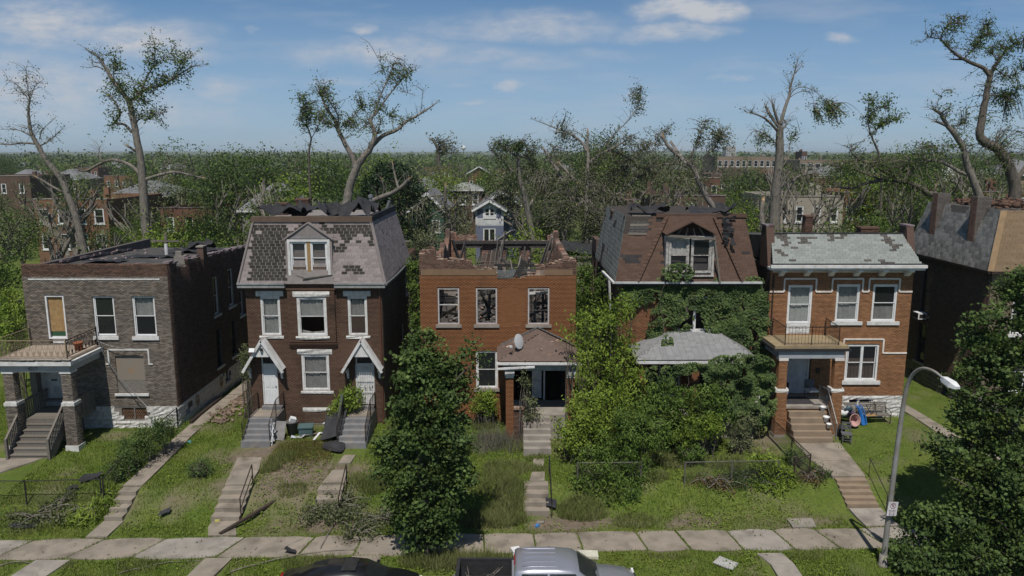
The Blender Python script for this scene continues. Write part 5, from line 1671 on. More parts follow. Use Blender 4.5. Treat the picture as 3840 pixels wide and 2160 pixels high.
def miss5(s, t, c):
 n = vnoise(c.x, c.z, 2.0, 31) * .55 + vnoise(c.x, c.z, 5, 32) * .45
 band = math.exp(-((c.x - 16.9) / 1.0) ** 2) * .17 * (t > .45) + math.exp(-((c.x - 19) / .8) ** 2) * .16 * (t < .35) + math.exp(-((c.x - 15) / .8) ** 2) * .08
 return n + band > .7
slates(h5, (X0 - .1, eF, ZE), (X1 + .12, eF, ZE), (X1 - .3, tF, ZT), (X0 + .22, tF, ZT), 12, .36, M_sl5, miss=miss5, m_miss=M_sl5d, single=300)
MB().obox((19.15, .0, 9.62), (.4, .28, .02), (.78, 0, .35)).build('loose_slate', M_sl5, h5)
for (xa, xb) in ((X0 - .12, X0 + .3), (X1 - .22, X1 + .16)):
 MB().prism([(.1, ZE - .3), (1.5, ZE - .3), (1.5, ZT + .45), (.75, ZT + .45)], xa, xb, 'x').build('parapet_pier', M_b6d, h5)
 MB().obox(((xa + xb) / 2, 1.15, ZT + .5), (.46, .85, .09), (.0, 0, 0)).build('coping', M_tile, h5)
MB().box(X0 + .3, X1 - .2, tF - .02, tF + .2, ZT - .03, ZT + .08).build('ridge_cap', M_tarp, h5)
MB().box(X0 - .25, X1 + .3, eF - .2, eF - .04, ZE - .17, ZE - .02).box(X0 - .2, X1 + .25, eF - .1, -.02, ZE - .3, ZE - .171).build('cornice', M_white, h5)
MB().box(X0 - .18, X1 + .2, eF - .03, eF + .05, ZE - .02, ZE + .05).build('gutter_lip', M_tarp, h5)
for x in (14.3, 15.65, 16.95, 18.3, 19.65, 21.0):
 MB().prism([(-.6, 8.895), (-.012, 8.895), (-.012, 8.5), (-.14, 8.52), (-.36, 8.72), (-.6, 8.8)], x - .13, x + .13, 'x').build('bracket', M_vinyl, h5)
chimney(h5, 18.75, 19.2, 8.5, 9.1, 8.5, 10.95, M_b1r)
chimney(h5, 19.8, 20.8, 3.0, 3.6, 8.8, 10.72, M_b1r)
MB().box(X0 + .14, X0 + .2, -.1, -.03, 1.0, 8.6).build('downpipe', M_rust, h5)
PF = 1.97
MB().box(13.4, 17.15, -2.42, -.015, 5.14, 5.28).build('balcony_floor', mat('balcony_tiles', (.30, .235, .14), (.23, .18, .11), 2.2, .85, .1, 20), h5)
for i in range(13):
 MB().box(14.2 + i * .2, 14.39 + i * .2, -2.40, -2.1, 5.281, 5.292).build('edge_tile', mat('edge_tile', (.30, .22, .14), None, 3, .8, objrand=.2), h5)
MB().box(13.3, 17.25, -2.52, -.012, 5.02, 5.138).build('eave_board', mat('black_edge', (.03, .03, .032), None, 3, .7), h5)
MB().box(13.62, 16.98, -2.4, -.014, 4.62, 5.02).build('entablature', mat('blue_grey_paint', (.33, .35, .38), (.28, .3, .325), 2, .7), h5)
for x in (13.88, 16.74):
 for (za, zb, w) in ((3.02, 4.5, .21), (.55, 2.82, .26)):
  c_ = MB().box(x - w + .01, x + w - .01, -2.2 - w + .01, -2.2 + w - .01, za, zb).build('porch_column', M_m5, h5)
  brick_wall(c_, M_b5, 'x', -1, -2.2 - w + .01, brick_list(x - w, x + w, za, zb), single=0)
  brick_wall(c_, M_b5, 'y', -1, x - w + .01, brick_list(-2.2 - w, -2.2 + w, za, zb), single=0)
  brick_wall(c_, M_b5, 'y', 1, x + w - .01, brick_list(-2.2 - w, -2.2 + w, za, zb), single=0)
 MB().box(x - .24, x + .24, -2.44, -1.96, 4.5, 4.62).build('column_capital', M_trim5, h5)
 stone_course(h5, 'x', -1, -2.42, x - .34, x + .34, 2.82, 3.0, M_stonew, h=.3, w=3, name='column_band')
 MB().box(x - .33, x + .33, -2.42, -1.9, 2.82, 3.02).build('column_band', M_stonew, h5)
 MB().box(x - .3, x + .3, -2.5, -1.9, .2, .55).build('column_base', M_conc2, h5)
MB().box(14.15, 16.5, -2.05, -.015, .3, PF - .12).build('porch_base', M_b5, h5)
MB().box(14.12, 16.5, -2.12, -.013, PF - .12, PF).build('porch_floor', M_conc2, h5)
st5 = stairs('clean buff concrete steps up to the orange brick porch with white flower pots', 14.35, 16.3, -2.1, -3.35, 5, mat('buff_concrete', (.27, .205, .145), (.215, .165, .12), 2, .9, .1, 30), PF - .22, G(15.3, -3.35) + .03, -.0)
st5b = stairs('five buff concrete steps between lawns up from the pavement to the orange brick house', 14.85, 16.25, -7.0, -8.55, 5, MATS['buff_concrete'])
br5 = thing('balcony_railing', (15.3, -2.2, 5.28), 'thin dark iron railing round the balcony of the orange brick house', 'railing')
iron_rail(br5, [(14.0, -.15, 5.28), (13.95, -2.25, 5.28), (15.3, -2.25, 5.28), (16.7, -2.25, 5.28), (16.85, -.15, 5.28)], M_black, h=.95, gap=.16)
hr5 = thing('iron_railing', (16.4, -2.6, 1.4), 'grey iron stair railing beside the white flower pots', 'railing')
iron_rail(hr5, [(16.42, -1.0, PF), (16.42, -2.1, PF), (16.42, -3.4, .62)], M_galv, h=.85)
hp = thing('iron_handrail', (16.5, -7.6, .1), 'thin black pipe handrail beside the five buff steps and the lawn', 'handrail')
MB().tube([(16.5, -6.9, G(16.5, -6.9) - .1), (16.5, -6.9, G(16.5, -6.9) + .85), (16.5, -8.7, G(16.5, -8.7) + .75), (16.5, -8.7, G(16.5, -8.7) - .1)], .02, 6).build('pipe', M_black, hp)
# == dark brick house at the right edge with slate mansard and two chimneys
M_b6 = mat('brick_dark_brown', (.15, .092, .07), (.115, .075, .058), 1, .85, island=.3)  # dark brown, brightened to stand for fill light on the shaded side wall
M_sl6 = mat('slate_weathered', (.30, .285, .255), (.19, .188, .175), 1.3, .85, .15, 25, objrand=.38, island=.38)
h6 = thing('brick_house', (29.5, .5, .7), 'dark brown brick house with grey slate mansard and twin chimneys, at right edge', 'house')
X0, X1, YF = 25.9, 33.5, .5
s6 = [(6.2, 7.4, 5.0, 7.9), (6.3, 7.4, 1.9, 4.4), (7.0, 7.8, .55, 1.2), (3.2, 4.0, .55, 1.2), (.2, 1, 5, 5.1)]
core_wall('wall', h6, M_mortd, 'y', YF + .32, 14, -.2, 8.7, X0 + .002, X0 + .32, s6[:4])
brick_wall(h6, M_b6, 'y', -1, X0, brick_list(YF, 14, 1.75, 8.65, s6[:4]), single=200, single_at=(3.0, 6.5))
stone_course(h6, 'y', -1, X0 + .01, YF, 13, .1, 1.75, mat('grey_rubble_stone', (.20, .18, .155), (.13, .12, .105), 3, .9, .6, 9), s6[2:4], h=.3, w=.55)
core_wall('wall', h6, M_mort, 'x', X0, X1, -.2, 8.7, YF, YF + .32, [(27.2, 28.4, 5.2, 7.4), (27.2, 28.4, 1.9, 4.2), (30.5, 31.7, 5.2, 7.4)])
brick_wall(h6, mat('brick_buff', (.22, .17, .12), (.17, .135, .10), 1, .85, island=.2), 'x', -1, YF, brick_list(X0, X1, 1.7, 8.65, [(27.2, 28.4, 5.2, 7.4), (27.2, 28.4, 1.9, 4.2), (30.5, 31.7, 5.2, 7.4)]), single=0)
for q in [(27.2, 28.4, 5.2, 7.4), (27.2, 28.4, 1.9, 4.2), (30.5, 31.7, 5.2, 7.4)]:
 window(h6, q[0], q[1], q[2], q[3], YF, sill=.15, glass=M_glassd)
core_wall('wall', h6, M_mortd, 'y', YF + .32, 14, -.2, 8.7, X1 - .32, X1)
core_wall('wall', h6, M_mortd, 'x', X0, X1, -.2, 8.7, 13.7, 14)
for q in s6[:2]:
 window(h6, q[0], q[1], q[2], q[3], X0, axis='y', sign=-1, sill=.14, inset=.1, glass=M_glassd, fw=.07, frame_m=M_rust, sill_m=M_conc2)
 for k in range(7):
  a = math.pi * (k + .5) / 7
  ym, rr = (q[0] + q[1]) / 2, (q[1] - q[0]) / 2 + .12
  MB().obox((X0 - .03, ym - rr * math.cos(a), q[3] - .05 + .32 * math.sin(a)), (.08, .22, .2), (-(a - math.pi / 2) * .6, 0, 0)).build('arch_brick', M_b6, h6)
ZE, ZT = 8.72, 11.9
xl, xlt, eF, tF, eB, tB = 25.62, 26.55, YF - .3, YF + .6, 9, 8.6
xr, xrt = 33.8, 33
rf = MB()
rf.v = [(xl, eF, ZE), (xr, eF, ZE), (xrt, tF, ZT), (xlt, tF, ZT), (xr, eB, ZE), (xrt, tB, ZT), (xl, eB, ZE), (xlt, tB, ZT)]
rf.f = [(0, 1, 2, 3), (1, 4, 5, 2), (4, 6, 7, 5), (6, 0, 3, 7), (3, 2, 5, 7), (0, 6, 4, 1)]
rf.build('mansard_roof', M_sl5d, h6)
slates(h6, (xl, eB, ZE), (xl, eF, ZE), (xlt, tF, ZT), (xlt, tB, ZT), 15, .32, M_sl6, single=300, miss=lambda s, t, c: t > .86 and vnoise(c.y, c.z, .9, 61) > .45 and 1 < c.y < 6, m_miss=None, jit=.02, th=.03, tilt=.11, rowjit=.02)
slates(h6, (xl, eF, ZE), (xr, eF, ZE), (xrt, tF, ZT), (xlt, tF, ZT), 20, .4, mat('shingle_tan', (.22, .155, .095), (.19, .135, .085), 1.2, .9, .1, 30, objrand=.1, island=.1), single=200, name='shingle', th=.012)
MB().beam((xl - .01, eF - .02, ZE), (xlt - .01, tF - .02, ZT), .3, .06).build('hip_cap', mat('copper_hip', (.33, .22, .12), (.25, .17, .10), 2, .7), h6)
MB().box(xl - .12, xl + .02, eF, eB, ZE - .14, ZE).build('gutter', M_rust, h6)
MB().box(xl, xr, eF - .12, eF + .02, ZE - .14, ZE).build('gutter', M_rust, h6)
for y in (2.6, 6.6):
 c_ = MB().box(25.98, 26.75, y, y + .62, 9.0, 12.55).build('chimney', M_mortd, h6)
 brick_wall(c_, M_b6, 'y', -1, 25.98, brick_list(y, y + .62, 9.0, 12.5), single=0)
 brick_wall(c_, mat('brick_stack_lit_face', (.16, .14, .125), None, 3, .9, island=.15), 'x', -1, y, brick_list(25.98, 26.75, 9.0, 12.5), single=0)  # street face of the stack coloured greyer for the sun on it
MB().box(25.6, 25.98, 6.4, 7.0, 4.7, 4.98).build('x_', M_vinyl, h6) if False else None
ac = thing('air_conditioner', (25.65, 6.75, 4.75), 'white window air conditioner hanging on the dark brick side wall', 'air conditioner')
MB().box(25.38, 25.92, 6.45, 7.1, 4.72, 5.12).build('casing', M_vinyl, ac)
MB().box(25.365, 25.38, 6.5, 7.05, 4.77, 5.07).build('grille', M_black, ac)
MB().box(25.45, 25.85, 6.436, 6.45, 4.8, 5.04).build('grille', M_black, ac)
MB().tube([(25.75, -0.02 + YF, 8.5), (25.78, YF - .06, 7.8), (25.78, YF - .06, 6.8)], .05, 8).build('downpipe', M_rust, h6)
p = np.stack([rng.uniform(26.8, 32, 120), rng.uniform(1.5, 8, 120), rng.uniform(ZT, ZT + .3, 120)], 1)
rubble('roof_rubble', p, .4, M_b1r, None, kind='stuff', label='broken brick and board debris on top of the dark brick house')
# -- trees traced limb by limb
def smooth_line(P, k=3, jit=0.0):
 P = [Vector(p) for p in P]
 if len(P) < 3:
  return P
 out = []
 for i in range(len(P) - 1):
  p0, p1, p2, p3 = P[max(i - 1, 0)], P[i], P[i + 1], P[min(i + 2, len(P) - 1)]
  for j in range(k):
   t = j / k
   q = .5 * ((2 * p1) + (p2 - p0) * t + (2 * p0 - 5 * p1 + 4 * p2 - p3) * t * t + (3 * p1 - p0 - 3 * p2 + p3) * t ** 3)
   out.append(q + Vector((rnd.uniform(-jit, jit), rnd.uniform(-jit, jit), rnd.uniform(-jit, jit))))
 out.append(P[-1])
 return out
def traced_tree(name, label, Y, T, limbs, clusters, bark, leaf, leaf_size=.2, per=26, spread=.55, twig_r=.022, droop=0.0, group='storm-torn trees'):
 """T maps tracing coordinates to the photograph's; limbs: (points, r0, r1[, broken]); clusters: (x, y, rx, ry, clumps)"""
 samples, limbs_w = [], []
 base = at(*T(*limbs[0][0][0]), Y)
 root = thing(name, (base.x, Y, G(base.x, Y)), label, 'tree', group)
 for i, lb in enumerate(limbs):
  pts, r0, r1 = lb[0], lb[1] * .86, lb[2] * .86
  uv = [T(*p) for p in pts]
  if i == 0:
   y0, drift = Y, rnd.uniform(-1, 1)
  else:
   p0 = at(*uv[0], Y)
   near = min(samples, key=lambda s: (s[0].x - p0.x) ** 2 + (s[0].z - p0.z) ** 2)
   y0 = near[0].y
   ln = sum((at(*uv[k + 1], Y) - at(*uv[k], Y)).length for k in range(len(uv) - 1))
   drift = rnd.uniform(-.45, .45) * ln
  n = len(uv)
  P = [at(u, v, y0 + drift * (k / max(1, n - 1))) for k, (u, v) in enumerate(uv)]
  if i == 0 and P[0].z > G(P[0].x, Y):
   P.insert(0, Vector((P[0].x + .1, Y, G(P[0].x, Y) - .2)))
  S = smooth_line(P, 4, r0 * .06)
  m = len(S)
  rad = [max(r1, .012) + (r0 - max(r1, .012)) * (1 - k / (m - 1)) ** .85 for k in range(m)]
  if i == 0:
   rad[0] *= 1.35
  MB().tube(S, rad, 8 if r0 > .12 else 6).build('trunk' if i == 0 else 'limb', bark, root, True)
  samples += list(zip(S, rad))
  limbs_w.append((S, rad))
  if len(lb) > 3:
   d = (S[-1] - S[-2]).normalized()
   sp = MB()
   for k in range(7):
    o = Vector((rnd.uniform(-1, 1), rnd.uniform(-1, 1), rnd.uniform(-1, 1))) * rad[-1] * .7
    sp.tube([S[-1] + o - d * .05, S[-1] + o * 1.1 + d * rnd.uniform(.12, .55) * (.5 + 4 * rad[-1])], [rad[-1] * .4, .004], 4)
   sp.build('splintered_end', M_pale_wood, root)
 tw = MB()
 LC = []
 for lb in limbs_w:
  S, rad = lb
  m = len(S)
  for k in range(int(m * 1.6)):
   i = rnd.randrange(max(1, int(m * .3)), m)
   a = rnd.uniform(0, 6.283)
   ln = rnd.uniform(.35, 1.5) * (.6 if rad[0] < .06 else 1)
   d = (S[i] - S[i - 1]).normalized() * .7 + Vector((math.cos(a), math.sin(a), rnd.uniform(-.2, .9)))
   q = S[i] + d.normalized() * ln
   mid = (S[i] + q) / 2 + Vector((rnd.uniform(-.1, .1), rnd.uniform(-.1, .1), .1)) * ln
   r_ = min(.02, rad[i] * .5)
   tw.tube([S[i], mid, q], [r_, r_ * .7, .004], 4, False)
   e2 = mid + Vector((rnd.uniform(-.5, .5), rnd.uniform(-.5, .5), rnd.uniform(0, .5))) * ln
   tw.tube([mid, e2], [r_ * .6, .004], 3, False)
   if clusters and rnd.random() < .3:
    LC.append(np.array(q)[None] + rng.normal(size=(4, 3)) * .18)
 SX = np.array([(s[0].x, s[0].y, s[0].z) for s in samples])
 for (cx, cy, rx, ry, n) in clusters:
  c = at(*T(cx, cy), Y)
  e = at(*T(cx + rx, cy + ry), Y)
  hx, hz = abs(e.x - c.x), abs(e.z - c.z)
  j0 = np.argmin((SX[:, 0] - c.x) ** 2 + (SX[:, 2] - c.z) ** 2)
  cyy = SX[j0, 1]
  pts = np.array((c.x, cyy, c.z))[None] + rng.normal(size=(n, 3)) * np.array((hx * .72, (hx + hz) * .4, hz * .72))[None]
  for p in pts:
   j = np.argmin(np.sum((SX - p) ** 2, 1))
   q = SX[j]
   if np.linalg.norm(p - q) > .15:
    mid = (p + q) / 2 + np.array([rnd.uniform(-.1, .1), rnd.uniform(-.1, .1), rnd.uniform(.0, .2)]) * np.linalg.norm(p - q)
    tw.tube(smooth_line([q, mid, p], 3), [twig_r * 1.3] * 3 + [twig_r] * 2 + [twig_r * .6] * 2, 4, False)
   k = max(2, int(per * rnd.uniform(.15, 1.1)))
   tt = rng.uniform(.3, 1.08, k)[:, None] if np.linalg.norm(p - q) < 3 else rng.uniform(.65, 1.08, k)[:, None]
   LC.append(q[None] + (p - q)[None] * tt + rng.normal(size=(k, 3)) * spread * np.array([.8, .8, .7]) * .5)
   if droop:
    LC[-1][:, 2] -= rng.uniform(0, droop, k)
 if tw.v:
  tw.build('twigs', bark, root, kind='stuff')
 if LC:
  V, F = leaf_arrays(np.concatenate(LC), leaf_size, droop=.25 if droop else 0)
  link('crown', np_mesh('crown', V, F), leaf, root)
 return root
TA = lambda x, y: (.6072 * x, 120 + .6073 * y)
TB = lambda x, y: (900 + .5108 * x, 160 + .5107 * y)
TC = lambda x, y: (1560 + .4556 * x, 300 + .4555 * y)
TD = lambda x, y: (2400 + .4831 * x, 200 + .4831 * y)
TE = lambda x, y: (3100 + .5934 * x, .5935 * y)
traced_tree('storm_damaged_tree', 'thin leaning tree with wispy bare top, farthest left on the skyline', 30, TA,
   [([(525, 1400), (480, 1180), (420, 1010), (370, 900), (290, 800), (240, 710), (200, 640), (180, 560), (175, 480), (185, 420)], .42, .07), ([(185, 420), (170, 340), (160, 215)], .07, .015),
             ([(185, 420), (215, 340), (270, 290)], .05, .012), ([(180, 430), (130, 350), (50, 290)], .05, .012), ([(215, 690), (140, 685), (60, 695), (-20, 690)], .12, .04), ([(185, 640), (110, 605), (0, 600)], .06, .02),
             ([(165, 595), (75, 570)], .05, .015), ([(240, 705), (290, 680), (340, 640), (375, 605)], .09, .015), ([(245, 660), (265, 600), (345, 530)], .06, .012), ([(385, 990), (290, 935), (225, 895)], .14, .09, 1), ([(430, 1010), (400, 900), (370, 880)], .06, .02)],
   [(150, 300, 110, 90, 46), (200, 420, 70, 40, 12), (60, 690, 60, 30, 8), (200, 560, 45, 60, 10), (300, 660, 60, 40, 12), (250, 590, 40, 40, 8)], M_barkp, M_leafg, .16, 9, .6, .014)
traced_tree('storm_damaged_tree', 'tallest tree with thick twisting trunk and two low sagging limbs, behind the grey-brown flat roof', 29, TA,
   [([(905, 1260), (890, 1060), (880, 900), (868, 790), (845, 660), (822, 540), (800, 440), (768, 390), (700, 300), (650, 220), (612, 160), (545, 115)], .5, .06, 1), ([(800, 420), (860, 392), (900, 350), (1000, 330), (1100, 265), (1200, 210), (1245, 215)], .16, .02),
             ([(870, 385), (905, 280), (950, 200), (955, 80)], .1, .02), ([(930, 230), (1030, 150), (1090, 90)], .05, .012), ([(1090, 270), (1150, 180), (1200, 130)], .05, .015), ([(815, 620), (770, 572), (710, 560), (742, 510), (720, 450), (685, 400)], .16, .05, 1),
             ([(872, 885), (800, 820), (700, 790), (620, 812), (540, 855), (490, 857)], .2, .08, 1), ([(890, 915), (960, 890), (1080, 865), (1160, 880), (1250, 900)], .19, .06, 1), ([(640, 805), (612, 760), (618, 710)], .07, .03), ([(830, 560), (862, 540)], .1, .06, 1), ([(845, 740), (790, 705)], .16, .12, 1),
             ([(652, 240), (600, 215), (540, 222)], .06, .02), ([(620, 190), (575, 185), (565, 140)], .04, .02), ([(700, 300), (705, 200), (715, 120)], .05, .012), ([(820, 520), (900, 540), (980, 510), (1040, 490)], .06, .012), ([(905, 540), (960, 545), (1030, 610)], .03, .01)],
   [(690, 350, 65, 45, 26), (820, 310, 70, 40, 24), (900, 390, 80, 60, 40), (880, 470, 90, 50, 36), (720, 510, 40, 50, 12), (1030, 285, 70, 40, 34), (1150, 200, 80, 70, 44), (980, 150, 70, 70, 30), (960, 510, 60, 30, 10), (690, 590, 60, 30, 9), (740, 240, 60, 60, 10), (700, 150, 50, 40, 8)], M_barkp, M_leaf, .2, 24, .6)
traced_tree('storm_damaged_tree', 'forked tree with wide bare right limb and leafy tops, behind the slate mansard house', 27, TB,
   [([(770, 1330), (790, 1160), (800, 1080), (850, 930), (900, 850), (960, 770), (990, 680), (965, 600), (950, 560)], .55, .14), ([(845, 925), (830, 850), (770, 740), (720, 640), (690, 560), (640, 490), (600, 400), (590, 380)], .3, .04), ([(720, 650), (680, 600), (640, 590)], .08, .03),
             ([(725, 630), (720, 540), (690, 480), (650, 420), (620, 300)], .1, .02), ([(955, 775), (1040, 690), (1150, 640), (1220, 580), (1330, 520), (1432, 450)], .24, .05, 1), ([(955, 590), (1000, 480), (1040, 370), (1100, 230), (1165, 90)], .12, .015), ([(985, 540), (1060, 430), (1130, 340), (1230, 230), (1300, 190)], .1, .012),
             ([(1010, 670), (1030, 570)], .1, .03, 1), ([(1080, 280), (1050, 180), (1010, 110)], .04, .01), ([(1130, 340), (1230, 370), (1290, 390)], .03, .01), ([(1325, 520), (1335, 440), (1340, 350)], .04, .01), ([(740, 620), (830, 540), (890, 480)], .08, .02),
             ([(850, 1220), (1000, 1150), (1160, 1080), (1245, 1000)], .3, .16, 1), ([(1165, 1075), (1140, 990), (1120, 890)], .14, .05, 1), ([(1020, 1150), (1060, 1080), (1040, 1010)], .1, .05, 1), ([(1130, 640), (1105, 540)], .04, .01)],
   [(600, 340, 60, 60, 40), (700, 430, 60, 60, 18), (650, 560, 80, 60, 40), (760, 600, 100, 50, 44), (890, 440, 60, 80, 46), (850, 590, 60, 50, 20), (1090, 180, 110, 110, 60), (1200, 230, 90, 70, 40), (1040, 480, 60, 70, 26), (1040, 610, 50, 40, 14), (1110, 530, 50, 50, 14), (1230, 530, 50, 40, 12), (880, 640, 60, 40, 20)], M_barkp, M_leaf, .17, 17, .5)
traced_tree('slender_tree', 'slim young tree with feathery pale leaves beside the forked tree', 33, TB,
   [([(510, 1000), (510, 780), (522, 700), (490, 600), (475, 480), (460, 400)], .14, .02), ([(520, 710), (560, 640), (600, 560)], .06, .015), ([(495, 620), (450, 560), (440, 480)], .05, .012)],
   [(480, 460, 60, 70, 50), (540, 560, 70, 70, 50), (450, 570, 40, 60, 20), (560, 500, 60, 60, 34)], M_bark, M_leaf, .17, 20, .45)
traced_tree('snapped_tree', 'snapped trunk with two tall pale splinters, right of the slate mansard house', 24, TB,
   [([(1560, 1500), (1560, 1380), (1530, 1270), (1510, 1200), (1510, 1050)], .34, .1, 1), ([(1575, 1400), (1582, 1290), (1580, 1190)], .2, .1, 1), ([(1530, 1240), (1620, 1150), (1700, 1120)], .08, .02), ([(1515, 1120), (1400, 1130), (1280, 1210)], .1, .02)],
   [(1420, 1300, 120, 90, 34), (1640, 1180, 60, 60, 20), (1450, 1200, 90, 60, 24), (1640, 1330, 60, 60, 20)], M_barkp, M_leafg, .2, 18, .6)
traced_tree('dead_tree', 'bare dark leaning snag standing alone between the far roofs', 95, TC,
   [([(230, 900), (215, 790), (190, 690), (182, 580), (150, 510), (118, 485)], .6, .15, 1), ([(190, 690), (150, 640)], .2, .06)],
   [(220, 560, 60, 60, 26), (300, 540, 60, 60, 26), (200, 480, 40, 30, 8), (350, 600, 50, 40, 14)], M_bark, M_leafg, .4, 9, 1.2, .04)
traced_tree('storm_damaged_tree', 'stripped tree with a one-sided leafy tuft, right of the blue house', 33, TC,
   [([(960, 1330), (930, 1150), (890, 950), (850, 800), (842, 650), (825, 565)], .42, .14, 1), ([(842, 800), (760, 720), (690, 640), (600, 570)], .14, .04), ([(845, 640), (760, 580), (690, 540)], .12, .03), ([(850, 625), (920, 650), (990, 700)], .1, .03), ([(930, 1050), (960, 990)], .14, .1, 1), ([(900, 1110), (850, 1100), (800, 1090)], .06, .03)],
   [(760, 530, 100, 50, 70), (860, 520, 80, 40, 40), (950, 520, 60, 50, 26), (700, 640, 60, 40, 14), (780, 800, 70, 90, 26), (960, 700, 60, 50, 20), (920, 840, 60, 80, 20)], M_barkp, M_leafd, .2, 22, .6, droop=.3)
traced_tree('storm_damaged_tree', 'wrecked tree with drooping grey-green leaves and a tall thin whip, centre of the skyline', 36, TC,
   [([(1210, 1420), (1240, 1180), (1280, 1050), (1300, 930), (1330, 860)], .4, .16, 1), ([(1285, 1065), (1400, 980), (1540, 890), (1640, 790), (1700, 720)], .24, .1), ([(1420, 1420), (1410, 1100), (1380, 1010), (1280, 930), (1200, 820), (1150, 720), (1100, 640), (1050, 570)], .45, .1, 1), ([(1310, 830), (1250, 760), (1180, 690)], .16, .12, 1),
             ([(1400, 1080), (1405, 880), (1410, 740), (1420, 650), (1410, 560), (1415, 420)], .35, .1, 1), ([(1405, 590), (1370, 520), (1280, 450), (1160, 400), (990, 335)], .18, .03, 1), ([(1225, 440), (1100, 412)], .06, .02), ([(1425, 690), (1500, 620), (1600, 570), (1700, 515), (1745, 480)], .2, .05, 1),
             ([(1590, 580), (1690, 610), (1770, 650), (1880, 560), (1990, 500), (2100, 380)], .14, .02), ([(1575, 560), (1590, 500), (1660, 420), (1740, 340), (1800, 260), (1830, 170), (1850, 60)], .08, .015), ([(1640, 960), (1720, 890), (1830, 800), (1990, 705), (2200, 690)], .24, .1), ([(1820, 800), (1900, 740)], .12, .06, 1), ([(1690, 700), (1720, 760), (1700, 880)], .12, .05), ([(1140, 640), (1130, 560), (1085, 525)], .08, .04), ([(1405, 500), (1370, 455)], .08, .05, 1), ([(1180, 790), (1050, 790), (900, 770)], .1, .03)],
   [(1250, 350, 50, 60, 18), (1250, 420, 90, 40, 16), (1850, 100, 45, 65, 36), (1890, 225, 30, 15, 6), (1240, 540, 70, 70, 30), (1620, 440, 50, 50, 10), (1520, 540, 60, 50, 16), (1780, 480, 60, 60, 26), (1900, 500, 60, 40, 22), (2050, 440, 60, 70, 36), (1080, 760, 160, 70, 60), (1050, 920, 130, 110, 130), (1180, 1060, 110, 120, 120), (1350, 860, 120, 90, 90), (1550, 1000, 160, 130, 150), (1700, 780, 120, 90, 70), (1850, 640, 150, 80, 90), (1980, 760, 120, 90, 80), (1650, 640, 100, 60, 40), (1500, 760, 110, 80, 70), (1330, 1150, 160, 120, 140), (1560, 1180, 130, 120, 120)], M_barkp, M_leafg, .2, 22, .7, droop=.7)
traced_tree('leaning_tree', 'torn trunk leaning onto the brown mansard roof with a white rag caught on it', 18, TD,
   [([(640, 1300), (600, 1230), (520, 1120), (460, 1000), (420, 900), (370, 850), (280, 780), (210, 710), (180, 650)], .32, .1, 1), ([(400, 880), (405, 780)], .12, .04, 1), ([(400, 800), (450, 650), (500, 530)], .06, .012), ([(380, 860), (560, 760), (620, 640)], .06, .012)],
   [(560, 600, 90, 50, 40), (600, 680, 80, 70, 46), (480, 680, 70, 60, 26), (480, 570, 50, 40, 12), (300, 900, 120, 80, 30), (500, 900, 90, 90, 30)], M_barkp, M_leafg, .14, 24, .45, droop=.3)
rag = MB()
for k in range(12):
 a, b_ = TD(240 + 10 * k, 690 + 14 * k)
 c = at(a, b_, 17.6)
 rag.obox(c, (.2, .05, .2), (rnd.uniform(-.6, .6), rnd.uniform(.3, 1.1), rnd.uniform(-.6, .6)))
tag(rag.build('white_rag', M_conc2), 'white plastic rag wrapped round the leaning torn trunk', 'rag')
traced_tree('broken_tree', 'tall grey broken trunk with stump fingers and one arching leafy branch', 26, TD,
   [([(1040, 1450), (1050, 1150), (1072, 950), (1085, 750), (1085, 600), (1090, 560)], .62, .26), ([(1090, 560), (1120, 440), (1155, 340), (1170, 250), (1200, 150), (1226, 40)], .2, .03, 1), ([(1205, 155), (1258, 95)], .06, .02, 1), ([(1087, 560), (1050, 470), (1030, 390)], .15, .1, 1), ([(1070, 565), (1010, 480), (975, 410)], .16, .1, 1),
             ([(1065, 600), (990, 520), (920, 480), (845, 460)], .14, .04, 1), ([(1110, 590), (1135, 550), (1125, 515)], .08, .05), ([(1165, 330), (1200, 280), (1270, 262), (1350, 290), (1410, 340), (1470, 400)], .05, .015), ([(1165, 340), (1230, 302), (1300, 300), (1340, 340), (1350, 430)], .04, .012), ([(960, 1400), (945, 1250), (955, 1150)], .3, .2, 1),
             ([(1080, 1260), (1130, 1090), (1200, 980), (1280, 940), (1350, 935)], .18, .06), ([(1055, 700), (980, 630), (900, 600)], .08, .02), ([(1090, 1000), (1180, 920), (1300, 900)], .08, .02), ([(1095, 900), (1150, 800), (1170, 690), (1240, 600)], .06, .012), ([(1180, 800), (1230, 740)], .04, .02)],
   [(1430, 370, 50, 40, 14), (1460, 440, 90, 60, 54), (1510, 500, 60, 50, 30), (1400, 500, 40, 50, 16), (910, 640, 70, 50, 26), (960, 700, 60, 40, 14), (1180, 620, 50, 60, 14), (1160, 900, 60, 60, 10), (1290, 1000, 70, 50, 14)], M_barkp, M_leaf, .17, 17, .45, droop=.25)
traced_tree('slender_tree', 'thin wind-blown tree with leaves swept to one side, left of the big gnarled tree', 48, TE,
   [([(345, 1250), (335, 1000), (300, 900), (270, 820), (260, 740), (265, 640)], .2, .03), ([(290, 845), (350, 790), (440, 760)], .08, .02), ([(265, 770), (310, 700), (400, 640)], .06, .015)],
   [(280, 640, 40, 50, 22), (300, 740, 50, 40, 36), (390, 680, 60, 50, 34), (400, 760, 70, 40, 40), (310, 830, 40, 30, 8)], M_bark, M_leaf, .26, 17, .6)
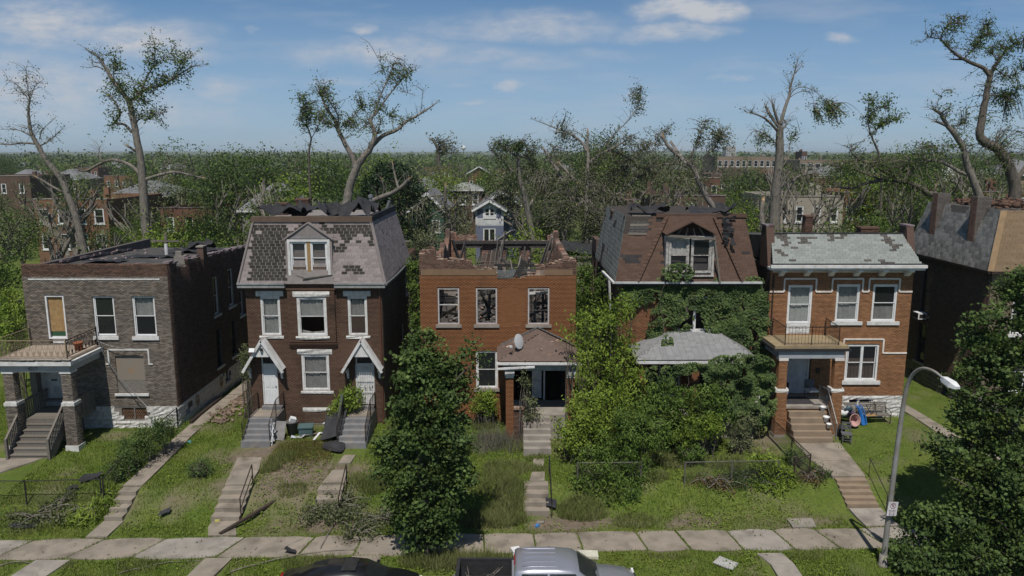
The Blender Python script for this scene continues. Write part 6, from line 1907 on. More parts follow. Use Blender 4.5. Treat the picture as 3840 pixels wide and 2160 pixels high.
traced_tree('gnarled_tree', 'big gnarled dark tree with twisting limbs at the right edge of the sky', 22, TE,
   [([(1170, 1400), (1190, 1180), (1145, 1040), (1080, 940), (1000, 900), (965, 850), (985, 730), (1010, 600), (1030, 490), (1060, 420), (1090, 380), (1132, 320)], .6, .07), ([(1030, 480), (990, 430), (920, 400), (860, 370), (800, 330), (750, 280), (715, 245)], .2, .06), ([(715, 245), (640, 240), (600, 270)], .05, .015), ([(860, 375), (798, 375)], .1, .06, 1), ([(1080, 385), (1050, 345)], .07, .04), ([(870, 370), (930, 300), (1000, 180), (1040, 100)], .06, .012), ([(720, 240), (760, 160), (840, 100)], .05, .012),
             ([(1130, 325), (1180, 280), (1300, 240)], .07, .02), ([(1060, 430), (1160, 480), (1300, 400)], .06, .02), ([(1020, 600), (1130, 600), (1250, 540)], .06, .02), ([(1190, 1150), (1290, 1000), (1330, 850)], .25, .1)],
   [(800, 170, 90, 60, 60), (770, 260, 50, 30, 12), (1000, 280, 90, 50, 60), (1120, 220, 80, 60, 60), (1200, 290, 80, 60, 50), (1040, 130, 40, 40, 14), (1170, 430, 90, 60, 60), (1130, 560, 70, 60, 40), (1200, 600, 70, 60, 36), (1120, 640, 60, 50, 26), (1080, 980, 80, 90, 70), (1210, 740, 60, 60, 40), (1210, 880, 70, 60, 40), (1010, 760, 60, 60, 14)], M_bark, M_leaf, .15, 20, .42)
traced_tree('gnarled_tree', 'grey broken tree with knuckled top and long arching lower limb, behind the twin chimneys', 19, TE,
   [([(985, 1360), (965, 1250), (930, 1150), (890, 1050), (860, 930), (810, 850), (760, 790), (720, 720), (688, 700)], .42, .1, 1), ([(760, 795), (700, 770), (685, 770)], .14, .06, 1), ([(920, 1110), (850, 1090), (780, 1050), (700, 1015), (620, 1020), (540, 1050)], .2, .08), ([(810, 860), (830, 800), (870, 780)], .06, .02), ([(860, 940), (760, 920), (680, 930)], .05, .012), ([(740, 760), (700, 660), (740, 570)], .03, .01)],
   [(800, 690, 70, 40, 16), (730, 620, 50, 60, 10), (870, 800, 60, 60, 22), (620, 960, 90, 50, 50), (480, 1050, 100, 60, 70), (560, 1130, 80, 60, 50), (900, 900, 60, 60, 20), (760, 930, 70, 50, 16)], M_barkp, M_leaf, .15, 18, .45)
traced_tree('fallen_tree', 'long fallen limb arching low over the roofs left of the twin chimneys', 17, TE,
   [([(700, 1320), (640, 1225), (560, 1170), (450, 1140), (350, 1140), (240, 1160), (170, 1190), (50, 1180)], .3, .06), ([(350, 1140), (250, 1100), (120, 1060), (60, 1090)], .1, .02), ([(440, 1140), (300, 1050), (190, 1000), (130, 920)], .08, .02), ([(660, 1240), (690, 1180)], .1, .07, 1)],
   [(300, 1060, 120, 50, 60), (420, 1030, 90, 60, 60), (170, 1060, 90, 50, 30), (540, 1200, 70, 70, 60), (450, 1200, 60, 50, 30), (150, 930, 50, 30, 10)], M_bark, M_leaf, .15, 20, .5)
# -- street trees in front
TP = lambda x, y: (x, y)
def full_tree(name, label, base, limbs, clusters, n, size, leaf, Y, thick=1.0, bare=None):
 root = thing(name, (base[0], base[1], G(base[0], base[1])), label, 'tree', 'street trees in leaf')
 z0 = G(base[0], base[1])
 MB().tube(smooth_line([(base[0], base[1], z0 - .2), *limbs[0]], 3, .02), [.26, .22, .2, .19, .18, .16, .14, .12, .1, .08, .06, .05, .04, .03, .02, .02][:1 + 3 * len(limbs[0])], 8).build('trunk', M_bark, root, True)
 for lb in limbs[1:]:
  S = smooth_line(lb, 3, .03)
  MB().tube(S, [.07 * (1 - .8 * k / (len(S) - 1)) for k in range(len(S))], 6).build('limb', M_bark, root, True)
 wts = np.array([c[3] * c[4] * (c[5] if len(c) > 5 else 1) for c in clusters], float)
 wts /= wts.sum()
 P, NB = [], []
 TW = MB()
 for (u, v, dy, ru, rv, *_), w in zip(clusters, wts):
  c = at(u, v, Y + dy)
  s = (c - Vector(CAM)).length / FPX
  k = int(n * w)
  sprays = max(6, k // 42)
  Sc = ball(c, (ru * s * .96, min(ru, rv) * s * .9, rv * s * .96), sprays, .5)
  who = rng.integers(0, sprays, k)
  d = rng.normal(size=(k, 3)) * np.array([.19, .19, .12])
  P.append(Sc[who] + d)
  fn = rng.normal(size=(sprays, 3)) * .7 + np.array([0, -.5, .9])
  NB.append((fn / np.linalg.norm(fn, axis=1)[:, None])[who])
  for q in Sc[::4]:
   TW.tube([c + (Vector(q) - c) * .2, (c + (Vector(q) - c) * .6) + Vector((0, 0, .08)), q], [.018, .012, .006], 4, False)
 TW.build('twigs', M_bark, root, kind='stuff')
 V, F = leaf_arrays(np.concatenate(P), size, aspect=.7, nrm_bias=np.concatenate(NB))
 link('crown', np_mesh('crown', V, F), leaf, root)
 C2 = np.concatenate(P)[::2] + rng.normal(size=(len(np.concatenate(P)[::2]), 3)) * .12
 V, F = leaf_arrays(C2, size * .6, aspect=.6)
 link('crown', np_mesh('crown', V, F), M_leaf, root)
 return root
bx, by = -3.45, -12.1
full_tree('street_tree', 'dense dark green street tree on the verge in front of the burnt house', (bx, by),
          [[(bx + .05, by, 1.5), (bx - .1, by, 3.5), (bx, by + .1, 5.5), (bx + .3, by, 7.6)], [(bx, by, 2.2), (bx - .9, by + .3, 3.6), (bx - 1.3, by, 4.6)], [(bx, by, 2.6), (bx + .9, by - .3, 3.8), (bx + 1.3, by, 4.8)], [(bx, by, 4), (bx + .9, by, 5.6), (bx + 1.5, by - .2, 6.7), (bx + 2.3, by, 7.3)], [(bx, by, 4), (bx - .5, by + .5, 5.8)], [(bx, by, 5.2), (bx + 1.2, by, 6.2), (bx + 2.2, by, 6.7)]],
          [(1585, 1290, 0, 55, 60), (1560, 1390, 0, 75, 90), (1660, 1390, .2, 60, 70), (1620, 1500, -.2, 130, 90), (1700, 1450, 0, 60, 70), (1505, 1545, .3, 46, 50), (1745, 1330, 0, 40, 14, .8), (1775, 1295, 0, 24, 16, .6), (1765, 1350, 0, 50, 10, .6), (1775, 1395, 0, 18, 12, .4), (1610, 1620, 0, 140, 90), (1480, 1690, .4, 70, 80), (1710, 1640, -.3, 70, 90), (1580, 1770, 0, 130, 90), (1450, 1780, .2, 45, 50), (1720, 1760, 0, 70, 70), (1600, 1880, 0, 130, 80), (1690, 1870, .3, 60, 50), (1510, 1870, 0, 50, 50), (1590, 1980, 0, 100, 60), (1650, 1990, 0, 55, 50), (1540, 2050, 0, 40, 30, .5)],
          19000, .16, M_leafd, by)
full_tree('street_tree', 'large dark green street tree filling the right edge of the frame', (19.5, -12.3),
          [[(19.4, -12.3, 2), (19.2, -12.2, 4), (19.5, -12.3, 6.5), (19.8, -12.2, 9)], [(19.4, -12.3, 2.2), (18.2, -12.5, 3.8), (17.2, -12.2, 5)], [(19.3, -12.3, 3), (18.2, -12, 5.5), (17.6, -12, 7)], [(19.4, -12.3, 1.5), (17.6, -13, 2.4), (16.4, -13.2, 3)], [(19.4, -12.3, 4), (18.6, -12, 7), (18.4, -12, 8.6)]],
          [(3850, 1130, 0, 90, 110), (3780, 1260, 0, 120, 110), (3700, 1330, .3, 80, 80), (3850, 1420, -.3, 120, 130), (3680, 1450, 0, 90, 90), (3640, 1560, 0, 70, 60), (3780, 1600, -.3, 130, 110), (3620, 1700, 0, 90, 50), (3530, 1690, .2, 50, 60), (3560, 1770, 0, 50, 40, .7), (3720, 1760, -.4, 110, 90), (3840, 1800, -.6, 110, 130), (3650, 1850, -.3, 90, 60), (3720, 1940, -.6, 150, 90), (3500, 1940, -.5, 90, 50), (3560, 2020, -.8, 120, 70), (3430, 2060, -.9, 80, 60), (3700, 2080, -1.0, 170, 90), (3480, 2130, -1.1, 110, 50), (3840, 2080, -1.0, 120, 130), (3370, 2110, -1.0, 50, 40, .8), (3590, 2150, -1.1, 110, 60)],
          30000, .165, M_leafd, -12.3)
# -- shrubs, creepers, weeds
def shrub(name, label, clusters, n, size, leaf, cat='shrub', group=None, droop=0.0, stems=8, aspect=.5, spread=.13, per=22):
 """clusters: (u, v, Y, ru, rv) in photograph pixels at depth Y"""
 c0 = at(clusters[0][0], clusters[0][1], clusters[0][2])
 root = thing(name, (c0.x, c0.y, G(c0.x, c0.y)), label, cat, group)
 wts = np.array([c[3] * c[4] for c in clusters], float)
 wts /= wts.sum()
 P, NB, st = [], [], MB()
 for (u, v, Y, ru, rv), w in zip(clusters, wts):
  c = at(u, v, Y)
  s = (c - Vector(CAM)).length / FPX
  k = max(20, int(n * w))
  sp = max(4, k // per)
  Sc = ball(c, (ru * s, ru * s * .8, rv * s), sp, .35)
  gzs = gz_np(Sc[:, 0], Sc[:, 1])
  Sc[:, 2] = np.maximum(Sc[:, 2], gzs + .08)
  who = rng.integers(0, sp, k)
  P.append(Sc[who] + rng.normal(size=(k, 3)) * spread)
  fn = rng.normal(size=(sp, 3)) * .8 + np.array([0, -.5, .9])
  NB.append((fn / np.linalg.norm(fn, axis=1)[:, None])[who])
  for q in Sc[:max(2, int(stems * w * 3))]:
   b = Vector((c.x + rnd.uniform(-.3, .3), c.y + rnd.uniform(-.2, .2), G(c.x, c.y) - .1))
   st.tube(smooth_line([b, (b + Vector(q)) / 2 + Vector((rnd.uniform(-.2, .2), 0, .3)), q], 3), [.03] * 3 + [.02] * 2 + [.01] * 2, 5, False)
 st.build('stems', M_bark, root, kind='stuff')
 C = np.concatenate(P)
 C[:, 2] = np.maximum(C[:, 2], gz_np(C[:, 0], C[:, 1]) + .02)
 V, F = leaf_arrays(C, size, droop=droop, aspect=aspect, nrm_bias=np.concatenate(NB))
 link('foliage', np_mesh('foliage', V, F), leaf, root)
 return root
def creeper(name, label, cells, n, leaf, size=.13, Y=-.05, thick=.3):
 c0 = at(cells[0][0], cells[0][1], Y)
 root = thing(name, (c0.x, 0, G(c0.x, 0)), label, 'vine')
 w = np.array([c[2] * c[3] for c in cells], float)
 w /= w.sum()
 P = []
 for (u, v, ru, rv, *yy), k in zip(cells, (w * n).astype(int)):
  a = rng.uniform(0, 6.283, k)
  r = np.sqrt(rng.uniform(0, 1, k))
  c = at(u, v, yy[0] if yy else Y)
  s = (c - Vector(CAM)).length / FPX
  X = c.x + ru * s * r * np.cos(a)
  Z = c.z + rv * s * r * np.sin(a)
  b = vnoise(X, Z, 2.2, 77)
  ok = (vnoise(X, Z, 1.5, 78) * .6 + vnoise(X, Z, 5, 79) * .4) > .27
  X, Z, b = X[ok], Z[ok], b[ok]
  k = len(X)
  P.append(np.stack([X, c.y - b * thick - rng.uniform(0, .12, k), Z], 1))
 C = np.concatenate(P)
 V, F = leaf_arrays(C, size, droop=.35, aspect=.6, nrm_bias=(0, -1, .5))
 link('foliage', np_mesh('foliage', V, F), leaf, root)
 st = MB()
 for k in range(26):
  q = C[rnd.randrange(len(C))]
  z = q[2]
  pts = [(q[0] + rnd.uniform(-.2, .2), q[1] + .1, z - d) for d in np.linspace(0, min(z - .6, 3.5), 6)]
  st.tube(pts, .014, 4, False)
 st.build('stems', M_bark, root, kind='stuff')
 return root
creeper('climbing_vine', 'thick green creeper hanging over the upper front wall below the brown mansard',
  [(2400, 1085, 70, 40), (2370, 1110, 50, 50), (2500, 1075, 90, 40), (2540, 1020, 60, 35, -.5), (2600, 1110, 90, 60), (2700, 1090, 90, 50), (2520, 1160, 60, 90), (2470, 1120, 60, 60), (2560, 1190, 40, 60), (2720, 1180, 90, 90), (2800, 1150, 80, 100), (2790, 1260, 80, 80), (2840, 1240, 40, 110), (2710, 1250, 40, 40), (2840, 1110, 45, 60), (2640, 1060, 60, 30), (2470, 1270, 40, 40), (2500, 1300, 25, 50, -1.2), (2480, 1240, 60, 50), (2850, 1330, 40, 60), (2820, 1070, 50, 35)], 14000, M_leafd, .15)
creeper('climbing_vine', 'rounded creeper mound swallowing the right porch post of the vine house',
  [(2760, 1390, 130, 70, -2.7), (2830, 1400, 70, 80, -2.6), (2770, 1480, 120, 60, -2.7), (2850, 1500, 50, 80, -2.6), (2700, 1400, 70, 50, -2.6), (2790, 1550, 60, 60, -2.6), (2560, 1372, 120, 20, -2.75), (2470, 1400, 60, 36, -2.8)], 9500, M_leafd, .135, thick=.8)
shrub('overgrown_shrub', 'tall bright green saplings towering beside the burnt house porch', [(2260, 1240, -3.0, 100, 90), (2320, 1170, -2.6, 60, 60), (2350, 1130, -2.4, 35, 30), (2215, 1340, -3.2, 75, 50), (2300, 1370, -3.2, 90, 80), (2240, 1430, -3.4, 70, 70), (2330, 1310, -2.8, 60, 50), (2140, 1250, -3.0, 40, 14), (2150, 1195, -2.8, 30, 12), (2370, 1420, -3.2, 60, 50)], 5200, .2, M_leafl, 'sapling', droop=.7, stems=16, aspect=.36, spread=.2)
shrub('overgrown_shrub', 'yellow-green bush spreading over the front steps of the burnt house', [(2200, 1530, -4.2, 75, 60), (2240, 1610, -4.8, 105, 80), (2150, 1650, -5.0, 60, 60), (2290, 1500, -4.2, 90, 70), (2350, 1570, -4.6, 75, 60), (2110, 1600, -4.6, 30, 24)], 7600, .14, M_leafl, droop=.2, spread=.17)
shrub('overgrown_shrub', 'dark green waist-high thicket in front of the vine house porch', [(2480, 1490, -3.6, 110, 70), (2580, 1530, -3.8, 110, 70), (2440, 1560, -4.2, 100, 60), (2660, 1500, -3.6, 80, 60), (2560, 1600, -4.4, 90, 50), (2690, 1560, -3.8, 50, 40)], 10000, .14, M_leaf, droop=.3)
shrub('overgrown_shrub', 'drooping long-leaved shrub in the middle of the vine house yard', [(2620, 1610, -4.8, 75, 45), (2660, 1590, -4.6, 50, 40), (2570, 1640, -5.0, 40, 30)], 2600, .16, M_leafl, droop=.8, aspect=.35)
shrub('overgrown_shrub', 'bent grey-green sumac sapling drooping over the chain-link fence', [(2370, 1560, -5.6, 70, 60), (2420, 1640, -6.0, 90, 60), (2330, 1680, -6.2, 90, 70), (2250, 1760, -6.8, 110, 80), (2380, 1760, -6.8, 70, 60), (2300, 1840, -7.4, 90, 60), (2370, 1880, -7.6, 50, 40), (2200, 1840, -7.4, 60, 50)], 9000, .17, M_leaf, droop=.6, aspect=.35)
shrub('garden_bush', 'low leafy bush alone on the grass of the vine house yard', [(2590, 1700, -5.4, 50, 30)], 900, .14, M_leaf)
shrub('garden_bush', 'feathery bluish weed bush near the fallen boards', [(2770, 1640, -4.3, 50, 40), (2800, 1590, -4.0, 40, 40)], 1200, .12, M_leafg)
shrub('hedge', 'small-leaved dark hedge along the chain-link fence', [(2760, 1800, -7.0, 60, 40), (2820, 1810, -7.0, 60, 40), (2730, 1840, -7.1, 40, 30)], 4200, .075, M_leafd, 'hedge')
shrub('garden_bush', 'bright yellow-green bush growing through the fence corner', [(2900, 1790, -7.0, 60, 60), (2880, 1850, -7.3, 60, 50), (2940, 1840, -7.1, 40, 50), (2860, 1740, -6.6, 50, 30)], 4200, .13, M_leafl, droop=.4)
shrub('garden_bush', 'dark low bush at the corner of the lawn beside the five buff steps', [(3060, 1840, -6.6, 45, 35), (2980, 1715, -5.6, 40, 25)], 1500, .1, M_leafd)
shrub('garden_bush', 'leafy bush squeezed between the two flights of grey steps', [(1300, 1510, -.8, 45, 40), (1270, 1550, -1.0, 40, 30), (1320, 1480, -.5, 35, 30)], 2600, .13, M_leafl)
shrub('garden_bush', 'hanging bush under the left window of the burnt house', [(1820, 1490, -.6, 40, 30), (1790, 1520, -.8, 30, 30), (1840, 1520, -.7, 25, 40)], 1500, .13, M_leafl, droop=.4)
shrub('side_shrub', 'pale shrub at the brown house corner beside the side path', [(935, 1370, .9, 28, 60), (920, 1330, 1.2, 18, 40)], 1600, .11, M_leafg)
shrub('hedge', 'tangled dark hedge growing through the black chain-link fence', [(600, 1600, -3.6, 50, 30), (560, 1640, -4.2, 55, 40), (500, 1690, -5.0, 60, 40), (460, 1740, -5.8, 50, 35), (630, 1620, -3.0, 40, 25), (430, 1780, -6.4, 30, 25)], 6500, .1, M_leafd, 'hedge')
shrub('day_lilies', 'yellow-green strap-leaved lilies spilling over the lower fence corner', [(400, 1850, -7.4, 45, 30), (360, 1920, -8.4, 50, 30), (310, 1945, -8.8, 40, 22), (390, 1900, -8.0, 40, 30)], 1500, .3, M_leafl, 'lilies', droop=.5, aspect=.12)
shrub('yard_weeds', 'round dark weed clump on the sloping lawn beside the brown house path', [(745, 1755, -5.9, 45, 22)], 700, .1, M_leafd, 'weed')
shrub('vine_strand', 'leafy vine strand dangling from the burnt house porch gutter', [(1965, 1400, -2.6, 10, 40), (1975, 1450, -2.65, 12, 40), (1985, 1510, -2.8, 16, 40), (2000, 1560, -3.0, 30, 20)], 700, .12, M_leafg, 'vine')
shrub('gap_vines', 'wall of green vines between the burnt shell and the vine house', [(2195, 1080, 3.0, 30, 100), (2190, 1180, 2.6, 30, 80), (2200, 1270, 2.2, 30, 70), (2250, 1110, 3.4, 25, 90), (2250, 1200, 3.2, 25, 70)], 7000, .14, M_leaf, 'vines')
shrub('gap_vines', 'green vines filling the narrow gap beside the brown brick house', [(1555, 1150, 5, 18, 100), (1560, 1260, 4, 16, 80), (1545, 1020, 7, 25, 60)], 3000, .16, M_leaf, 'vines')
shrub('yard_scrub', 'bright green bushes beyond the grey-brown house, at the left frame edge', [(30, 1190, 8, 60, 50), (60, 1260, 6, 40, 60), (20, 1130, 12, 60, 40)], 5000, .16, M_leafl, 'bushes')
def grass_np(x, y, h, w=.02, lean=.45):
 n = len(x)
 z = gz_np(x, y)
 a = rng.uniform(0, 6.283, n)
 l = rng.uniform(.1, 1, n) * lean
 hh = h * rng.uniform(.5, 1.3, n)
 b = rng.uniform(0, 6.283, n)
 B = np.stack([x, y, z - .01], 1)
 wv = np.stack([np.cos(b), np.sin(b), np.zeros(n)], 1) * (w * rng.uniform(.6, 1.4, n))[:, None]
 tip = B + np.stack([np.cos(a) * l * hh, np.sin(a) * l * hh, hh * np.sqrt(np.maximum(.05, 1 - l ** 2))], 1)
 V = np.stack([B - wv, B + wv, tip], 1).reshape(-1, 3)
 return V, np.arange(3 * n).reshape(n, 3)
def blocked(x, y):
 b = (y > -11.95) & (y < -9.95)
 for (xa, xb, ya, yb) in ((-18.1, -17.05, -11, 11), (-13.7, -12.1, -7.1, -2.5), (-13.3, -11.8, -10.2, -7), (-12.6, -11.2, -14, -11.8), (-19.6, -17.7, -14, -11.8), (14.4, 16.5, -10.2, -2), (-8.9, -7.6, -7.0, -3), (.6, 1.6, -9, -6.9), (.55, 1.9, -4.3, -2.4), (-27.4, -23.3, -8, -2), (22.1, 24.2, -6.5, 6), (9.7, 10.9, -14, -12.1), (-6.8, -5.2, -14, -11.8), (-14.2, -12.2, -4, 0), (-9.1, -7.4, -4, 0)):
  b |= (x > xa) & (x < xb) & (y > ya) & (y < yb)
 b |= (y > -.15) & (((x > -26.2) & (x < -18.3)) | ((x > -14.4) & (x < -6.9)) | ((x > -5) & (x < 3.5)) | ((x > 5.6) & (x < 13.1)) | ((x > 13.7) & (x < 21.5)) | (x > 25.8))
 return b
M_grass = mat('grass_blade', (.11, .168, .02), (.155, .195, .036), .7, .8, island=.4, trans=.2, spec=.15)
M_grassl = mat('long_grass', (.14, .17, .048), (.19, .20, .08), .7, .8, island=.35, trans=.2, spec=.15)
N_ = 520000
gx, gy = rng.uniform(-34, 34, N_), rng.uniform(-13.9, 9, N_)
far = np.clip((gy + 14) / 24, 0, 1)
keep = ~blocked(gx, gy) & (rng.uniform(0, 1, N_) > dirt(gx, gy) * .93) & (rng.uniform(0, 1, N_) > far * .5)
tidy = (gx > 13.2) & (gy > -9)
V, F = grass_np(gx[keep], gy[keep], np.where(tidy[keep], .05, .10 + .09 * vnoise(gx[keep], gy[keep], .8, 3)), .016)
link('lawn_grass', np_mesh('lawn_grass', V, F), M_grass, kind='stuff', label='short patchy lawn grass over the front yards and the verge')
ex, ey = [], []
for n, ya in ((5200, -10.1), (5200, -11.82)):
 x = rng.uniform(-33, 30, n)
 ex.append(x)
 ey.append(ya + rng.normal(0, .07, n) + .16 * (vnoise(x, x * 0, 1.3, 21) - .5))
for (xj, sj) in joints:
 t = rng.uniform(0, 1, 130)
 ex.append(xj - sj * .9 * t + rng.normal(0, .035, 130))
 ey.append(-10.1 - 1.7 * t)
for (xa, xb, ya, yb) in ((-18.05, -17.1, -7, 6), (-13.3, -12.2, -7, -4), (14.5, 16.4, -7, -3.4), (-8.7, -7.8, -7, -4), (.7, 1.7, -7, -4.2)):
 n = int((yb - ya) * 150)
 ex.append(rng.choice((xa, xb), n) + rng.normal(0, .09, n))
 ey.append(rng.uniform(ya, yb, n))
ex, ey = np.concatenate(ex), np.concatenate(ey)
V, F = grass_np(ex, ey, .13, .016, .8)
link('edge_grass', np_mesh('edge_grass', V, F), M_grass, kind='stuff', label='grass tufts creeping over pavement edges and joints')
N_ = 90000
gx, gy = rng.uniform(-34, 34, N_), rng.uniform(-13.8, 3, N_)
pn = vnoise(gx, gy, .9, 9) * .6 + vnoise(gx, gy, 2.6, 10) * .4
box_ = ((gx > -4.6) & (gx < .6) & (gy < -2)) | ((gx > 1.6) & (gx < 12.6) & (gy < -3)) | ((gx > -12) & (gx < -6))
keep = ~blocked(gx, gy) & (pn + .16 * box_ > .60) & ~((gx > 13.2) & (gy > -9) & (pn < .75))
C = np.stack([gx[keep], gy[keep], gz_np(gx[keep], gy[keep]) + rng.uniform(.02, .22, keep.sum()) * (pn[keep] - .3) * 2], 1)
leaves('ground_weeds', C, .095, M_leafl, nrm_bias=(0, 0, 1), kind='stuff', label='low broad-leaved weeds in patches over the yards')
LX, LY, LH = [], [], []
for (u, v, r, h, n) in [(1880, 1950, 1.0, .55, 2600), (1940, 1900, .9, .5, 1800), (1800, 1960, .8, .5, 1500), (2180, 1930, .9, .45, 1800), (1750, 2110, .9, .6, 1800), (1650, 2120, .8, .6, 1400), (1870, 2090, .8, .35, 900), (1400, 1890, .6, .45, 1000), (1060, 1720, .6, .35, 800), (1010, 1760, .5, .35, 700), (1340, 1800, .5, .3, 600), (2530, 1740, .8, .4, 1200), (2490, 1720, .7, .4, 900), (2720, 1740, .9, .35, 1000), (2450, 1790, .6, .4, 700),
      (1260, 2080, .8, .4, 900), (1150, 2110, .8, .35, 900), (900, 1780, .6, .25, 500), (1100, 1880, .6, .3, 600), (1560, 2110, .6, .5, 900), (2500, 2070, .9, .3, 700), (1900, 1760, 1.0, .35, 1500), (2020, 1760, .45, .25, 500), (2010, 1720, .4, .25, 400), (1850, 1830, 1.0, .4, 1500), (1940, 1680, .7, .35, 800), (3000, 2080, .8, .25, 600), (200, 2120, .8, .3, 700), (520, 2120, .8, .3, 700), (100, 1970, 1.2, .3, 900), (1480, 1660, .5, .4, 500), (2380, 1960, .8, .35, 800), (1820, 1600, .7, .5, 900)]:
 p = on_ground(u, v)
 a, rr = rng.uniform(0, 6.283, n), np.sqrt(rng.uniform(0, 1, n)) * r
 LX.append(p.x + rr * np.cos(a) * 1.2)
 LY.append(p.y + rr * np.sin(a) * .8)
 LH.append(np.full(n, h))
LX, LY, LH = map(np.concatenate, (LX, LY, LH))
ok_ = ~blocked(LX, LY)
V, F = grass_np(LX[ok_], LY[ok_], LH[ok_], .014, .8)
link('long_grass', np_mesh('long_grass', V, F), M_grassl, kind='stuff', label='long uncut grass in tufts on the bank and verge')
gx, gy = rng.normal(-10.6, 1.1, 6000), rng.normal(-3.9, .7, 6000)
ok_ = ~blocked(gx, gy)
V, F = grass_np(gx[ok_], gy[ok_], .22, .014, .9)
link('dry_weeds', np_mesh('dry_weeds', V, F), mat('dry_weed', (.16, .13, .045), (.115, .10, .035), 1.3, .9, island=.4, trans=.15), kind='stuff', label='dry yellow-brown weeds over the mound before the brown house')
gx, gy = rng.normal(-.9, .7, 1500), rng.normal(-3.0, .5, 1500)
V, F = grass_np(gx, gy, .8, .012, .5)
link('dry_weeds', np_mesh('dry_weeds', V, F), mat('grey_weed', (.17, .16, .115), (.11, .105, .08), 1.3, .9, island=.4), kind='stuff', label='grey dry weed stalks beside the burnt house porch')
N_ = 2800
gx, gy = rng.uniform(-30, 26, N_), rng.uniform(-13.8, -2, N_)
keep = (dirt(gx, gy) > .35) | (rng.uniform(0, 1, N_) > .72)
C = np.stack([gx[keep], gy[keep], gz_np(gx[keep], gy[keep]) + .05], 1)
leaves('leaf_litter', C, .1, M_brown, nrm_bias=(0, 0, 1), kind='stuff', label='dead leaf litter and bark scraps over bare ground')
# -- houses of the streets behind
M_bgb = [mat('far_brick_red', (.15, .075, .052), (.12, .062, .045), .5, .9, .2, 8), mat('far_brick_brown', (.115, .075, .055), (.09, .06, .046), .5, .9, .2, 8), mat('far_brick_orange', (.20, .11, .065), (.16, .09, .055), .5, .9, .2, 8), mat('far_brick_tan', (.25, .19, .135), (.2, .155, .115), .5, .9, .2, 8)]
M_bgroof = [mat('far_tar_roof', (.06, .058, .06), (.10, .095, .09), .4, .9, .3, 3), mat('far_grey_roof', (.17, .172, .18), (.14, .14, .147), .6, .9), mat('far_bare_deck', (.28, .21, .145), (.10, .085, .07), .35, .9, .3, 3)]
def bg_house(label, x0, x1, y, depth, top, wall, roof_m, roof='flat', rows=((5.2, 1.9), (1.9, 1.9)), ncol=3, win=1.0, eave=None, base=None, broken=False, wm=None, frame_m=None, group='houses in the streets behind', name='background_house'):
 xm = (x0 + x1) / 2
 h = thing(name, (xm, y, 0), label, 'house', group)
 zt = eave if eave else top
 hs = []
 for (z, hh) in rows:
  for k in range(ncol):
   c = x0 + (x1 - x0) * (k + .5) / ncol
   hs.append((c - win / 2, c + win / 2, z, z + hh))
 core_wall('wall', h, wall, 'x', x0, x1, -1, zt, y, y + .35, hs)
 core_wall('wall', h, wall, 'y', y + .35, y + depth, -1, zt, x0, x0 + .35)
 core_wall('wall', h, wall, 'y', y + .35, y + depth, -1, zt, x1 - .35, x1)
 core_wall('wall', h, wall, 'x', x0 + .35, x1 - .35, -1, zt, y + depth - .35, y + depth)
 for q in hs:
  if broken and rnd.random() < .5:
   MB().box(q[0], q[0] + .1, y + .05, y + .2, q[2], q[3]).box(q[1] - .1, q[1], y + .05, y + .2, q[2], q[3]).build('window', frame_m or M_white, h)
   continue
  window(h, q[0], q[1], q[2], q[3], y, sill=.14, fw=.12, glass=M_glassd, frame_m=frame_m or M_vinyl)
 if roof == 'flat':
  MB().slab([(x0 + .3, y + .3, zt - .35), (x1 - .3, y + .3, zt - .35), (x1 - .3, y + depth - .3, zt - .7), (x0 + .3, y + depth - .3, zt - .7)], .12).build('roof', roof_m, h)
  MB().box(x0 - .05, x1 + .05, y - .06, y + .4, zt, zt + .12).build('coping', M_conc2 if rnd.random() < .6 else M_tile, h)
  for k in range(2):
   cx = rnd.uniform(x0 + .6, x1 - .6)
   cy = y + rnd.uniform(.3, .8) * depth
   MB().box(cx - .35, cx + .35, cy, cy + .5, zt - 1, zt + rnd.uniform(.6, 1.4)).build('chimney', wall, h)
 elif roof in ('gable', 'hip'):
  ov = .4
  b = MB()
  if roof == 'gable':
   for sg in (-1, 1):
    b.slab([(xm, y - ov, top), (xm, y + depth + ov, top), (xm + sg * ((x1 - x0) / 2 + ov), y + depth + ov, zt - .15), (xm + sg * ((x1 - x0) / 2 + ov), y - ov, zt - .15)][::sg], .16)
   b.build('roof', roof_m, h)
   MB().prism([(x0 + .01, zt), (x1 - .01, zt), (xm, top - .2)], y + .02, y + .3, 'y').build('gable_wall', wm or wall, h)
   for sg in (-1, 1):
    MB().beam((xm, y - ov - .03, top - .1), (xm + sg * ((x1 - x0) / 2 + ov), y - ov - .03, zt - .25), .06, .28).build('barge_board', M_vinyl, h)
  else:
   b.v = [(x0 - ov, y - ov, zt), (x1 + ov, y - ov, zt), (x1 + ov, y + depth + ov, zt), (x0 - ov, y + depth + ov, zt), (xm - .4, y + depth * .4, top), (xm + .4, y + depth * .6, top)]
   b.f = [(0, 1, 5, 4), (1, 2, 5), (2, 3, 4, 5), (3, 0, 4), (3, 2, 1, 0)]
   b.build('roof', roof_m, h)
   MB().box(x0 - ov, x1 + ov, y - ov - .04, y - ov, zt - .18, zt + .02).build('fascia', M_white, h)
 return h
def span(u0, u1, v, Y):
 a, b = at(u0, v, Y), at(u1, v, Y)
 return a.x, b.x, a.z
B = M_bgb
x0, x1, z = span(125, 400, 748, 60)
bg_house('red-brown brick building with paired white windows behind the grey-brown house', x0, x1, 60, 16, z, B[2], M_bgroof[2], rows=((z - 3.2, 2.0), (z - 6.6, 2.1)), ncol=4, win=1.3)
x0, x1, z = span(-160, 110, 660, 112)
bg_house('dark brick house with white windows at the far left edge behind the thin leaning tree', x0, x1, 112, 14, z, B[1], M_bgroof[0], rows=((z - 3.4, 1.9),), ncol=4)
x0, x1, z = span(400, 620, 735, 78)
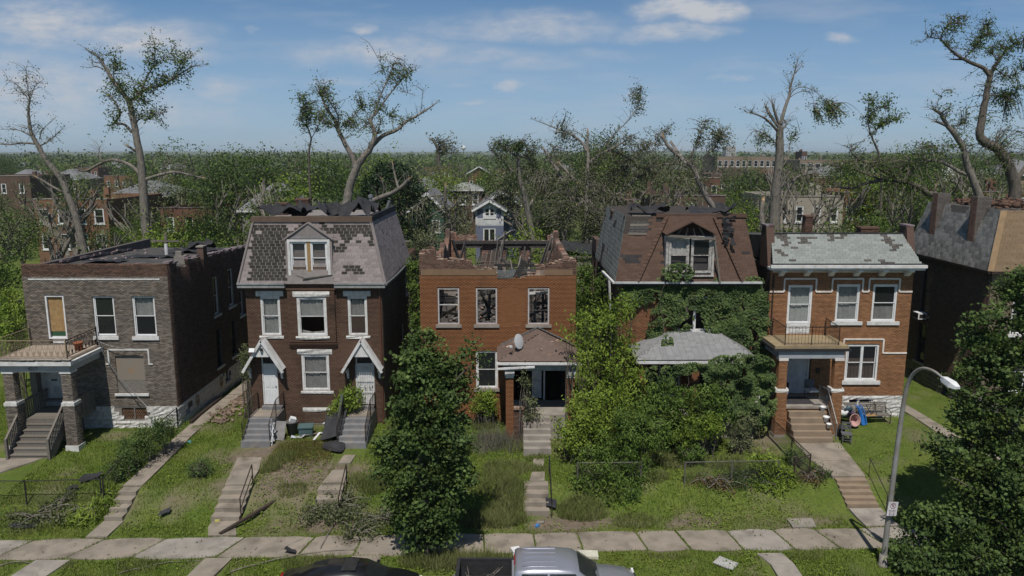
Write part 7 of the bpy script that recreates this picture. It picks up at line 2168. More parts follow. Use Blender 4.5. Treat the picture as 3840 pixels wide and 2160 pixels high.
bg_house('brick house with grey hip roof behind the thick twisting trunk', x0, x1, 78, 12, z + 2.2, B[0], M_bgroof[1], 'hip', eave=z, ncol=4, rows=((z - 2.6, 1.8),))
x0, x1, z = span(715, 960, 755, 72)
bg_house('brick house with torn bare roof deck left of the slate mansard house', x0, x1 - 2, 62, 15, z - .3, B[0], M_bgroof[2], rows=((z - 3.4, 1.9),), ncol=3, broken=True)
x0, x1, z = span(820, 1010, 690, 120)
bg_house('orange-red brick row with sooty parapet far behind the slate mansard house', x0, x1, 120, 14, z, B[2], M_bgroof[0], rows=((z - 3.4, 1.8),), ncol=5)
x0, x1, z = span(905, 1090, 782, 44)
bg_house('lilac-grey house with grey hip roof and a window air conditioner', x0, x1, 44, 10, z + 2.6, mat('lilac_stucco', (.22, .20, .21), (.18, .165, .175), .8, .9), M_bgroof[1], 'hip', eave=z - .2, ncol=2, rows=((z - 3, 1.6),))
x0, x1, z = span(1548, 1640, 706, 104)
bg_house('small house with pointed grey hip roof right of the dark evergreen', x0, x1, 104, 9, z + 2.0, B[3], M_bgroof[1], 'hip', eave=z, ncol=2, rows=((z - 2.2, 1.4),))
x0, x1, z = span(1664, 1806, 712, 84)
bg_house('house with pale grey shingle roof behind the snapped trunk', x0, x1, 84, 10, z + 1.0, B[1], mat('pale_shingle', (.27, .28, .27), None, 1, .9), 'hip', eave=z, ncol=3, rows=((z - 2.4, 1.6),))
x0, x1, z = span(1540, 1664, 790, 52)
bg_house('dark green gabled house behind the snapped trunk', x0, x1, 52, 10, z + 2.2, mat('green_siding', (.045, .10, .075), None, 1, .8), M_bgroof[1], 'gable', eave=z, ncol=2, rows=((z - 2.6, 1.5),))
x0, x1, z = span(1822, 1930, 690, 94)
bg_house('brown brick house peeping over the blue house roof', x0, x1, 94, 10, z, B[1], M_bgroof[0], ncol=3, rows=((z - 3, 1.7),))
x0, x1, z = span(1752, 1840, 640, 170)
bg_house('burnt brick house with collapsed gable far beyond the blue house', x0, x1, 170, 12, z + 1.2, B[0], M_bgroof[0], 'gable', eave=z - .8, ncol=3, rows=((z - 4.4, 1.7),), broken=True)
M_blue = mat('blue_siding', (.14, .155, .225), (.12, .135, .2), 1, .7)
M_wsid = mat('white_siding', (.66, .68, .70), None, 1, .7)
bh = thing('blue_house', (at(1860, 800, 66).x, 66, 0), 'blue and white gabled house with grey roof in the middle distance', 'house', 'houses in the streets behind')
xa, xb, ze = span(1783, 1888, 783, 66)
za = at(1833, 753, 66).z
zf = at(1833, 846, 66).z
hsb = []
w0, w1 = at(1815, 800, 66).x, at(1857, 800, 66).x
core_wall('wall', bh, M_blue, 'x', xa, xb, -1, zf, 66, 66.3, [(at(1812, 860, 66).x, at(1858, 860, 66).x, 1.5, at(1812, 856, 66).z)])
core_wall('wall', bh, M_wsid, 'x', xa, xb, zf, ze, 66, 66.3, [(w0, w1, at(1, 818, 66).z, at(1, 778, 66).z)])
MB().prism([(xa, ze), (xb, ze), ((xa + xb) / 2, za - .15)], 66, 66.3, 'y').build('gable_wall', M_wsid, bh)
for (ua, ub) in ((1790, 1811), (1861, 1880)):
 MB().box(at(ua, 800, 66).x, at(ub, 800, 66).x, 65.96, 66, at(1, 818, 66).z, at(1, 784, 66).z).build('shutter', M_blue, bh)
for k in range(7):
 zz = zf + .12 + k * .19
 MB().box(xa, xb, 65.975, 66, zz, zz + .17).build('siding_board', M_wsid, bh)
window(bh, w0, w1, at(1, 818, 66).z, at(1, 778, 66).z, 66, sill=.12, mull=1, fw=.16, glass=M_glassd)
window(bh, at(1812, 860, 66).x, at(1858, 860, 66).x, 1.5, at(1812, 856, 66).z, 66, sill=0, mull=1, fw=.14, glass=M_glassd, sash=False)
core_wall('wall', bh, M_wsid, 'y', 66.3, 75, -1, ze, xa, xa + .3)
core_wall('wall', bh, M_blue, 'y', 66.3, 69, -1, ze, xb - .3, xb)
xm = (xa + xb) / 2
for sg in (-1, 1):
 hw = (xb - xa) / 2 + .5
 MB().slab([(xm, 65.5, za + .1), (xm, 75, za + .1), (xm + sg * hw, 75, ze - .2), (xm + sg * hw, 65.5, ze - .2)][::sg], .18).build('roof', M_bgroof[1], bh)
 MB().beam((xm, 65.46, za), (xm + sg * hw, 65.46, ze - .3), .06, .3).build('barge_board', M_vinyl, bh)
xc, xd, ze2 = span(1845, 1945, 762, 69)
za2 = at(1882, 722, 69).z
core_wall('wall', bh, M_blue, 'x', xb, xd, -1, ze2, 69, 69.3, [(at(1893, 790, 69).x, at(1914, 790, 69).x, at(1, 806, 69).z, at(1, 768, 69).z)])
window(bh, at(1893, 790, 69).x, at(1914, 790, 69).x, at(1, 806, 69).z, at(1, 768, 69).z, 69, sill=.12, fw=.14, glass=M_glassd)
xm2 = at(1880, 722, 69).x
MB().prism([(xm2 - (xd - xm2), ze2), (xd, ze2), (xm2, za2 - .1)], 69, 69.3, 'y').build('gable_wall', M_blue, bh)
for sg in (-1, 1):
 hw = xd - xm2 + .5
 MB().slab([(xm2, 68.5, za2 + .1), (xm2, 80, za2 + .1), (xm2 + sg * hw, 80, ze2 - .2), (xm2 + sg * hw, 68.5, ze2 - .2)][::sg], .18).build('roof', M_bgroof[1], bh)
 MB().beam((xm2, 68.46, za2), (xm2 + sg * hw, 68.46, ze2 - .3), .06, .3).build('barge_board', M_vinyl, bh)
core_wall('wall', bh, M_blue, 'y', 69.3, 80, -1, ze2, xd - .3, xd)
x0, x1, z = span(2350, 2402, 752, 54)
bg_house('brick wing with one white window just left of the roofless brick building', x0, x1, 54, 8, z, B[1], M_bgroof[0], rows=((z - 2.4, 1.9),), ncol=1)
x0, x1, z = span(2455, 2720, 735, 50)
bg_house('roofless brown brick building with empty windows behind the brown mansard', x0, x1, 50, 14, z, B[1], M_bgroof[0], rows=((z - 2.9, 2.1),), ncol=3, win=1.1, broken=True)
x0, x1, z = span(2420, 2700, 668, 88)
bg_house('long red brick row with white scraps on its roof behind the wrecked tree', x0, x1, 88, 12, z, B[0], M_bgroof[0], rows=((z - 3, 1.8),), ncol=7)
x0, x1, z = span(2905, 3165, 738, 50)
bg_house('dark flat-roofed house with a cream end wall behind the broken trunk', x0, x1, 50, 13, z, mat('cream_stucco', (.33, .30, .25), (.28, .25, .21), .7, .9), M_bgroof[0], rows=((z - 3, 1.9),), ncol=4, win=.9)
x0, x1, z = span(2890, 3052, 655, 96)
bg_house('brick terrace with small white windows right of the broken trunk', x0, x1, 96, 12, z, B[1], M_bgroof[0], rows=((z - 3, 1.8),), ncol=4)
x0, x1, z = span(3052, 3240, 668, 92)
bg_house('dark red brick terrace with arched windows right of the broken trunk', x0, x1, 92, 12, z, B[0], M_bgroof[0], rows=((z - 3.2, 2.0),), ncol=5, win=.8)
x0, x1, z = span(3165, 3430, 705, 58)
bg_house('orange-brown brick house left of the twin chimneys', x0, x1, 58, 14, z - .6, B[2], M_bgroof[0], rows=((z - 4.0, 1.8),), ncol=5)
x0, x1, z = span(3462, 3600, 690, 92)
dh = bg_house('house with slate roof and two white-gabled dormers at right', x0, x1, 92, 12, z + 4.2, B[0], mat('far_slate', (.13, .13, .135), None, 1, .9), 'hip', eave=z, ncol=4, rows=((z - 2.6, 1.7),))
for u in (3500, 3557):
 c = at(u, 650, 92.5)
 MB().box(c.x - .9, c.x + .9, 92.2, 95, z + .3, z + 2.0).build('dormer', M_white, dh)
 MB().prism([(c.x - 1.1, z + 2.0), (c.x + 1.1, z + 2.0), (c.x, z + 2.9)], 92.1, 95, 'y').build('dormer_roof', M_white, dh)
 window(dh, c.x - .6, c.x + .6, z + .5, z + 1.8, 92.2, sill=0, fw=.12, glass=M_glassd)
x0, x1, z = span(3610, 3860, 700, 46)
bg_house('wrecked brick house heaped with debris behind the twin chimneys', x0, x1, 46, 10, z - .6, B[0], M_bgroof[0], rows=((z - 3, 1.8),), ncol=5, broken=True)
x0, x1, z = span(3790, 3960, 655, 88)
bg_house('house with grey pitched roof at the far right edge', x0, x1, 88, 10, z + 2.6, B[3], M_bgroof[1], 'hip', eave=z, ncol=3, rows=((z - 2.5, 1.6),))
x0, x1, z = span(3000, 3330, 600, 250)
bg_house('long low tan school building with a flat roof on the far right', x0, x1, 250, 25, z, B[3], M_bgroof[1], rows=((z - 4.5, 3.2),), ncol=12, win=2.2)
x0, x1, z = span(2690, 2960, 588, 290)
bg_house('long flat tan brick building on the horizon left of the broken trunk', x0, x1, 290, 25, z, B[3], M_bgroof[0], rows=((z - 4.2, 2.6),), ncol=12, win=1.8)
x0, x1, z = span(3008, 3028, 568, 300)
bg_house('small brown penthouse block rising above the long school', x0, x1, 300, 8, z, B[1], M_bgroof[0], rows=((z - 4, 1.8),), ncol=2)
x0, x1, z = span(2724, 2760, 549, 1100)
bg_house('pale tower block on the horizon', x0, x1, 1100, 20, z, mat('pale_tower', (.40, .38, .36), None, .1, .9), M_bgroof[1], rows=tuple((z - 4 - 4 * k, 2.2) for k in range(6)), ncol=4, win=2)
for (x, Y, zt) in ((-13, 2200, 15.2 + 4),):
 wt = thing('water_tower', (at(1738, 560, 1500).x, 1500, 0), 'tiny white water tower on the horizon', 'water tower')
 c = at(1738, 560, 1500)
 MB().lathe([(1, -c.z), (1, -3), (4, 0), (5, 3), (4, 6), (.3, 7.5)], (c.x, 1500, c.z), 14).build('tank', M_vinyl, wt, True)
# -- background trees: a few kinds, copied
def gen_tree(label, h, spread, nclump, per, size, leaf, bark, seed, dead=.3, clump_r=.9, full=False):
 r = random.Random(seed)
 root = thing('background_tree', (0, 0, 0), label, 'tree', 'trees behind the houses')
 root.location = (0, 0, -500)
 tr = MB()
 ends = []
 def grow(p, d, ln, rad, lvl):
  q = p + d * ln + Vector((r.uniform(-.1, .1), r.uniform(-.1, .1), 0)) * ln
  mid = (p + q) / 2 + Vector((r.uniform(-.08, .08), r.uniform(-.08, .08), 0)) * ln
  tr.tube([p, mid, q], [rad, rad * .85, rad * .68], 6 if lvl < 2 else 4, False)
  if lvl >= (3 if not full else 4) or ln < .5:
   ends.append((q, lvl))
   return
  n = r.choice((2, 3, 3) if lvl < 2 else (2, 2, 3))
  for k in range(n):
   a = r.uniform(0, 6.283)
   t = r.uniform(.35, .95) * spread
   nd = (d + Vector((math.cos(a) * t, math.sin(a) * t, r.uniform(-.1, .35)))).normalized()
   grow(p.lerp(q, r.uniform(.65, 1)), nd, ln * r.uniform(.6, .85), rad * r.uniform(.5, .66), lvl + 1)
  ends.append((q, lvl))
 grow(Vector((0, 0, -.3)), Vector((r.uniform(-.1, .1), r.uniform(-.1, .1), 1)), h * .34, h * .026, 0)
 tr.build('trunk', bark, root, True, world=False)
 E_ = [e for e in ends if e[1] >= 2 and r.random() > dead]
 P = []
 for k in range(nclump):
  e = r.choice(E_)[0]
  c = np.array(e) + rng.normal(size=3) * clump_r * .8
  P.append(c[None] + rng.normal(size=(per, 3)) * clump_r * np.array([.5, .5, .38]))
 C = np.concatenate(P)
 C[:, 2] = np.maximum(C[:, 2], .5)
 V, F = leaf_arrays(C, size, aspect=.7)
 link('crown', np_mesh('crown', V, F), leaf, root, world=False)
 return root
kinds = [gen_tree('bushy mid-green tree', 11, .8, 150, 32, .17, M_leaf, M_bark, 1, .15, .95), gen_tree('storm-thinned green tree', 13, .75, 64, 26, .17, M_leaf, M_barkp, 2, .5, .75),
         gen_tree('broad yellow-green tree', 9, 1.0, 150, 32, .17, M_leafl, M_bark, 3, .15, 1.0), gen_tree('ragged grey-green tree', 11, .9, 84, 26, .18, M_leafg, M_barkp, 4, .45, .85),
         gen_tree('nearly leafless stripped tree', 14, .8, 24, 14, .2, M_leafg, M_barkp, 5, .6, .7), gen_tree('dark full-crowned tree', 12, .8, 200, 34, .18, M_leafd, M_bark, 6, .1, 1.0), gen_tree('low scrubby spreading tree', 6.5, 1.2, 130, 30, .15, M_leaf, M_bark, 7, .1, .8), gen_tree('bare broken snag tree', 9, .55, 5, 8, .24, M_leafg, M_barkp, 8, .2, .5)]
first = [True] * len(kinds)
KIND = [q['label'] for q in kinds]
MARKS = [(420, 'over the left end of the flat roof'), (640, 'over the right corner of the flat roof'), (930, 'left of the slate mansard'), (1180, 'behind the left half of the slate mansard'), (1500, 'behind the right half of the slate mansard'), (1720, 'left of the blue house'), (1990, 'around the blue house'), (2200, 'right of the blue house'), (2400, 'left of the brown mansard'), (2620, 'behind the left half of the brown mansard'),
         (2850, 'behind the right half of the brown mansard'), (3100, 'behind the left end of the blue-green slates'), (3420, 'behind the right end of the blue-green slates'), (3640, 'behind the twin chimneys'), (1e9, 'at the far right edge')]
def where(x, y):
 u = CX + FPX * x / ((y + 40) * _c + 10 * _s)
 m = next(t for e, t in MARKS if u < e)
 return ('close by, ' if y < 32 else 'farther back, ' if y < 60 else 'far off, ' if y < 110 else 'very distant, ' if y < 200 else 'on the horizon plain, ') + m
def plant(k, x, y, s, rz):
 if first[k]:
  o = kinds[k]
  first[k] = False
 else:
  o = copy_tree(kinds[k])
 o.location = (x, y, G(x, min(y, 3000)))
 o['label'] = KIND[k] + ' ' + where(x, y)
 o.rotation_euler = (0, 0, rz)
 o.scale = (s, s, s * rnd.uniform(.9, 1.1))
 return o
for (u, v, Y, k) in [(60, 800, 26, 6), (-40, 700, 34, 3), (160, 850, 24, 6), (330, 830, 30, 3), (420, 800, 36, 0), (620, 770, 28, 2), (700, 720, 34, 0), (560, 850, 22, 2), (790, 800, 26, 0), (850, 740, 40, 5), (300, 700, 70, 1), (20, 640, 75, 3), (480, 690, 66, 3), (760, 460, 70, 1), (860, 540, 62, 2), (980, 560, 66, 1), (660, 600, 80, 0), (880, 640, 44, 3),
                     (1120, 600, 40, 2), (1050, 640, 36, 0), (1200, 620, 44, 0), (1240, 700, 30, 3), (1090, 720, 30, 3), (1350, 700, 34, 5), (1600, 760, 32, 3), (1530, 860, 22, 3), (1700, 800, 30, 3), (1690, 620, 120, 1), (1620, 620, 110, 2), (1800, 640, 110, 2), (1960, 700, 50, 3), (2020, 850, 24, 2), (2120, 760, 40, 5), (2150, 880, 22, 0), (2060, 600, 80, 1), (2200, 560, 70, 3), (2330, 560, 64, 1), (2300, 760, 34, 5), (1900, 560, 100, 3), (2080, 640, 60, 3),
                     (2560, 560, 70, 3), (2700, 640, 60, 0), (2760, 720, 40, 0), (2820, 760, 30, 2), (2860, 640, 56, 3), (2780, 560, 90, 1), (2880, 860, 20, 2), (3000, 800, 30, 0), (3080, 770, 34, 2), (3180, 790, 30, 3), (3260, 770, 28, 0), (3330, 830, 22, 3), (3220, 640, 60, 2), (2960, 520, 66, 4), (3010, 560, 62, 4), (3320, 640, 50, 0), (3420, 560, 56, 0), (3560, 590, 50, 4), (3660, 640, 44, 0), (3760, 600, 40, 3), (3840, 580, 50, 0), (3500, 700, 34, 0), (3700, 540, 80, 1), (3400, 620, 80, 0), (130, 600, 90, 4), (560, 580, 90, 0), (450, 560, 110, 1), (1690, 540, 130, 4), (1650, 550, 140, 4),
                     (1450, 780, 24, 3), (1490, 640, 60, 0), (740, 860, 19, 6), (680, 830, 22, 6), (840, 850, 19, 6), (230, 880, 22, 6), (2180, 960, 19, 6), (2920, 880, 18, 6), (3120, 850, 18, 6), (3220, 850, 19, 2), (2630, 700, 46, 3), (40, 740, 46, 0), (520, 760, 46, 0), (3060, 700, 46, 0), (250, 560, 60, 0), (380, 570, 75, 3), (640, 540, 64, 2), (560, 520, 84, 1), (900, 520, 80, 0), (1010, 530, 74, 3), (1080, 540, 52, 0), (1160, 560, 60, 2), (1560, 600, 90, 0), (1640, 590, 86, 2), (1760, 580, 100, 3), (1840, 570, 90, 0), (1980, 560, 70, 5), (2100, 550, 80, 0), (2260, 540, 84, 2), (2440, 550, 76, 3), (2620, 550, 60, 3), (2760, 590, 70, 0), (2900, 600, 80, 2), (3100, 600, 90, 3), (3240, 580, 84, 0), (3360, 560, 90, 2), (3480, 540, 70, 0), (3620, 560, 66, 5), (1900, 640, 46, 3), (2400, 700, 30, 3), (2480, 640, 44, 3), (1690, 720, 44, 0), (1250, 560, 74, 0), (1400, 560, 90, 2)]:
 if (1730 < u < 1970 and 30 < Y < 67) or (90 < u < 420 and 22 < Y < 60 and v < 860) or (2440 < u < 2740 and 20 < Y < 51) or (2890 < u < 3200 and Y < 50 and v < 790) or (3200 < u < 3420 and Y < 57 and v < 760) or (1660 < u < 1990 and Y < 60 and v < 760) or (3060 < u < 3190 and Y < 50 and v < 800):
  continue
 if Y >= 48 and k in (0, 2, 5):
  k = rnd.choice((1, 3, k, k, 5))
 top = at(u, v, Y)
 hgt = max(3.0, top.z)
 base_h = (11, 13, 9, 11, 14, 12, 6.5, 9)[k] * (.95 if k != 4 else 1.0)
 plant(k, top.x, Y + rnd.uniform(-1.5, 1.5), hgt / base_h, rnd.uniform(0, 6.28))
ev = thing('dark_evergreen', (at(1470, 800, 38).x, 38, 0), 'dense dark cone-like evergreen behind the forked tree', 'tree', 'trees behind the houses')
cc = at(1470, 700, 38)
P = []
for k in range(520):
 t = rnd.random()
 zz = .5 + 13.2 * t
 rr = 4.6 * math.sqrt(max(0, 1 - (max(0, t - .25) / .75) ** 1.8)) * (.75 + .25 * rnd.random())
 a = rnd.uniform(0, 6.283)
 P.append(np.array([cc.x + rr * math.cos(a), 38 + rr * math.sin(a), zz])[None] + rng.normal(size=(34, 3)) * np.array([.4, .4, .3]))
V, F = leaf_arrays(np.concatenate(P), .3, aspect=.6)
link('crown', np_mesh('crown', V, F), mat('evergreen', (.016, .034, .012), (.026, .05, .016), .8, .6, island=.5), ev)
MB().tube([(cc.x, 38, -.3), (cc.x, 38, 12)], [.4, .08], 8).build('trunk', M_bark, ev)
for (u, v, Y, k) in [(150, 640, 34, 7), (270, 690, 40, 7), (350, 760, 26, 7), (90, 720, 28, 4), (560, 660, 40, 7), (690, 660, 46, 4), (800, 640, 52, 7), (930, 600, 60, 4), (1010, 640, 34, 7), (1060, 620, 30, 7), (1130, 650, 30, 7), (1200, 690, 26, 7), (1330, 680, 30, 7), (1500, 700, 40, 4), (1620, 740, 36, 7), (1740, 700, 70, 7), (1890, 560, 76, 4), (2000, 640, 56, 4), (2040, 720, 40, 7), (2250, 620, 44, 7), (2320, 600, 50, 4), (2420, 640, 40, 7), (2520, 600, 56, 4), (2660, 640, 40, 7), (2780, 650, 44, 4), (2840, 740, 30, 7), (2990, 560, 50, 4), (3040, 590, 46, 4), (2980, 620, 44, 7), (3120, 680, 40, 7), (3260, 650, 44, 4), (3380, 720, 30, 7), (3450, 620, 50, 4), (3540, 640, 40, 7), (3640, 600, 36, 4), (3720, 660, 30, 7), (3790, 620, 34, 4)]:
 top = at(u, v, Y)
 plant(k, top.x, Y, max(3, top.z) / (14 if k == 4 else 7.5), rnd.uniform(0, 6.28))
for i in range(150):
 Y = 70 + 330 * (rnd.random() ** 1.3)
 half = (Y + 40) * .74
 x = rnd.uniform(-half, half)
 k = rnd.choices((0, 1, 2, 3, 4, 5, 7), (5, 6, 2, 4, 2, 4, 2))[0]
 plant(k, x, Y, rnd.uniform(.8, 1.25) * (1.3 if rnd.random() < .18 else 1), rnd.uniform(0, 6.28))
protos = []
for i in range(70):
 Y = 125 + 300 * rnd.random()
 half = (Y + 40) * .72
 x = rnd.uniform(-half, half)
 if not protos or (len(protos) < 6 and i < 12):
  k = len(protos)
  o = bg_house(['flat-roofed red brick house among the far trees', 'flat-roofed brown brick house among the far trees', 'grey hip-roofed house among the far trees', 'flat-roofed orange brick house among the far trees', 'grey hip-roofed brown brick house among the far trees', 'bare-decked red brick house among the far trees'][k], -5, 5, 0, 13,
                     (8.5, 9, 10.5, 8.2, 11, 8.8)[k], B[(0, 1, 3, 2, 1, 0)[k]], M_bgroof[(0, 0, 1, 0, 1, 2)[k]], 'hip' if k in (2, 4) else 'flat', eave=7.6 if k in (2, 4) else None, ncol=4, rows=((4.8, 1.8), (1.5, 1.8)))
  protos.append(o)
 else:
  k = i % len(protos)
  o = copy_tree(protos[k])
 o['label'] = ['flat red brick house', 'flat brown brick house', 'grey hip-roofed pale house', 'flat orange brick house', 'grey hip-roofed brown house', 'bare-decked red house'][k] + ' ' + where(x, Y)
 o.location = (x, Y, 0)
for i, u in enumerate((610, 1480, 2265, 3230)):
 p = at(u, 800, 21.4)
 t = thing('utility_pole', (p.x, 21.4, 0), 'weathered wooden utility pole ' + where(p.x, 21.4), 'pole', 'utility poles')
 MB().tube([(p.x, 21.4, -.3), (p.x + .1, 21.4, 8.6)], [.16, .11], 8).build('shaft', M_grey_wood, t)
 MB().box(p.x - 1.1, p.x + 1.2, 21.28, 21.4, 7.9, 8.02).build('crossarm', M_grey_wood, t)
P = []
for i in range(5200):
 Y = 330 * (10 ** (rnd.random() * 1.05))
 half = (Y + 40) * .75
 x = rnd.uniform(-half, half)
 hgt = rnd.uniform(8, 13) + (rnd.uniform(2, 7) if rnd.random() < .22 else 0)
 r = rnd.uniform(3.5, 6.5) * (1 + Y / 3000)
 n = 46
 q = ball((x, Y, hgt * .55), (r, r, hgt * .45), n, .6)
 P.append(q)
P = np.concatenate(P)
sz = .9 + P[:, 1] / 1100
V, F = leaf_arrays(P, 1.0, aspect=.8, nrm_bias=None)
Vc = V.reshape(-1, 4, 3)
Vc = P[:, None, :] + (Vc - P[:, None, :]) * sz[:, None, None] * 1.3
link('woodland', np_mesh('woodland', Vc.reshape(-1, 3), F), M_leaff, kind='stuff', label='wooded plain stretching to the horizon')
hm = MB()
xs = np.linspace(-3800, 3800, 90)
zz = 10 + 14 * vnoise(xs, xs * 0, .0016, 5) + 6 * vnoise(xs, xs * 0, .006, 6)
for i in range(len(xs)):
 hm.v += [(xs[i], 4300, -5), (xs[i], 4600, float(zz[i]) + 6)]
for i in range(len(xs) - 1):
 hm.f.append((2 * i, 2 * i + 2, 2 * i + 3, 2 * i + 1))
hm.build('hills', M_leaff, kind='structure')
P = []
for i in range(800):
 x, y = rnd.uniform(-55, 55), rnd.uniform(16, 62)
 r = rnd.uniform(.5, 1.3)
 if not (18 < y < 30 and abs(x) < 4):
  P.append(ball((x, y, r * .5), (r * 1.4, r * 1.2, r), 90, .4))
P = np.concatenate(P)
P[:, 2] = np.maximum(P[:, 2], .05)
leaves('undergrowth', P, .2, M_leaf, kind='stuff', label='scrubby undergrowth filling the back yards')
gr = thing('garage', (at(2230, 950, 24).x, 24, 0), 'low garage with curled black roofing between the burnt shell and the vine house', 'garage')
x0, x1, z = span(2120, 2290, 968, 24)
MB().box(x0, x1, 24, 31, -.5, z).build('wall', M_conc2, gr)
MB().box(x0 - .2, x1 + .2, 23.8, 31.2, z, z + .18).build('fascia', M_grey_wood, gr)
link('roof', crumple(x0 - .2, x1 + .2, 23.8, 31.2, lambda x, y: z + .2 + 0 * x, 24, 16, .4, 71), M_tarp, gr)
# -- vehicles
def loft(rings, closed_ends=True):
 b = MB()
 n = len(rings[0])
 for r in rings:
  b.v += [tuple(p) for p in r]
 for i in range(len(rings) - 1):
  for k in range(n - 1):
   b.f.append((i * n + k, i * n + k + 1, (i + 1) * n + k + 1, (i + 1) * n + k))
 if closed_ends:
  b.f.append(tuple(range(n))[::-1])
  b.f.append(tuple((len(rings) - 1) * n + k for k in range(n)))
 return b
def half_ring(x, prof):
 """prof: (half width, z) from sill up to the middle; mirrored"""
 L = [(x, -w, z) for w, z in prof]
 Rr = [(x, w, z) for w, z in prof[::-1]]
 return L + [q for q in Rr if True]
def wheel(t, x, y, r, w=.24):
 sg = 1 if y > 0 else -1
 M = Matrix.Translation((x, y, r)) @ Matrix.Rotation(math.pi / 2 * -sg, 4, 'X')
 o = MB().lathe([(r * .62, -w / 2), (r * .93, -w / 2), (r, -w / 2 + .04), (r, w / 2 - .04), (r * .93, w / 2), (r * .62, w / 2)], n=22).move(M).build('wheel', mat('tyre', (.02, .02, .02), None, 5, .9), t, True, world=False)
 MB().lathe([(.05, -.02), (r * .6, -.02), (r * .62, w / 2 - .02), (r * .5, w / 2 - .05), (.06, w / 2 - .03)], n=18).move(M).build('rim', M_galv, o, True, world=False)
def car_paint(name, c, metal=.5):
 return mat(name, c, tuple(v * .93 for v in c), 2, .28, spec=.5, metal=metal, coat=.6)
zr = -1.1 + .0155 * 1
tk = thing('pickup_truck', (1.2, -15.2, -1.03), 'silver crew-cab pickup truck with branches in its black bed, parked at the kerb', 'pickup truck')
silver = car_paint('silver_paint', (.36, .37, .42))
blackp = car_paint('black_paint', (.012, .012, .014), .2)
plastic = mat('black_plastic', (.035, .035, .037), None, 5, .6)
W = .98
bed = MB()
bed.box(-3.15, -1.12, -W, -W + .09, .55, 1.30).box(-3.15, -1.12, W - .09, W, .55, 1.30).box(-3.2, -3.1, -W + .02, W - .02, .6, 1.28).box(-1.2, -1.12, -W + .09, W - .09, .55, 1.3)
bo = bed.build('bed', silver, tk, world=False)
MB().box(-3.1, -1.2, -W + .1, W - .1, .62, .66).build('bed_floor', plastic, bo, world=False)
MB().box(-3.1, -1.2, -W + .092, -W + .1, .66, 1.3).box(-3.1, -1.2, W - .1, W - .092, .66, 1.3).box(-1.22, -1.202, -W + .1, W - .1, .66, 1.3).box(-3.098, -3.08, -W + .1, W - .1, .66, 1.28).build('bed_liner', plastic, bo, world=False)
MB().box(-3.14, -1.13, -W - .005, -W + .11, 1.30, 1.335).box(-3.14, -1.13, W - .11, W + .005, 1.30, 1.335).box(-3.21, -3.08, -W + .02, W - .02, 1.285, 1.32).build('bed_rail_cap', plastic, bo, world=False)
for k in range(4):
 MB().box(-2.9 + .45 * k, -2.6 + .45 * k, W - .112, W - .1, .75, 1.15).build('bed_liner_panel', plastic, bo, world=False)
rings = []
for (x, wb, zb, wt, zt) in ((-1.1, .97, 1.28, .80, 1.80), (-1.0, .98, 1.28, .82, 1.86), (-.5, .98, 1.28, .83, 1.90), (.3, .98, 1.28, .83, 1.90), (.85, .98, 1.28, .82, 1.86), (1.1, .98, 1.27, .79, 1.78), (1.55, .97, 1.25, .82, 1.42), (1.9, .96, 1.18, .86, 1.2)):
 rings.append([(x, -wb * .97, .42), (x, -wb, .8), (x, -wb, zb), (x, -(wb + wt) / 2 - .01, (zb + zt) / 2), (x, -wt, zt - .05), (x, -wt + .1, zt), (x, 0, zt + .03), (x, wt - .1, zt), (x, wt, zt - .05), (x, (wb + wt) / 2 + .01, (zb + zt) / 2), (x, wb, zb), (x, wb, .8), (x, wb * .97, .42)])
cabo = loft(rings).build('cab', silver, tk, True, world=False)
rings = []
for (x, wb, zt) in ((1.62, .95, 1.16), (1.9, .95, 1.17), (2.4, .94, 1.15), (2.9, .92, 1.08), (3.15, .86, .98), (3.25, .78, .9)):
 rings.append([(x, -wb, .42), (x, -wb - .02, .8), (x, -wb, zt - .1), (x, -wb + .12, zt), (x, -.3, zt + .035), (x, .3, zt + .035), (x, wb - .12, zt), (x, wb, zt - .1), (x, wb + .02, .8), (x, wb, .42)])
loft(rings).build('bonnet', silver, tk, True, world=False)
for k in range(5):
 y = -.62 + k * .3
 MB().box(-.85, .35, y, y + .05, 1.915 - abs(y) * .03, 1.945 - abs(y) * .03).build('roof_rib', silver, cabo, world=False)
ws = MB().poly([(1.13, -.72, 1.80), (1.13, .72, 1.80), (1.86, .80, 1.24), (1.86, -.80, 1.24)]).build('windscreen', M_glassd, tk, world=False)
for sg in (-1, 1):
 for (xa, xb, xat, xbt) in ((-.92, .02, -.86, .02), (.1, 1.3, .1, .98)):
  pts = [(xa, sg * .992, 1.31), (xb, sg * .992, 1.31), (xbt, sg * .858, 1.76), (xat, sg * .858, 1.76)]
  MB().slab(pts if sg < 0 else pts[::-1], -.004).build('side_window', M_glassd, tk, world=False)
 MB().obox((1.25, sg * 1.12, 1.3), (.12, .22, .22), (0, 0, sg * .2)).build('mirror', silver, tk, world=False)
 MB().box(3.16, 3.24, sg * .8 - .15, sg * .8 + .15, .78, .95).build('headlight', M_vinyl, tk, world=False)
 MB().box(-3.23, -3.2, sg * .85 - .1, sg * .85 + .1, .8, 1.2).build('tail_light', mat('red_lens', (.25, .01, .01), None, 4, .3), tk, world=False)
 for x in (-2.15, 2.25):
  wheel(tk, x, sg * .88, .39)
 for xh in (-.1, 1.0):
  MB().box(xh - .12, xh, sg * 1.0 - .015, sg * 1.0 + .015, 1.05, 1.1).build('door_handle', silver, tk, world=False)
MB().box(-1.13, -1.09, -.3, .3, 1.77, 1.85).build('brake_light', MATS['red_lens'], tk, world=False)
MB().box(3.22, 3.34, -.9, .9, .45, .7).build('bumper', M_galv, tk, world=False)
MB().box(-3.36, -3.22, -.9, .9, .5, .72).build('bumper', M_galv, tk, world=False)
MB().box(3.2, 3.27, -.6, .6, .72, .95).build('grille', plastic, tk, world=False)
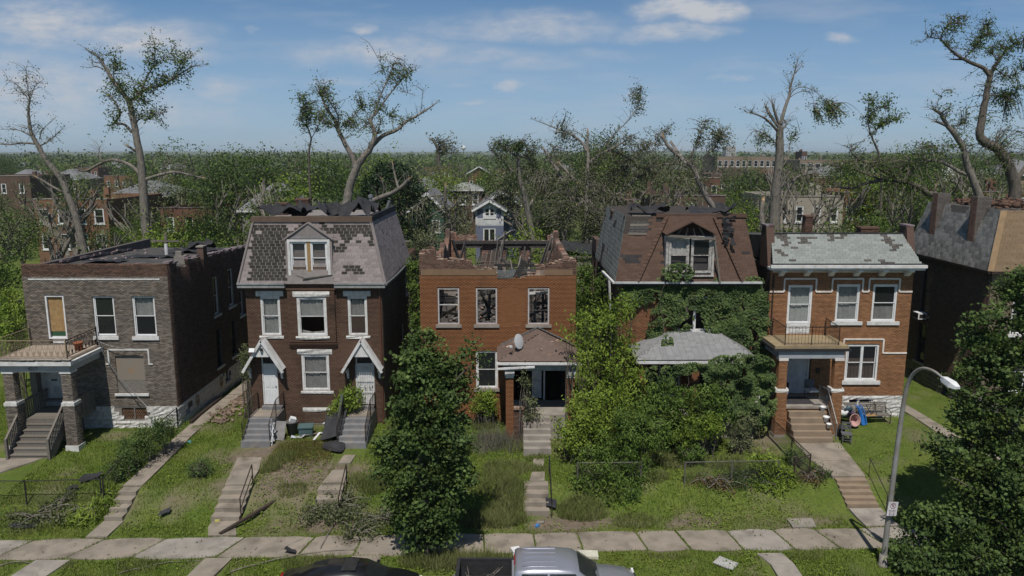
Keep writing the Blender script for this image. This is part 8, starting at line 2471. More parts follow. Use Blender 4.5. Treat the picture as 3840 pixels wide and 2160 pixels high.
MB().box(-3.1, 3.15, -.85, .85, .3, .6).build('chassis', plastic, tk, world=False)
bp = thing('cut_branches', (-1.0, -15.2, -.4), 'bare cut branches piled in the pickup bed', 'branches')
for k in range(22):
 a = rnd.uniform(0, 6.28)
 p = Vector((-.95 + rnd.uniform(-.6, .5), -15.25 + rnd.uniform(-.4, .4), -.35 + rnd.uniform(0, .25)))
 q = p + Vector((math.cos(a) * .55, math.sin(a) * .4, rnd.uniform(0, .45)))
 MB().tube([p, (p + q) / 2 + Vector((0, 0, .08)), q], [.016, .012, .006], 5).build('branch', M_barkp, bp)
bag = MB().obox((-1.55, -15.6, -.25), (.4, .3, .3), (.1, .2, .4)).build('grey_bag', mat('grey_cloth', (.16, .16, .18), None, 3, .9))
tag(bag, 'grey folded cloth bag in the pickup bed', 'bag')
cr = thing('black_car', (-5.9, -15.0, -1.1), 'glossy black sedan parked at the kerb, only its roof showing', 'car')
rings = []
for (x, wb, zb, wt, zt) in ((-2.3, .72, .62, .6, .7), (-2.2, .82, .8, .7, .92), (-1.7, .88, .88, .72, 1.02), (-1.15, .9, .92, .66, 1.3), (-.6, .9, .92, .62, 1.46), (.1, .9, .92, .62, 1.5), (.6, .9, .92, .62, 1.44), (1.25, .9, .9, .68, 1.04), (1.7, .88, .82, .74, .94), (2.2, .82, .7, .68, .8), (2.35, .7, .55, .5, .6)):
 rings.append([(x, -wb * .95, .25), (x, -wb, .55), (x, -wb, zb), (x, -wt - .02, (zb + zt) / 2 + .04), (x, -wt + .06, zt - .02), (x, 0, zt + .02), (x, wt - .06, zt - .02), (x, wt + .02, (zb + zt) / 2 + .04), (x, wb, zb), (x, wb, .55), (x, wb * .95, .25)])
loft(rings).build('body', blackp, cr, True, world=False)
MB().poly([(.66, -.5, 1.435), (.66, .5, 1.435), (1.25, .62, 1.06), (1.25, -.62, 1.06)]).build('windscreen', M_glassd, cr, world=False)
MB().poly([(-1.2, .56, 1.28), (-.66, .5, 1.455), (-.66, -.5, 1.455), (-1.2, -.56, 1.28)]).build('rear_window', M_glassd, cr, world=False)
for sg in (-1, 1):
 pts = [(-1.0, sg * .83, .98), (.95, sg * .83, .98), (.55, sg * .64, 1.38), (-.6, sg * .64, 1.38)]
 MB().slab(pts if sg < 0 else pts[::-1], -.006).build('side_window', M_glassd, cr, world=False)
 MB().obox((.85, sg * 1.0, 1.0), (.1, .2, .14), (0, 0, 0)).build('mirror', blackp, cr, world=False)
 MB().box(2.22, 2.36, sg * .55 - .16, sg * .55 + .16, .55, .68).build('headlight', M_vinyl, cr, world=False)
 MB().box(-2.34, -2.24, sg * .55 - .16, sg * .55 + .16, .65, .8).build('tail_light', MATS['red_lens'], cr, world=False)
 for x in (-1.4, 1.45):
  wheel(cr, x, sg * .8, .33, .22)
MB().box(-.1, .35, -.4, .4, 1.525, 1.535).build('sunroof', M_glassd, cr, world=False)
cr.scale = (1.1, 1.05, 1.04)
# -- street lamp with parking sign
lx, ly = 14.3, -13.0
lz = G(lx, ly)
lp = thing('street_lamp', (lx, ly, lz), 'tall grey curved-arm street lamp carrying a white parking sign', 'street lamp')
M_pole = mat('aged_aluminium', (.36, .355, .345), (.26, .235, .2), 1.2, .55, metal=.3)
P = [(lx, ly, lz - .2), (lx + .02, ly - .05, 1.5), (lx + .04, ly - .16, 4), (lx + .06, ly - .3, 6.0), (lx + .1, ly - .5, 6.9), (lx + .18, ly - .95, 7.4), (lx + .3, ly - 1.5, 7.5), (lx + .4, ly - 2.0, 7.38)]
S = smooth_line(P, 4)
MB().tube(S, [.11 - .07 * (k / (len(S) - 1)) for k in range(len(S))], 10).build('pole', M_pole, lp, True)
MB().lathe([(.2, 0), (.2, .1), (.16, .16), (.15, .5)], (lx, ly, lz - .05), 12).build('base_collar', M_conc2, lp, True)
hd = loft([[(x_, -w, z0), (x_, w, z0), (x_, w * .8, z1), (x_, -w * .8, z1), (x_, -w, z0)] for x_, w, z0, z1 in ((0, .07, -.05, .06), (.12, .11, -.08, .1), (.5, .16, -.1, .09), (.75, .1, -.06, .03))])
hd.move(Matrix.Translation((lx + .4, ly - 1.95, 7.36)) @ Matrix.Rotation(R(-80), 4, 'Z') @ Matrix.Rotation(R(8), 4, 'Y'))
hd.build('lamp_head', M_vinyl, lp)
ps = thing('parking_sign', (lx + .05, ly - .2, 1.7), 'white rectangular no-parking sign with dark red symbol, on the lamp pole', 'sign')
sp = MB().box(-.2, .2, -.006, .006, -.28, .28)
Ms = Matrix.Translation((lx + .02, ly - .27, 1.75)) @ Matrix.Rotation(R(8), 4, 'Z') @ Matrix.Rotation(R(5), 4, 'Y')
sp.move(Ms).build('plate', mat('sign_white', (.62, .60, .60), None, 2, .5), ps)
M_red = mat('sign_red', (.16, .03, .045), None, 4, .6)
ring = MB().tube([(.105 * math.cos(a), -.008, .12 + .105 * math.sin(a)) for a in np.linspace(0, 6.283, 25)], .009, 5).beam((-.07, -.009, .19), (.07, -.009, .05), .006, .014)
ring.move(Ms).build('symbol', M_red, ps)
def text(body, size, parent, M, m, name='lettering'):
 c = bpy.data.curves.new(name, 'FONT')
 c.body = body
 c.size = size
 c.align_x = 'CENTER'
 c.extrude = .001
 o = bpy.data.objects.new(name, c)
 col.objects.link(o)
 me = bpy.data.meshes.new_from_object(o.evaluated_get(bpy.context.evaluated_depsgraph_get()))
 bpy.data.objects.remove(o)
 me.transform(M @ Matrix.Rotation(math.pi / 2, 4, 'X'))
 me.materials.clear()
 return link(name, me, m, parent)
text('P', .17, ps, Ms @ Matrix.Translation((0, -.010, .065)), M_red)
text('THIRD TUESDAY', .045, ps, Ms @ Matrix.Translation((0, -.010, -.07)), M_red)
text('OF MONTH', .05, ps, Ms @ Matrix.Translation((0, -.010, -.125)), M_red)
text('8AM - 12N', .055, ps, Ms @ Matrix.Translation((0, -.010, -.185)), M_red)
MB().beam((-.1, -.009, -.235), (.1, -.009, -.235), .004, .014).beam((-.11, -.009, -.235), (-.07, -.009, -.215), .004, .014).beam((-.11, -.009, -.235), (-.07, -.009, -.255), .004, .014).beam((.11, -.009, -.235), (.07, -.009, -.215), .004, .014).beam((.11, -.009, -.235), (.07, -.009, -.255), .004, .014).move(Ms).build('arrow', M_red, ps)
text('4217', .25, h1, Matrix.Translation((-24.2, -2.915, 4.14)), M_black, 'house_number')
# -- chain-link fences
def chain_fence(label, pts, h, m, mw, posts=True, gap=.13):
 p0 = Vector(pts[0])
 t = thing('chain_link_fence', p0, label, 'fence', 'chain-link fences')
 fab = MB()
 for i in range(len(pts) - 1):
  p, q = Vector(pts[i]), Vector(pts[i + 1])
  d = (q - p)
  L_ = Vector((d.x, d.y, 0)).length
  n = max(1, round(L_ / 2.4))
  f = lambda s: Vector((p.x + d.x * s, p.y + d.y * s, G(p.x + d.x * s, p.y + d.y * s)))
  for k in range(n + (1 if i == len(pts) - 2 else 0)):
   b = f(k / n)
   MB().tube([b - Vector((0, 0, .2)), b + Vector((0, 0, h + .04))], .035, 8).build('post', m, t)
  for k in range(n):
   a, b = f(k / n), f((k + 1) / n)
   MB().tube([a + Vector((0, 0, h)), b + Vector((0, 0, h))], .022, 6).build('top_rail', m, t)
  w = int(L_ / gap)
  for k in range(-int(h / gap), w + 1):
   for sg in (1, -1):
    s0, s1 = k * gap / L_, (k * gap + h) / L_
    za, zb = (0, h) if sg > 0 else (h, 0)
    c0, c1 = max(0, s0), min(1, s1)
    if c1 <= c0:
     continue
    A, Bq = f(c0), f(c1)
    ta, tb = (c0 - s0) / (s1 - s0), (c1 - s0) / (s1 - s0)
    fab.tube([A + Vector((0, 0, za + (zb - za) * ta + .03)), Bq + Vector((0, 0, za + (zb - za) * tb))], .005, 3, False)
 fab.build('mesh_fabric', mw, t, kind='stuff')
 return t
chain_fence('black chain-link fence running from the lawn corner up to the grey-brown house', [(-18.5, -7.7, 0), (-18.45, -4.5, 0), (-18.4, -.1, 0)], 1.15, M_black, M_black)
chain_fence('black chain-link fence along the front of the far left lawn', [(-30, -7.75, 0), (-26, -7.75, 0), (-22, -7.75, 0), (-18.6, -7.72, 0)], 1.15, M_black, M_black)
chain_fence('grey chain-link fence along the left front of the vine house yard', [(3.0, -7.2, 0), (5.9, -7.2, 0)], 1.1, M_fence, M_fence)
chain_fence('grey chain-link fence along the right front of the vine house yard', [(7.9, -7.25, 0), (12.2, -7.2, 0)], 1.1, M_fence, M_fence)
chain_fence('rusty chain-link fence between the vine house yard and the buff walk', [(12.9, -7.25, 0), (13.7, -7.0, 0), (13.5, -5.2, 0), (13.3, -2.4, 0)], 1.15, M_rust, M_fence)
stairs('narrow old concrete steps beside the black fence and lilies', -18.0, -17.2, -7.0, -8.7, 4)
stairs('four broad concrete steps on the grassy bank before the plain white door', -13.25, -12.0, -7.0, -8.8, 4)
stairs('half-buried concrete steps by the pile of cut branches before the screened door', -8.85, -7.7, -7.0, -8.5, 3)
for k, x in enumerate((-12.0, -7.65)):
 r_ = thing('pipe_handrail', (x, -7.8, -.5), ['rusty pipe handrail beside the four broad steps on the bank', 'rusty pipe handrail standing over the pile of cut branches'][k], 'handrail')
 MB().tube([(x, -8.6, G(x, -8.6) - .15), (x, -8.6, G(x, -8.6) + .95), (x, -6.9, G(x, -6.9) + 1.0), (x, -6.9, G(x, -6.9) - .15)], .028, 6).build('top_pipe', M_rust, r_)
 MB().tube([(x, -8.6, G(x, -8.6) + .45), (x, -6.9, G(x, -6.9) + .5)], .02, 6).build('lower_pipe', M_rust, r_)
# -- loose things on the ground
def place_box(name, label, cat, u, v, size, rot, m, lift=.0, group=None):
 p = on_ground(u, v)
 return tag(MB().obox((p.x, p.y, p.z + lift + size[2] / 2), size, rot).build(name, m), label, cat, group)
p0, p1 = on_ground(825, 2010), on_ground(1070, 1865)
tag(MB().beam(p0 + Vector((0, 0, .1)), p1 + Vector((0, 0, .12)), .14, .1).build('fallen_beam', mat('dark_timber', (.06, .042, .033), (.04, .03, .026), 6, .8)), 'long dark fallen timber lying down the bank to the pavement', 'beam')
tc = thing('rubbish_bin', (-11.75, -1.3, G(-11.75, -1.3)), 'grey round plastic rubbish bin full of junk between the two stairs', 'bin')
MB().lathe([(.24, 0), (.3, .75), (.33, .75), (.33, .82), (.29, .82), (.27, .6)], (-11.75, -1.3, G(-11.75, -1.3)), 18).move(Matrix.Rotation(.0, 4, 'X')).build('bin_body', mat('bin_grey', (.13, .12, .115), None, 3, .6), tc, True)
MB().obox((-11.7, -1.3, G(-11.7, -1.3) + .9), (.3, .25, .25), (.3, .4, .5)).build('rubbish', M_vinyl, tc)
MB().obox((-10.95, -1.5, G(-10.95, -1.5) + .38), (.72, .5, .62), (.12, 0, .1))
gb = thing('storage_tote', (-10.95, -1.5, G(-10.95, -1.5)), 'teal lidded storage box standing beside the grey bin', 'box')
MB().obox((-10.95, -1.5, G(-10.95, -1.5) + .3), (.7, .5, .5), (.1, 0, .12)).build('tub', mat('teal_plastic', (.075, .12, .125), (.06, .10, .105), 2, .5), gb)
MB().obox((-10.95, -1.52, G(-10.95, -1.5) + .58), (.78, .58, .07), (.1, 0, .12)).build('lid', MATS['teal_plastic'], gb)
g0 = G(-12.1, -1.9)
tag(MB().obox((-12.2, -1.9, g0 + .5), (.5, .06, 1.0), (-.35, .15, .2)).build('cabinet_board', mat('grey_panel', (.25, .24, .235), None, 3, .8)), 'grey cabinet panel leaning against the stair beside the bin', 'panel')
o = link('roofing_scrap', crumple(-9.9, -8.8, -2.6, -1.2, lambda x, y: .25 + .55 * (y + 2.6) + .25 * (x + 9.9), 16, 12, .18, 90), M_tarp, smooth=True)
tag(o, 'large black roofing sheet leaning against the steps of the screened door', 'roofing')
o = link('roofing_scrap', crumple(-9.5, -8.5, -3.9, -2.7, lambda x, y: gz_np(x, y) + .05, 14, 12, .2, 91), M_tarp, smooth=True)
tag(o, 'black roofing sheet lying flat at the foot of the screened door steps', 'roofing')
for i, (u, v, L_, a) in enumerate([(1200, 1632, 1.3, .1), (1160, 1640, 1.0, .5), (1260, 1625, 1.2, -.4), (1230, 1650, .9, .9), (1140, 1620, 1.1, -.2), (1290, 1600, 1.4, .3), (1190, 1660, .8, 1.4)]):
 p = on_ground(u, v)
 tag(MB().obox((p.x, p.y, p.z + .12 + .04 * i), (L_, .12, .03), (rnd.uniform(-.2, .2), rnd.uniform(-.15, .15), a)).build('broken_board', M_grey_wood if i % 3 else M_white), 'broken board in the junk heap between the two grey stairs', 'board', 'junk boards')
tag(MB().tube(smooth_line([(-10.1, -1.3, .7), (-9.7, -1.4, .95), (-9.3, -1.4, 1.0), (-9.25, -1.5, .75)], 4), .05, 8).build('bent_pipe', M_vinyl, None, True), 'bent white drainpipe poking from the junk heap', 'pipe')
o = link('plastic_bag', crumple(-11.6, -10.9, -2.2, -1.9, lambda x, y: gz_np(x, y) + .08, 10, 8, .14, 95), mat('bag_white', (.5, .53, .58), None, 3, .5), smooth=True)
tag(o, 'blue-white plastic bag in front of the storage box', 'bag')
rs = MB()
for k in range(9):
 rs.obox((-12.5 + rnd.uniform(-.05, .1), -2.2 - .06 * k, 1.0 - .11 * k + rnd.uniform(-.1, .1)), (.05, .1, .5), (rnd.uniform(-.4, .4), rnd.uniform(-.3, .3), rnd.uniform(-1, 1)))
tag(rs.build('torn_cloth', M_vinyl), 'torn white cloth strips hanging on the inner iron railing', 'cloth')
tag(MB().beam((-9.15, -1.7, 1.0), (-9.0, -1.35, 2.4), .16, .03).build('leaning_plank', mat('green_grey_plank', (.10, .12, .09), None, 3, .8)), 'green-grey plank leaning upright beside the leafy bush', 'plank')
lit = [(815, 1955, (.3, .2, .12), mat('yellow_plastic', (.55, .5, .16), None, 3, .5), 'yellow plastic tub lying by the broad bank steps', 'tub'), (710, 1660, (.18, .12, .1), mat('teal_litter', (.12, .35, .35), None, 3, .5), 'small teal litter scrap on the brown house side lawn', 'litter'), (2015, 1975, (.2, .14, .08), mat('blue_litter', (.05, .2, .5), None, 3, .5), 'small blue litter scrap at the pavement edge before the burnt house', 'litter'),
       (1845, 1930, (.2, .16, .08), M_vinyl, 'white paper scrap in the long grass before the burnt house', 'litter'), (2195, 1800, (.24, .16, .12), M_vinyl, 'white bag scrap among the sumac leaves', 'litter'), (2080, 1890, (.16, .14, .2), M_vinyl, 'white cup on the crumbling bank steps', 'litter'), (2028, 1960, (.3, .2, .06), M_conc2, 'pale broken block at the bottom of the crumbling steps', 'block'), (430, 1895, (.24, .16, .1), mat('orange_litter', (.5, .25, .1), None, 3, .7), 'orange-brown food wrapper on the narrow steps by the lilies', 'litter'), (155, 1708, (.3, .12, .06), M_vinyl, 'white bottle at the foot of the wooden stairs', 'litter')]
for (u, v, sz, m_, lb, ct) in lit:
 place_box('litter', lb, ct, u, v, sz, (rnd.uniform(-.2, .2), rnd.uniform(-.2, .2), rnd.uniform(0, 3)), m_)
place_box('pale_board', 'flat pale square board lying on the verge grass beside the path', 'board', 2722, 2118, (.8, .62, .04), (.0, .03, -.7), mat('pale_board', (.42, .41, .40), (.34, .33, .32), 3, .8), .05)
place_box('foam_board', 'cream foam board on the verge behind the pickup bonnet', 'board', 2200, 2085, (.9, .5, .12), (0, 0, -.05), mat('cream_foam', (.62, .6, .5), None, 3, .8))
place_box('foam_board', 'white foam block on the verge behind the pickup cab', 'board', 1935, 2080, (.35, .4, .25), (0, 0, .3), M_vinyl)
for i, (u, v, w, d_, lb) in enumerate([(345, 1800, .9, .5, 'dark roofing scrap on the lawn leaning on the black fence'), (275, 1853, .4, .35, 'small dark roofing scrap caught on the front black fence'), (90, 1985, 1.1, .35, 'flat dark roofing scrap at the pavement edge below the black fence'), (620, 1945, .4, .25, 'dark roofing scrap on the grassy bank between two steps'), (2065, 1920, .5, .4, 'dark triangular roofing scrap at the foot of the crumbling steps'), (1090, 2075, .5, .3, 'dark rubber scrap on the verge by the black car'), (1290, 2120, .5, .3, 'flat dark scrap on the verge path behind the black car')]):
 p = on_ground(u, v)
 o = link('roofing_scrap', crumple(p.x - w / 2, p.x + w / 2, p.y - d_ / 2, p.y + d_ / 2, lambda x, y: gz_np(x, y) + .09, 8, 6, .12, 100 + i), M_tarp, smooth=True)
 tag(o, lb, 'roofing')
p = np.stack([rng.normal(-16.6, .35, 260), rng.uniform(.5, 9, 260)], 1)
p = np.concatenate([p, (gz_np(p[:, 0], p[:, 1]) + .08)[:, None]], 1)
rubble('brick_rubble', p, .24, mat('rubble_tan', (.24, .18, .13), (.14, .10, .08), 2, .9, island=.3), None, kind='stuff', label='broken brick rubble along the side path of the grey-brown house')
tag(MB().beam((-17.9, .4, G(-17.9, .4) + .1), (-18.05, 5.2, G(-18, 5.2) + .12), .18, .12).build('fallen_gutter', M_rust), 'long rusty gutter lying along the white foundation', 'gutter')
def brush(label, u, v, r, n, leafy, m=M_leafg):
 c = on_ground(u, v)
 t = thing('brush_pile', c, label, 'brush pile')
 C = []
 for k in range(n):
  a = rnd.uniform(0, 6.28)
  L_ = r * rnd.uniform(.5, 1.3)
  b = c + Vector((rnd.uniform(-.4, .4) * r, rnd.uniform(-.3, .3) * r, .05))
  q = b + Vector((math.cos(a) * L_, math.sin(a) * L_ * .7, rnd.uniform(.0, .45)))
  b.z, q.z = G(b.x, b.y) + .08, max(q.z, G(q.x, q.y) + .06)
  MB().tube(smooth_line([b, (b + q) / 2 + Vector((0, 0, .2)), q], 3), [.03, .027, .024, .02, .016, .012, .008], 5).build('branch', M_barkp, t)
  for s in np.linspace(.3, 1, 8):
   pt = b.lerp(q, s)
   C.append(np.array(pt)[None] + rng.normal(size=(leafy, 3)) * np.array([.2, .18, .12]))
 if leafy:
  C = np.concatenate(C)
  C[:, 2] = np.maximum(C[:, 2], gz_np(C[:, 0], C[:, 1]) + .03)
  V, F = leaf_arrays(C, .12, aspect=.5)
  link('wilted_leaves', np_mesh('wilted_leaves', V, F), m, t)
 return t
brush('large heap of cut leafy branches at the bottom of the half-buried steps', 1250, 1930, 1.3, 34, 16)
brush('grey heap of bare twigs beside the trunk of the verge tree', 1450, 1960, 1.0, 26, 7)
brush('wilted branch heap along the bank below the black fence', 170, 1945, 1.5, 16, 14)
brush('wilted branches at the foot of the mound', 1330, 2010, .9, 12, 10)
brush('dry tangled brush on the dirt before the chain-link fence', 2680, 1830, 1.0, 14, 4, M_brown)
brush('dark brush at the rusty fence corner', 3040, 1810, .6, 10, 6, M_brown)
for lb, pts, r_ in [('long bare pole-like branch across the verge behind the black car', [(860, 2150), (1000, 2110), (1180, 2075), (1330, 2065)], .035), ('thin pale branch on the verge at bottom left', [(440, 2155), (560, 2125), (660, 2110), (800, 2105)], .028), ('short pale branch on the grass at the lower left corner', [(0, 2125), (60, 2112), (130, 2118)], .03), ('thin bare twig lying over the pavement before the branch heap', [(1030, 2080), (1120, 2030), (1240, 1990)], .018), ('bare stick leaning down the branch heap', [(1200, 2060), (1240, 1990), (1300, 1900)], .035),
     ('stout bare branch stub at the pavement edge', [(1340, 2027), (1400, 2030)], .06)]:
 P = [on_ground(u, v, .0) + Vector((0, 0, .05)) for u, v in pts]
 S = smooth_line(P, 4, .02)
 tag(MB().tube(S, [r_ * (1 - .6 * k / (len(S) - 1)) for k in range(len(S))], 6).build('fallen_branch', M_barkp, None, True), lb, 'branch')
for lb, u, v, sz, rz in [('grey fallen plank near the rolled white carpet', 2740, 1625, (1.1, .12, .05), .05), ('pale grey plank across the weeds before the vine house', 2770, 1635, (1.3, .14, .05), -.1), ('dark plank on the dirt bank before the fence gap', 2505, 1862, (1.0, .18, .08), .1), ('dark old plank lying in the vine yard weeds', 2760, 1598, (1.0, .12, .05), .0)]:
 place_box('fallen_plank', lb, 'plank', u, v, sz, (0, 0, rz), M_grey_wood, .05)
p = on_ground(2708, 1640)
tag(MB().obox((p.x - .05, p.y, p.z + .6), (.13, .1, 1.35), (0, -.09, 0)).build('leaning_post', mat('pale_green_post', (.36, .38, .33), None, 3, .8)), 'pale leaning wooden post in the vine house yard', 'post')
cp = on_ground(2855, 1600)
tag(MB().tube([(cp.x + .1, cp.y + .2, cp.z + .0), (cp.x + .05, cp.y + .7, cp.z + 1.0), (cp.x - .1, cp.y + 1.0, cp.z + 2.1)], [.34, .28, .12], 14).build('carpet_roll', mat('carpet_white', (.55, .54, .52), (.42, .41, .4), 2, .9, .3, 10), None, True), 'white rolled carpet leaning by the brick porch column', 'carpet roll')
# -- porch and lawn things at the orange brick house
def lp_thing(name, label, cat, x, y, z, rz=0, group=None):
 return thing(name, (x, y, z), label, cat, group, rz)
def arm_chair(label, x, y, z, rz, seat_m, back_m):
 t = lp_thing('porch_chair', label, 'chair', x, y, z, rz)
 for sx in (-.26, .26):
  for sy in (-.24, .24):
   MB().tube([(sx, sy, 0), (sx, sy, .44 if sy < 0 else .42)], .014, 6).build('leg', M_black, t, world=False)
  MB().tube(smooth_line([(sx, -.24, .42), (sx, -.24, .64), (sx, .1, .66), (sx, .24, .6)], 3), .016, 6).build('armrest', M_black, t, world=False)
 MB().obox((0, 0, .45), (.56, .52, .1)).build('seat', seat_m, t, world=False)
 MB().obox((0, .27, .72), (.54, .06, .48), (-.15, 0, 0)).build('backrest', back_m, t, world=False)
 return t
arm_chair('grey-backed armchair with a white seat cushion on the brick porch', 16.1, -.75, 1.97, .15, M_vinyl, mat('grey_mesh', (.13, .13, .14), None, 3, .8))
arm_chair('armchair draped with a purple-white cloth behind the left porch column', 14.35, -1.2, 1.97, -.5, mat('floral_cloth', (.45, .42, .5), (.2, .12, .3), 14, .9, lo=.5, hi=.55), M_black)
tag(MB().box(14.3, 15.9, -1.75, -.55, 1.972, 1.985).build('door_mat', mat('dark_mat', (.045, .043, .048), None, 6, .95)), 'large dark rectangular mat before the white front door', 'mat')
tag(MB().box(15.75, 16.2, -1.95, -1.7, 1.972, 1.984).build('door_mat', mat('small_mat', (.09, .088, .09), None, 6, .95)), 'small grey mat at the porch edge above the buff steps', 'mat')
for i, (x, y, z, s) in enumerate([(16.12, -2.25, 1.77, 1.0), (16.18, -2.62, 1.33, 1.1), (16.2, -2.95, 1.12, .9)]):
 t = lp_thing('flower_pot', ['white flower pot on the top step of the buff stairs', 'white flower pot with a plant on the middle step of the buff stairs', 'white ornate urn on the lower step of the buff stairs'][i], 'pot', x, y, z - .02, 0, 'white flower pots on the steps')
 MB().lathe([(.09 * s, 0), (.12 * s, .2 * s), (.15 * s, .22 * s), (.15 * s, .27 * s), (.12 * s, .27 * s), (.1 * s, .2 * s)], n=14).build('pot_body', M_vinyl, t, True, world=False)
 if i == 1:
  leaves('plant', ball((0, 0, .3), (.12, .12, .1), 60), .08, M_leaf, t)
  t.children[-1].location = (0, 0, 0)
ch = lp_thing('wooden_chair', 'grey-painted wooden dining chair standing on the lawn beside the steps', 'chair', 17.0, -3.25, G(17.0, -3.25), -.25)
M_gp = mat('grey_painted_wood', (.115, .115, .125), (.09, .09, .095), 5, .7)
for (sx, sy, hh) in ((-.2, -.2, .45), (.2, -.2, .45), (-.2, .2, 1.0), (.2, .2, 1.0)):
 MB().box(sx - .025, sx + .025, sy - .025, sy + .025, 0, hh).build('leg', M_gp, ch, world=False)
MB().box(-.25, .25, -.25, .22, .45, .49).build('seat', M_gp, ch, world=False)
for z in (.62, .76, .92):
 MB().box(-.18, .18, .19, .215, z, z + .09).build('back_slat', M_gp, ch, world=False)
for z in (.15, .28):
 MB().box(-.18, .18, -.21, -.19, z, z + .03).build('stretcher', M_gp, ch, world=False)
 MB().box(-.21, -.19, -.18, .18, z, z + .03).build('stretcher', M_gp, ch, world=False)
 MB().box(.19, .21, -.18, .18, z, z + .03).build('stretcher', M_gp, ch, world=False)
def bench(label, x0, x1, y, rz=0):
 z = G((x0 + x1) / 2, y)
 t = thing('garden_bench', ((x0 + x1) / 2, y, z), label, 'bench', None, rz)
 w = (x1 - x0) / 2
 for k in range(4):
  MB().box(-w, w, -.28 + .13 * k, -.17 + .13 * k, .42, .45).build('seat_slat', M_grey_wood, t, world=False)
 for k in range(5):
  MB().obox((0, .27 + .03 * k, .55 + .1 * k), (2 * w, .025, .085), (-.2, 0, 0)).build('back_slat', M_grey_wood, t, world=False)
 for sx in (-w + .05, w - .05):
  MB().tube(smooth_line([(sx, -.3, 0), (sx, -.26, .42), (sx, .22, .42), (sx, .42, 1.0)], 3), .025, 6).build('end_frame', M_black, t, world=False)
  MB().tube([(sx, .22, .42), (sx, .3, 0)], .025, 6).build('leg', M_black, t, world=False)
  MB().tube(smooth_line([(sx, -.27, .42), (sx, -.34, .64), (sx, .1, .7), (sx, .33, .72)], 3), .02, 6).build('armrest', M_black, t, world=False)
 return t
bench('weathered slat bench heaped with toys under the basement window', 17.35, 18.75, -.75)
bench('weathered slat garden bench with black scroll arms against the white foundation', 18.85, 20.35, -.75)
bz = G(18, -.9)
ct = thing('child_seat', (17.75, -.95, bz + .45), 'white baby seat piled on the toy-strewn bench', 'baby seat')
MB().lathe([(.12, 0), (.26, .08), (.3, .3), (.22, .32), (.16, .14)], (17.75, -.95, bz + .46), 12).build('shell', M_vinyl, ct, True)
MB().tube(smooth_line([(17.5, -.95, bz + .75), (17.75, -.9, bz + 1.05), (18.0, -.95, bz + .75)], 4), .025, 6).build('carry_handle', M_vinyl, ct, True)
pb = thing('plastic_basket', (18.1, -.95, bz + .45), 'purple and teal baskets on the toy-strewn bench', 'basket')
MB().lathe([(.2, 0), (.26, .22), (.28, .24), (.24, .24), (.2, .1)], (18.12, -.98, bz + .46), 14).build('lower_basket', mat('purple_plastic', (.10, .07, .13), None, 3, .5), pb, True)
MB().lathe([(.14, .0), (.2, .2), (.21, .22), (.17, .22), (.14, .05)], (18.08, -.95, bz + .68), 14).build('upper_basket', mat('teal_basket', (.06, .11, .15), None, 3, .5), pb, True)
MB().tube(smooth_line([(17.92, -.95, bz + .88), (18.08, -.95, bz + 1.08), (18.26, -.95, bz + .88)], 4), .02, 6).build('basket_handle', MATS['teal_basket'], pb, True)
bt_ = thing('baby_tub', (18.2, -1.35, bz), 'pink plastic baby bath tipped on its side on the grass before the bench', 'tub')
MB().lathe([(.2, 0), (.27, .34), (.31, .36), (.31, .39), (.26, .37), (.19, .05)], n=18).move(Matrix.Translation((18.2, -1.15, bz + .33)) @ Matrix.Rotation(R(78), 4, 'X') @ Matrix.Diagonal((.95, 1.15, 1, 1))).build('tub', mat('pink_plastic', (.42, .26, .23), (.36, .2, .2), 3, .5), bt_, True)
bl = thing('blue_slide', (18.75, -1.05, bz), 'bright blue plastic toy slide leaning between the two benches', 'toy slide')
S = smooth_line([(18.55, -.9, bz + 1.0), (18.7, -1.0, bz + .8), (18.8, -1.1, bz + .4), (18.85, -1.2, bz + .02)], 4)
M_bluep = mat('blue_plastic', (.03, .17, .50), None, 3, .4)
s_ = MB()
for a, b in zip(S[:-1], S[1:]):
 s_.beam(a, b, .26, .04)
s_.build('chute', M_bluep, bl)
for dx in (-.13, .13):
 MB().tube([q + Vector((dx, -.02, .05)) for q in S], .03, 6).build('side_rail', M_bluep, bl)
fc_ = thing('folding_chair_frame', (19.2, -.9, bz + .45), 'black folding chair frame lying on the garden bench', 'chair frame')
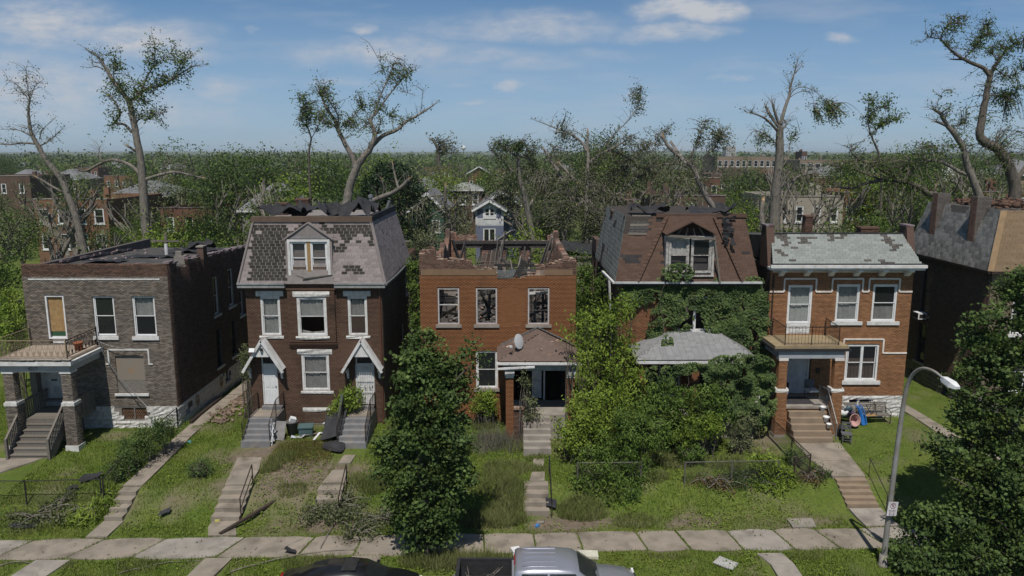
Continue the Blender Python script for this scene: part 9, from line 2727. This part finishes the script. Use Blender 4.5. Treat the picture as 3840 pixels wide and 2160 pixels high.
for (a, b) in (((19.0, -.95, .48), (19.35, -.8, 1.05)), ((19.35, -.95, .48), (19.05, -.8, 1.02)), ((19.05, -.8, 1.02), (19.6, -.82, 1.05)), ((19.3, -.95, .5), (19.6, -.82, 1.05)), ((19.6, -.95, .5), (19.45, -.85, 1.25))):
 MB().tube([(a[0], a[1], a[2] + bz), (b[0], b[1], b[2] + bz)], .018, 6).build('tube', M_black, fc_)
MB().obox((19.25, -.98, bz + .5), (.6, .3, .03), (0, 0, .1)).build('tan_seat', M_ply, fc_)
tag(MB().tube([(17.0, -2.6, G(17, -2.6) + .02), (17.0, -2.6, G(17, -2.6) + .28), (17.05, -2.6, G(17, -2.6) + .62)], [.17, .2, .15], 12).build('rolled_tyre_stack', mat('dark_rubber', (.03, .03, .033), None, 4, .8), None, True), 'small dark rubber stack behind the wooden chair', 'rubber stack')
for lb, pts, r_ in [('slack service cable hanging across the boarded window', [(-22.4, -.3, 5.6), (-21.8, -.4, 4.0), (-20.8, -.5, 2.6), (-19.6, -.8, 1.4), (-18.7, -1.5, .5)], .018), ('slack cable from the balcony corner across the grey-brown wall', [(-22.35, -.2, 5.0), (-21.4, -.3, 4.7), (-20.2, -.25, 4.55)], .014)]:
 tag(MB().tube(smooth_line(pts, 4), r_, 5).build('hanging_cable', M_galv, None, True), lb, 'cable')
for i, z in enumerate((8.1, 7.9, 6.6)):
 P = [(x, 21 + .4 * i, z - .5 * math.sin((x + 60) / 120 * math.pi * 4) ** 2) for x in np.linspace(-60, 60, 40)]
 tag(MB().tube(P, .012, 4).build('utility_wire', M_black, None, True), ['topmost utility wire strung along the back lane', 'middle utility wire strung along the back lane', 'lowest utility wire strung along the back lane'][i], 'wire')
# -- summer haze in the air
hzm = bpy.data.materials.new('haze_air')
hzm.use_nodes = True
_n = hzm.node_tree.nodes
for q in list(_n):
 if q.type != 'OUTPUT_MATERIAL':
  _n.remove(q)
pv = _n.new('ShaderNodeVolumePrincipled')
pv.inputs['Color'].default_value = (.80, .87, .95, 1)
pv.inputs['Density'].default_value = .00016
pv.inputs['Anisotropy'].default_value = .2
hzm.node_tree.links.new(pv.outputs[0], hzm.node_tree.nodes['Material Output'].inputs['Volume'])
MB().box(-4500, 4500, -420, 6100, -7, 34).build('haze', hzm, kind='stuff', label='thin pale summer haze over the neighbourhood')
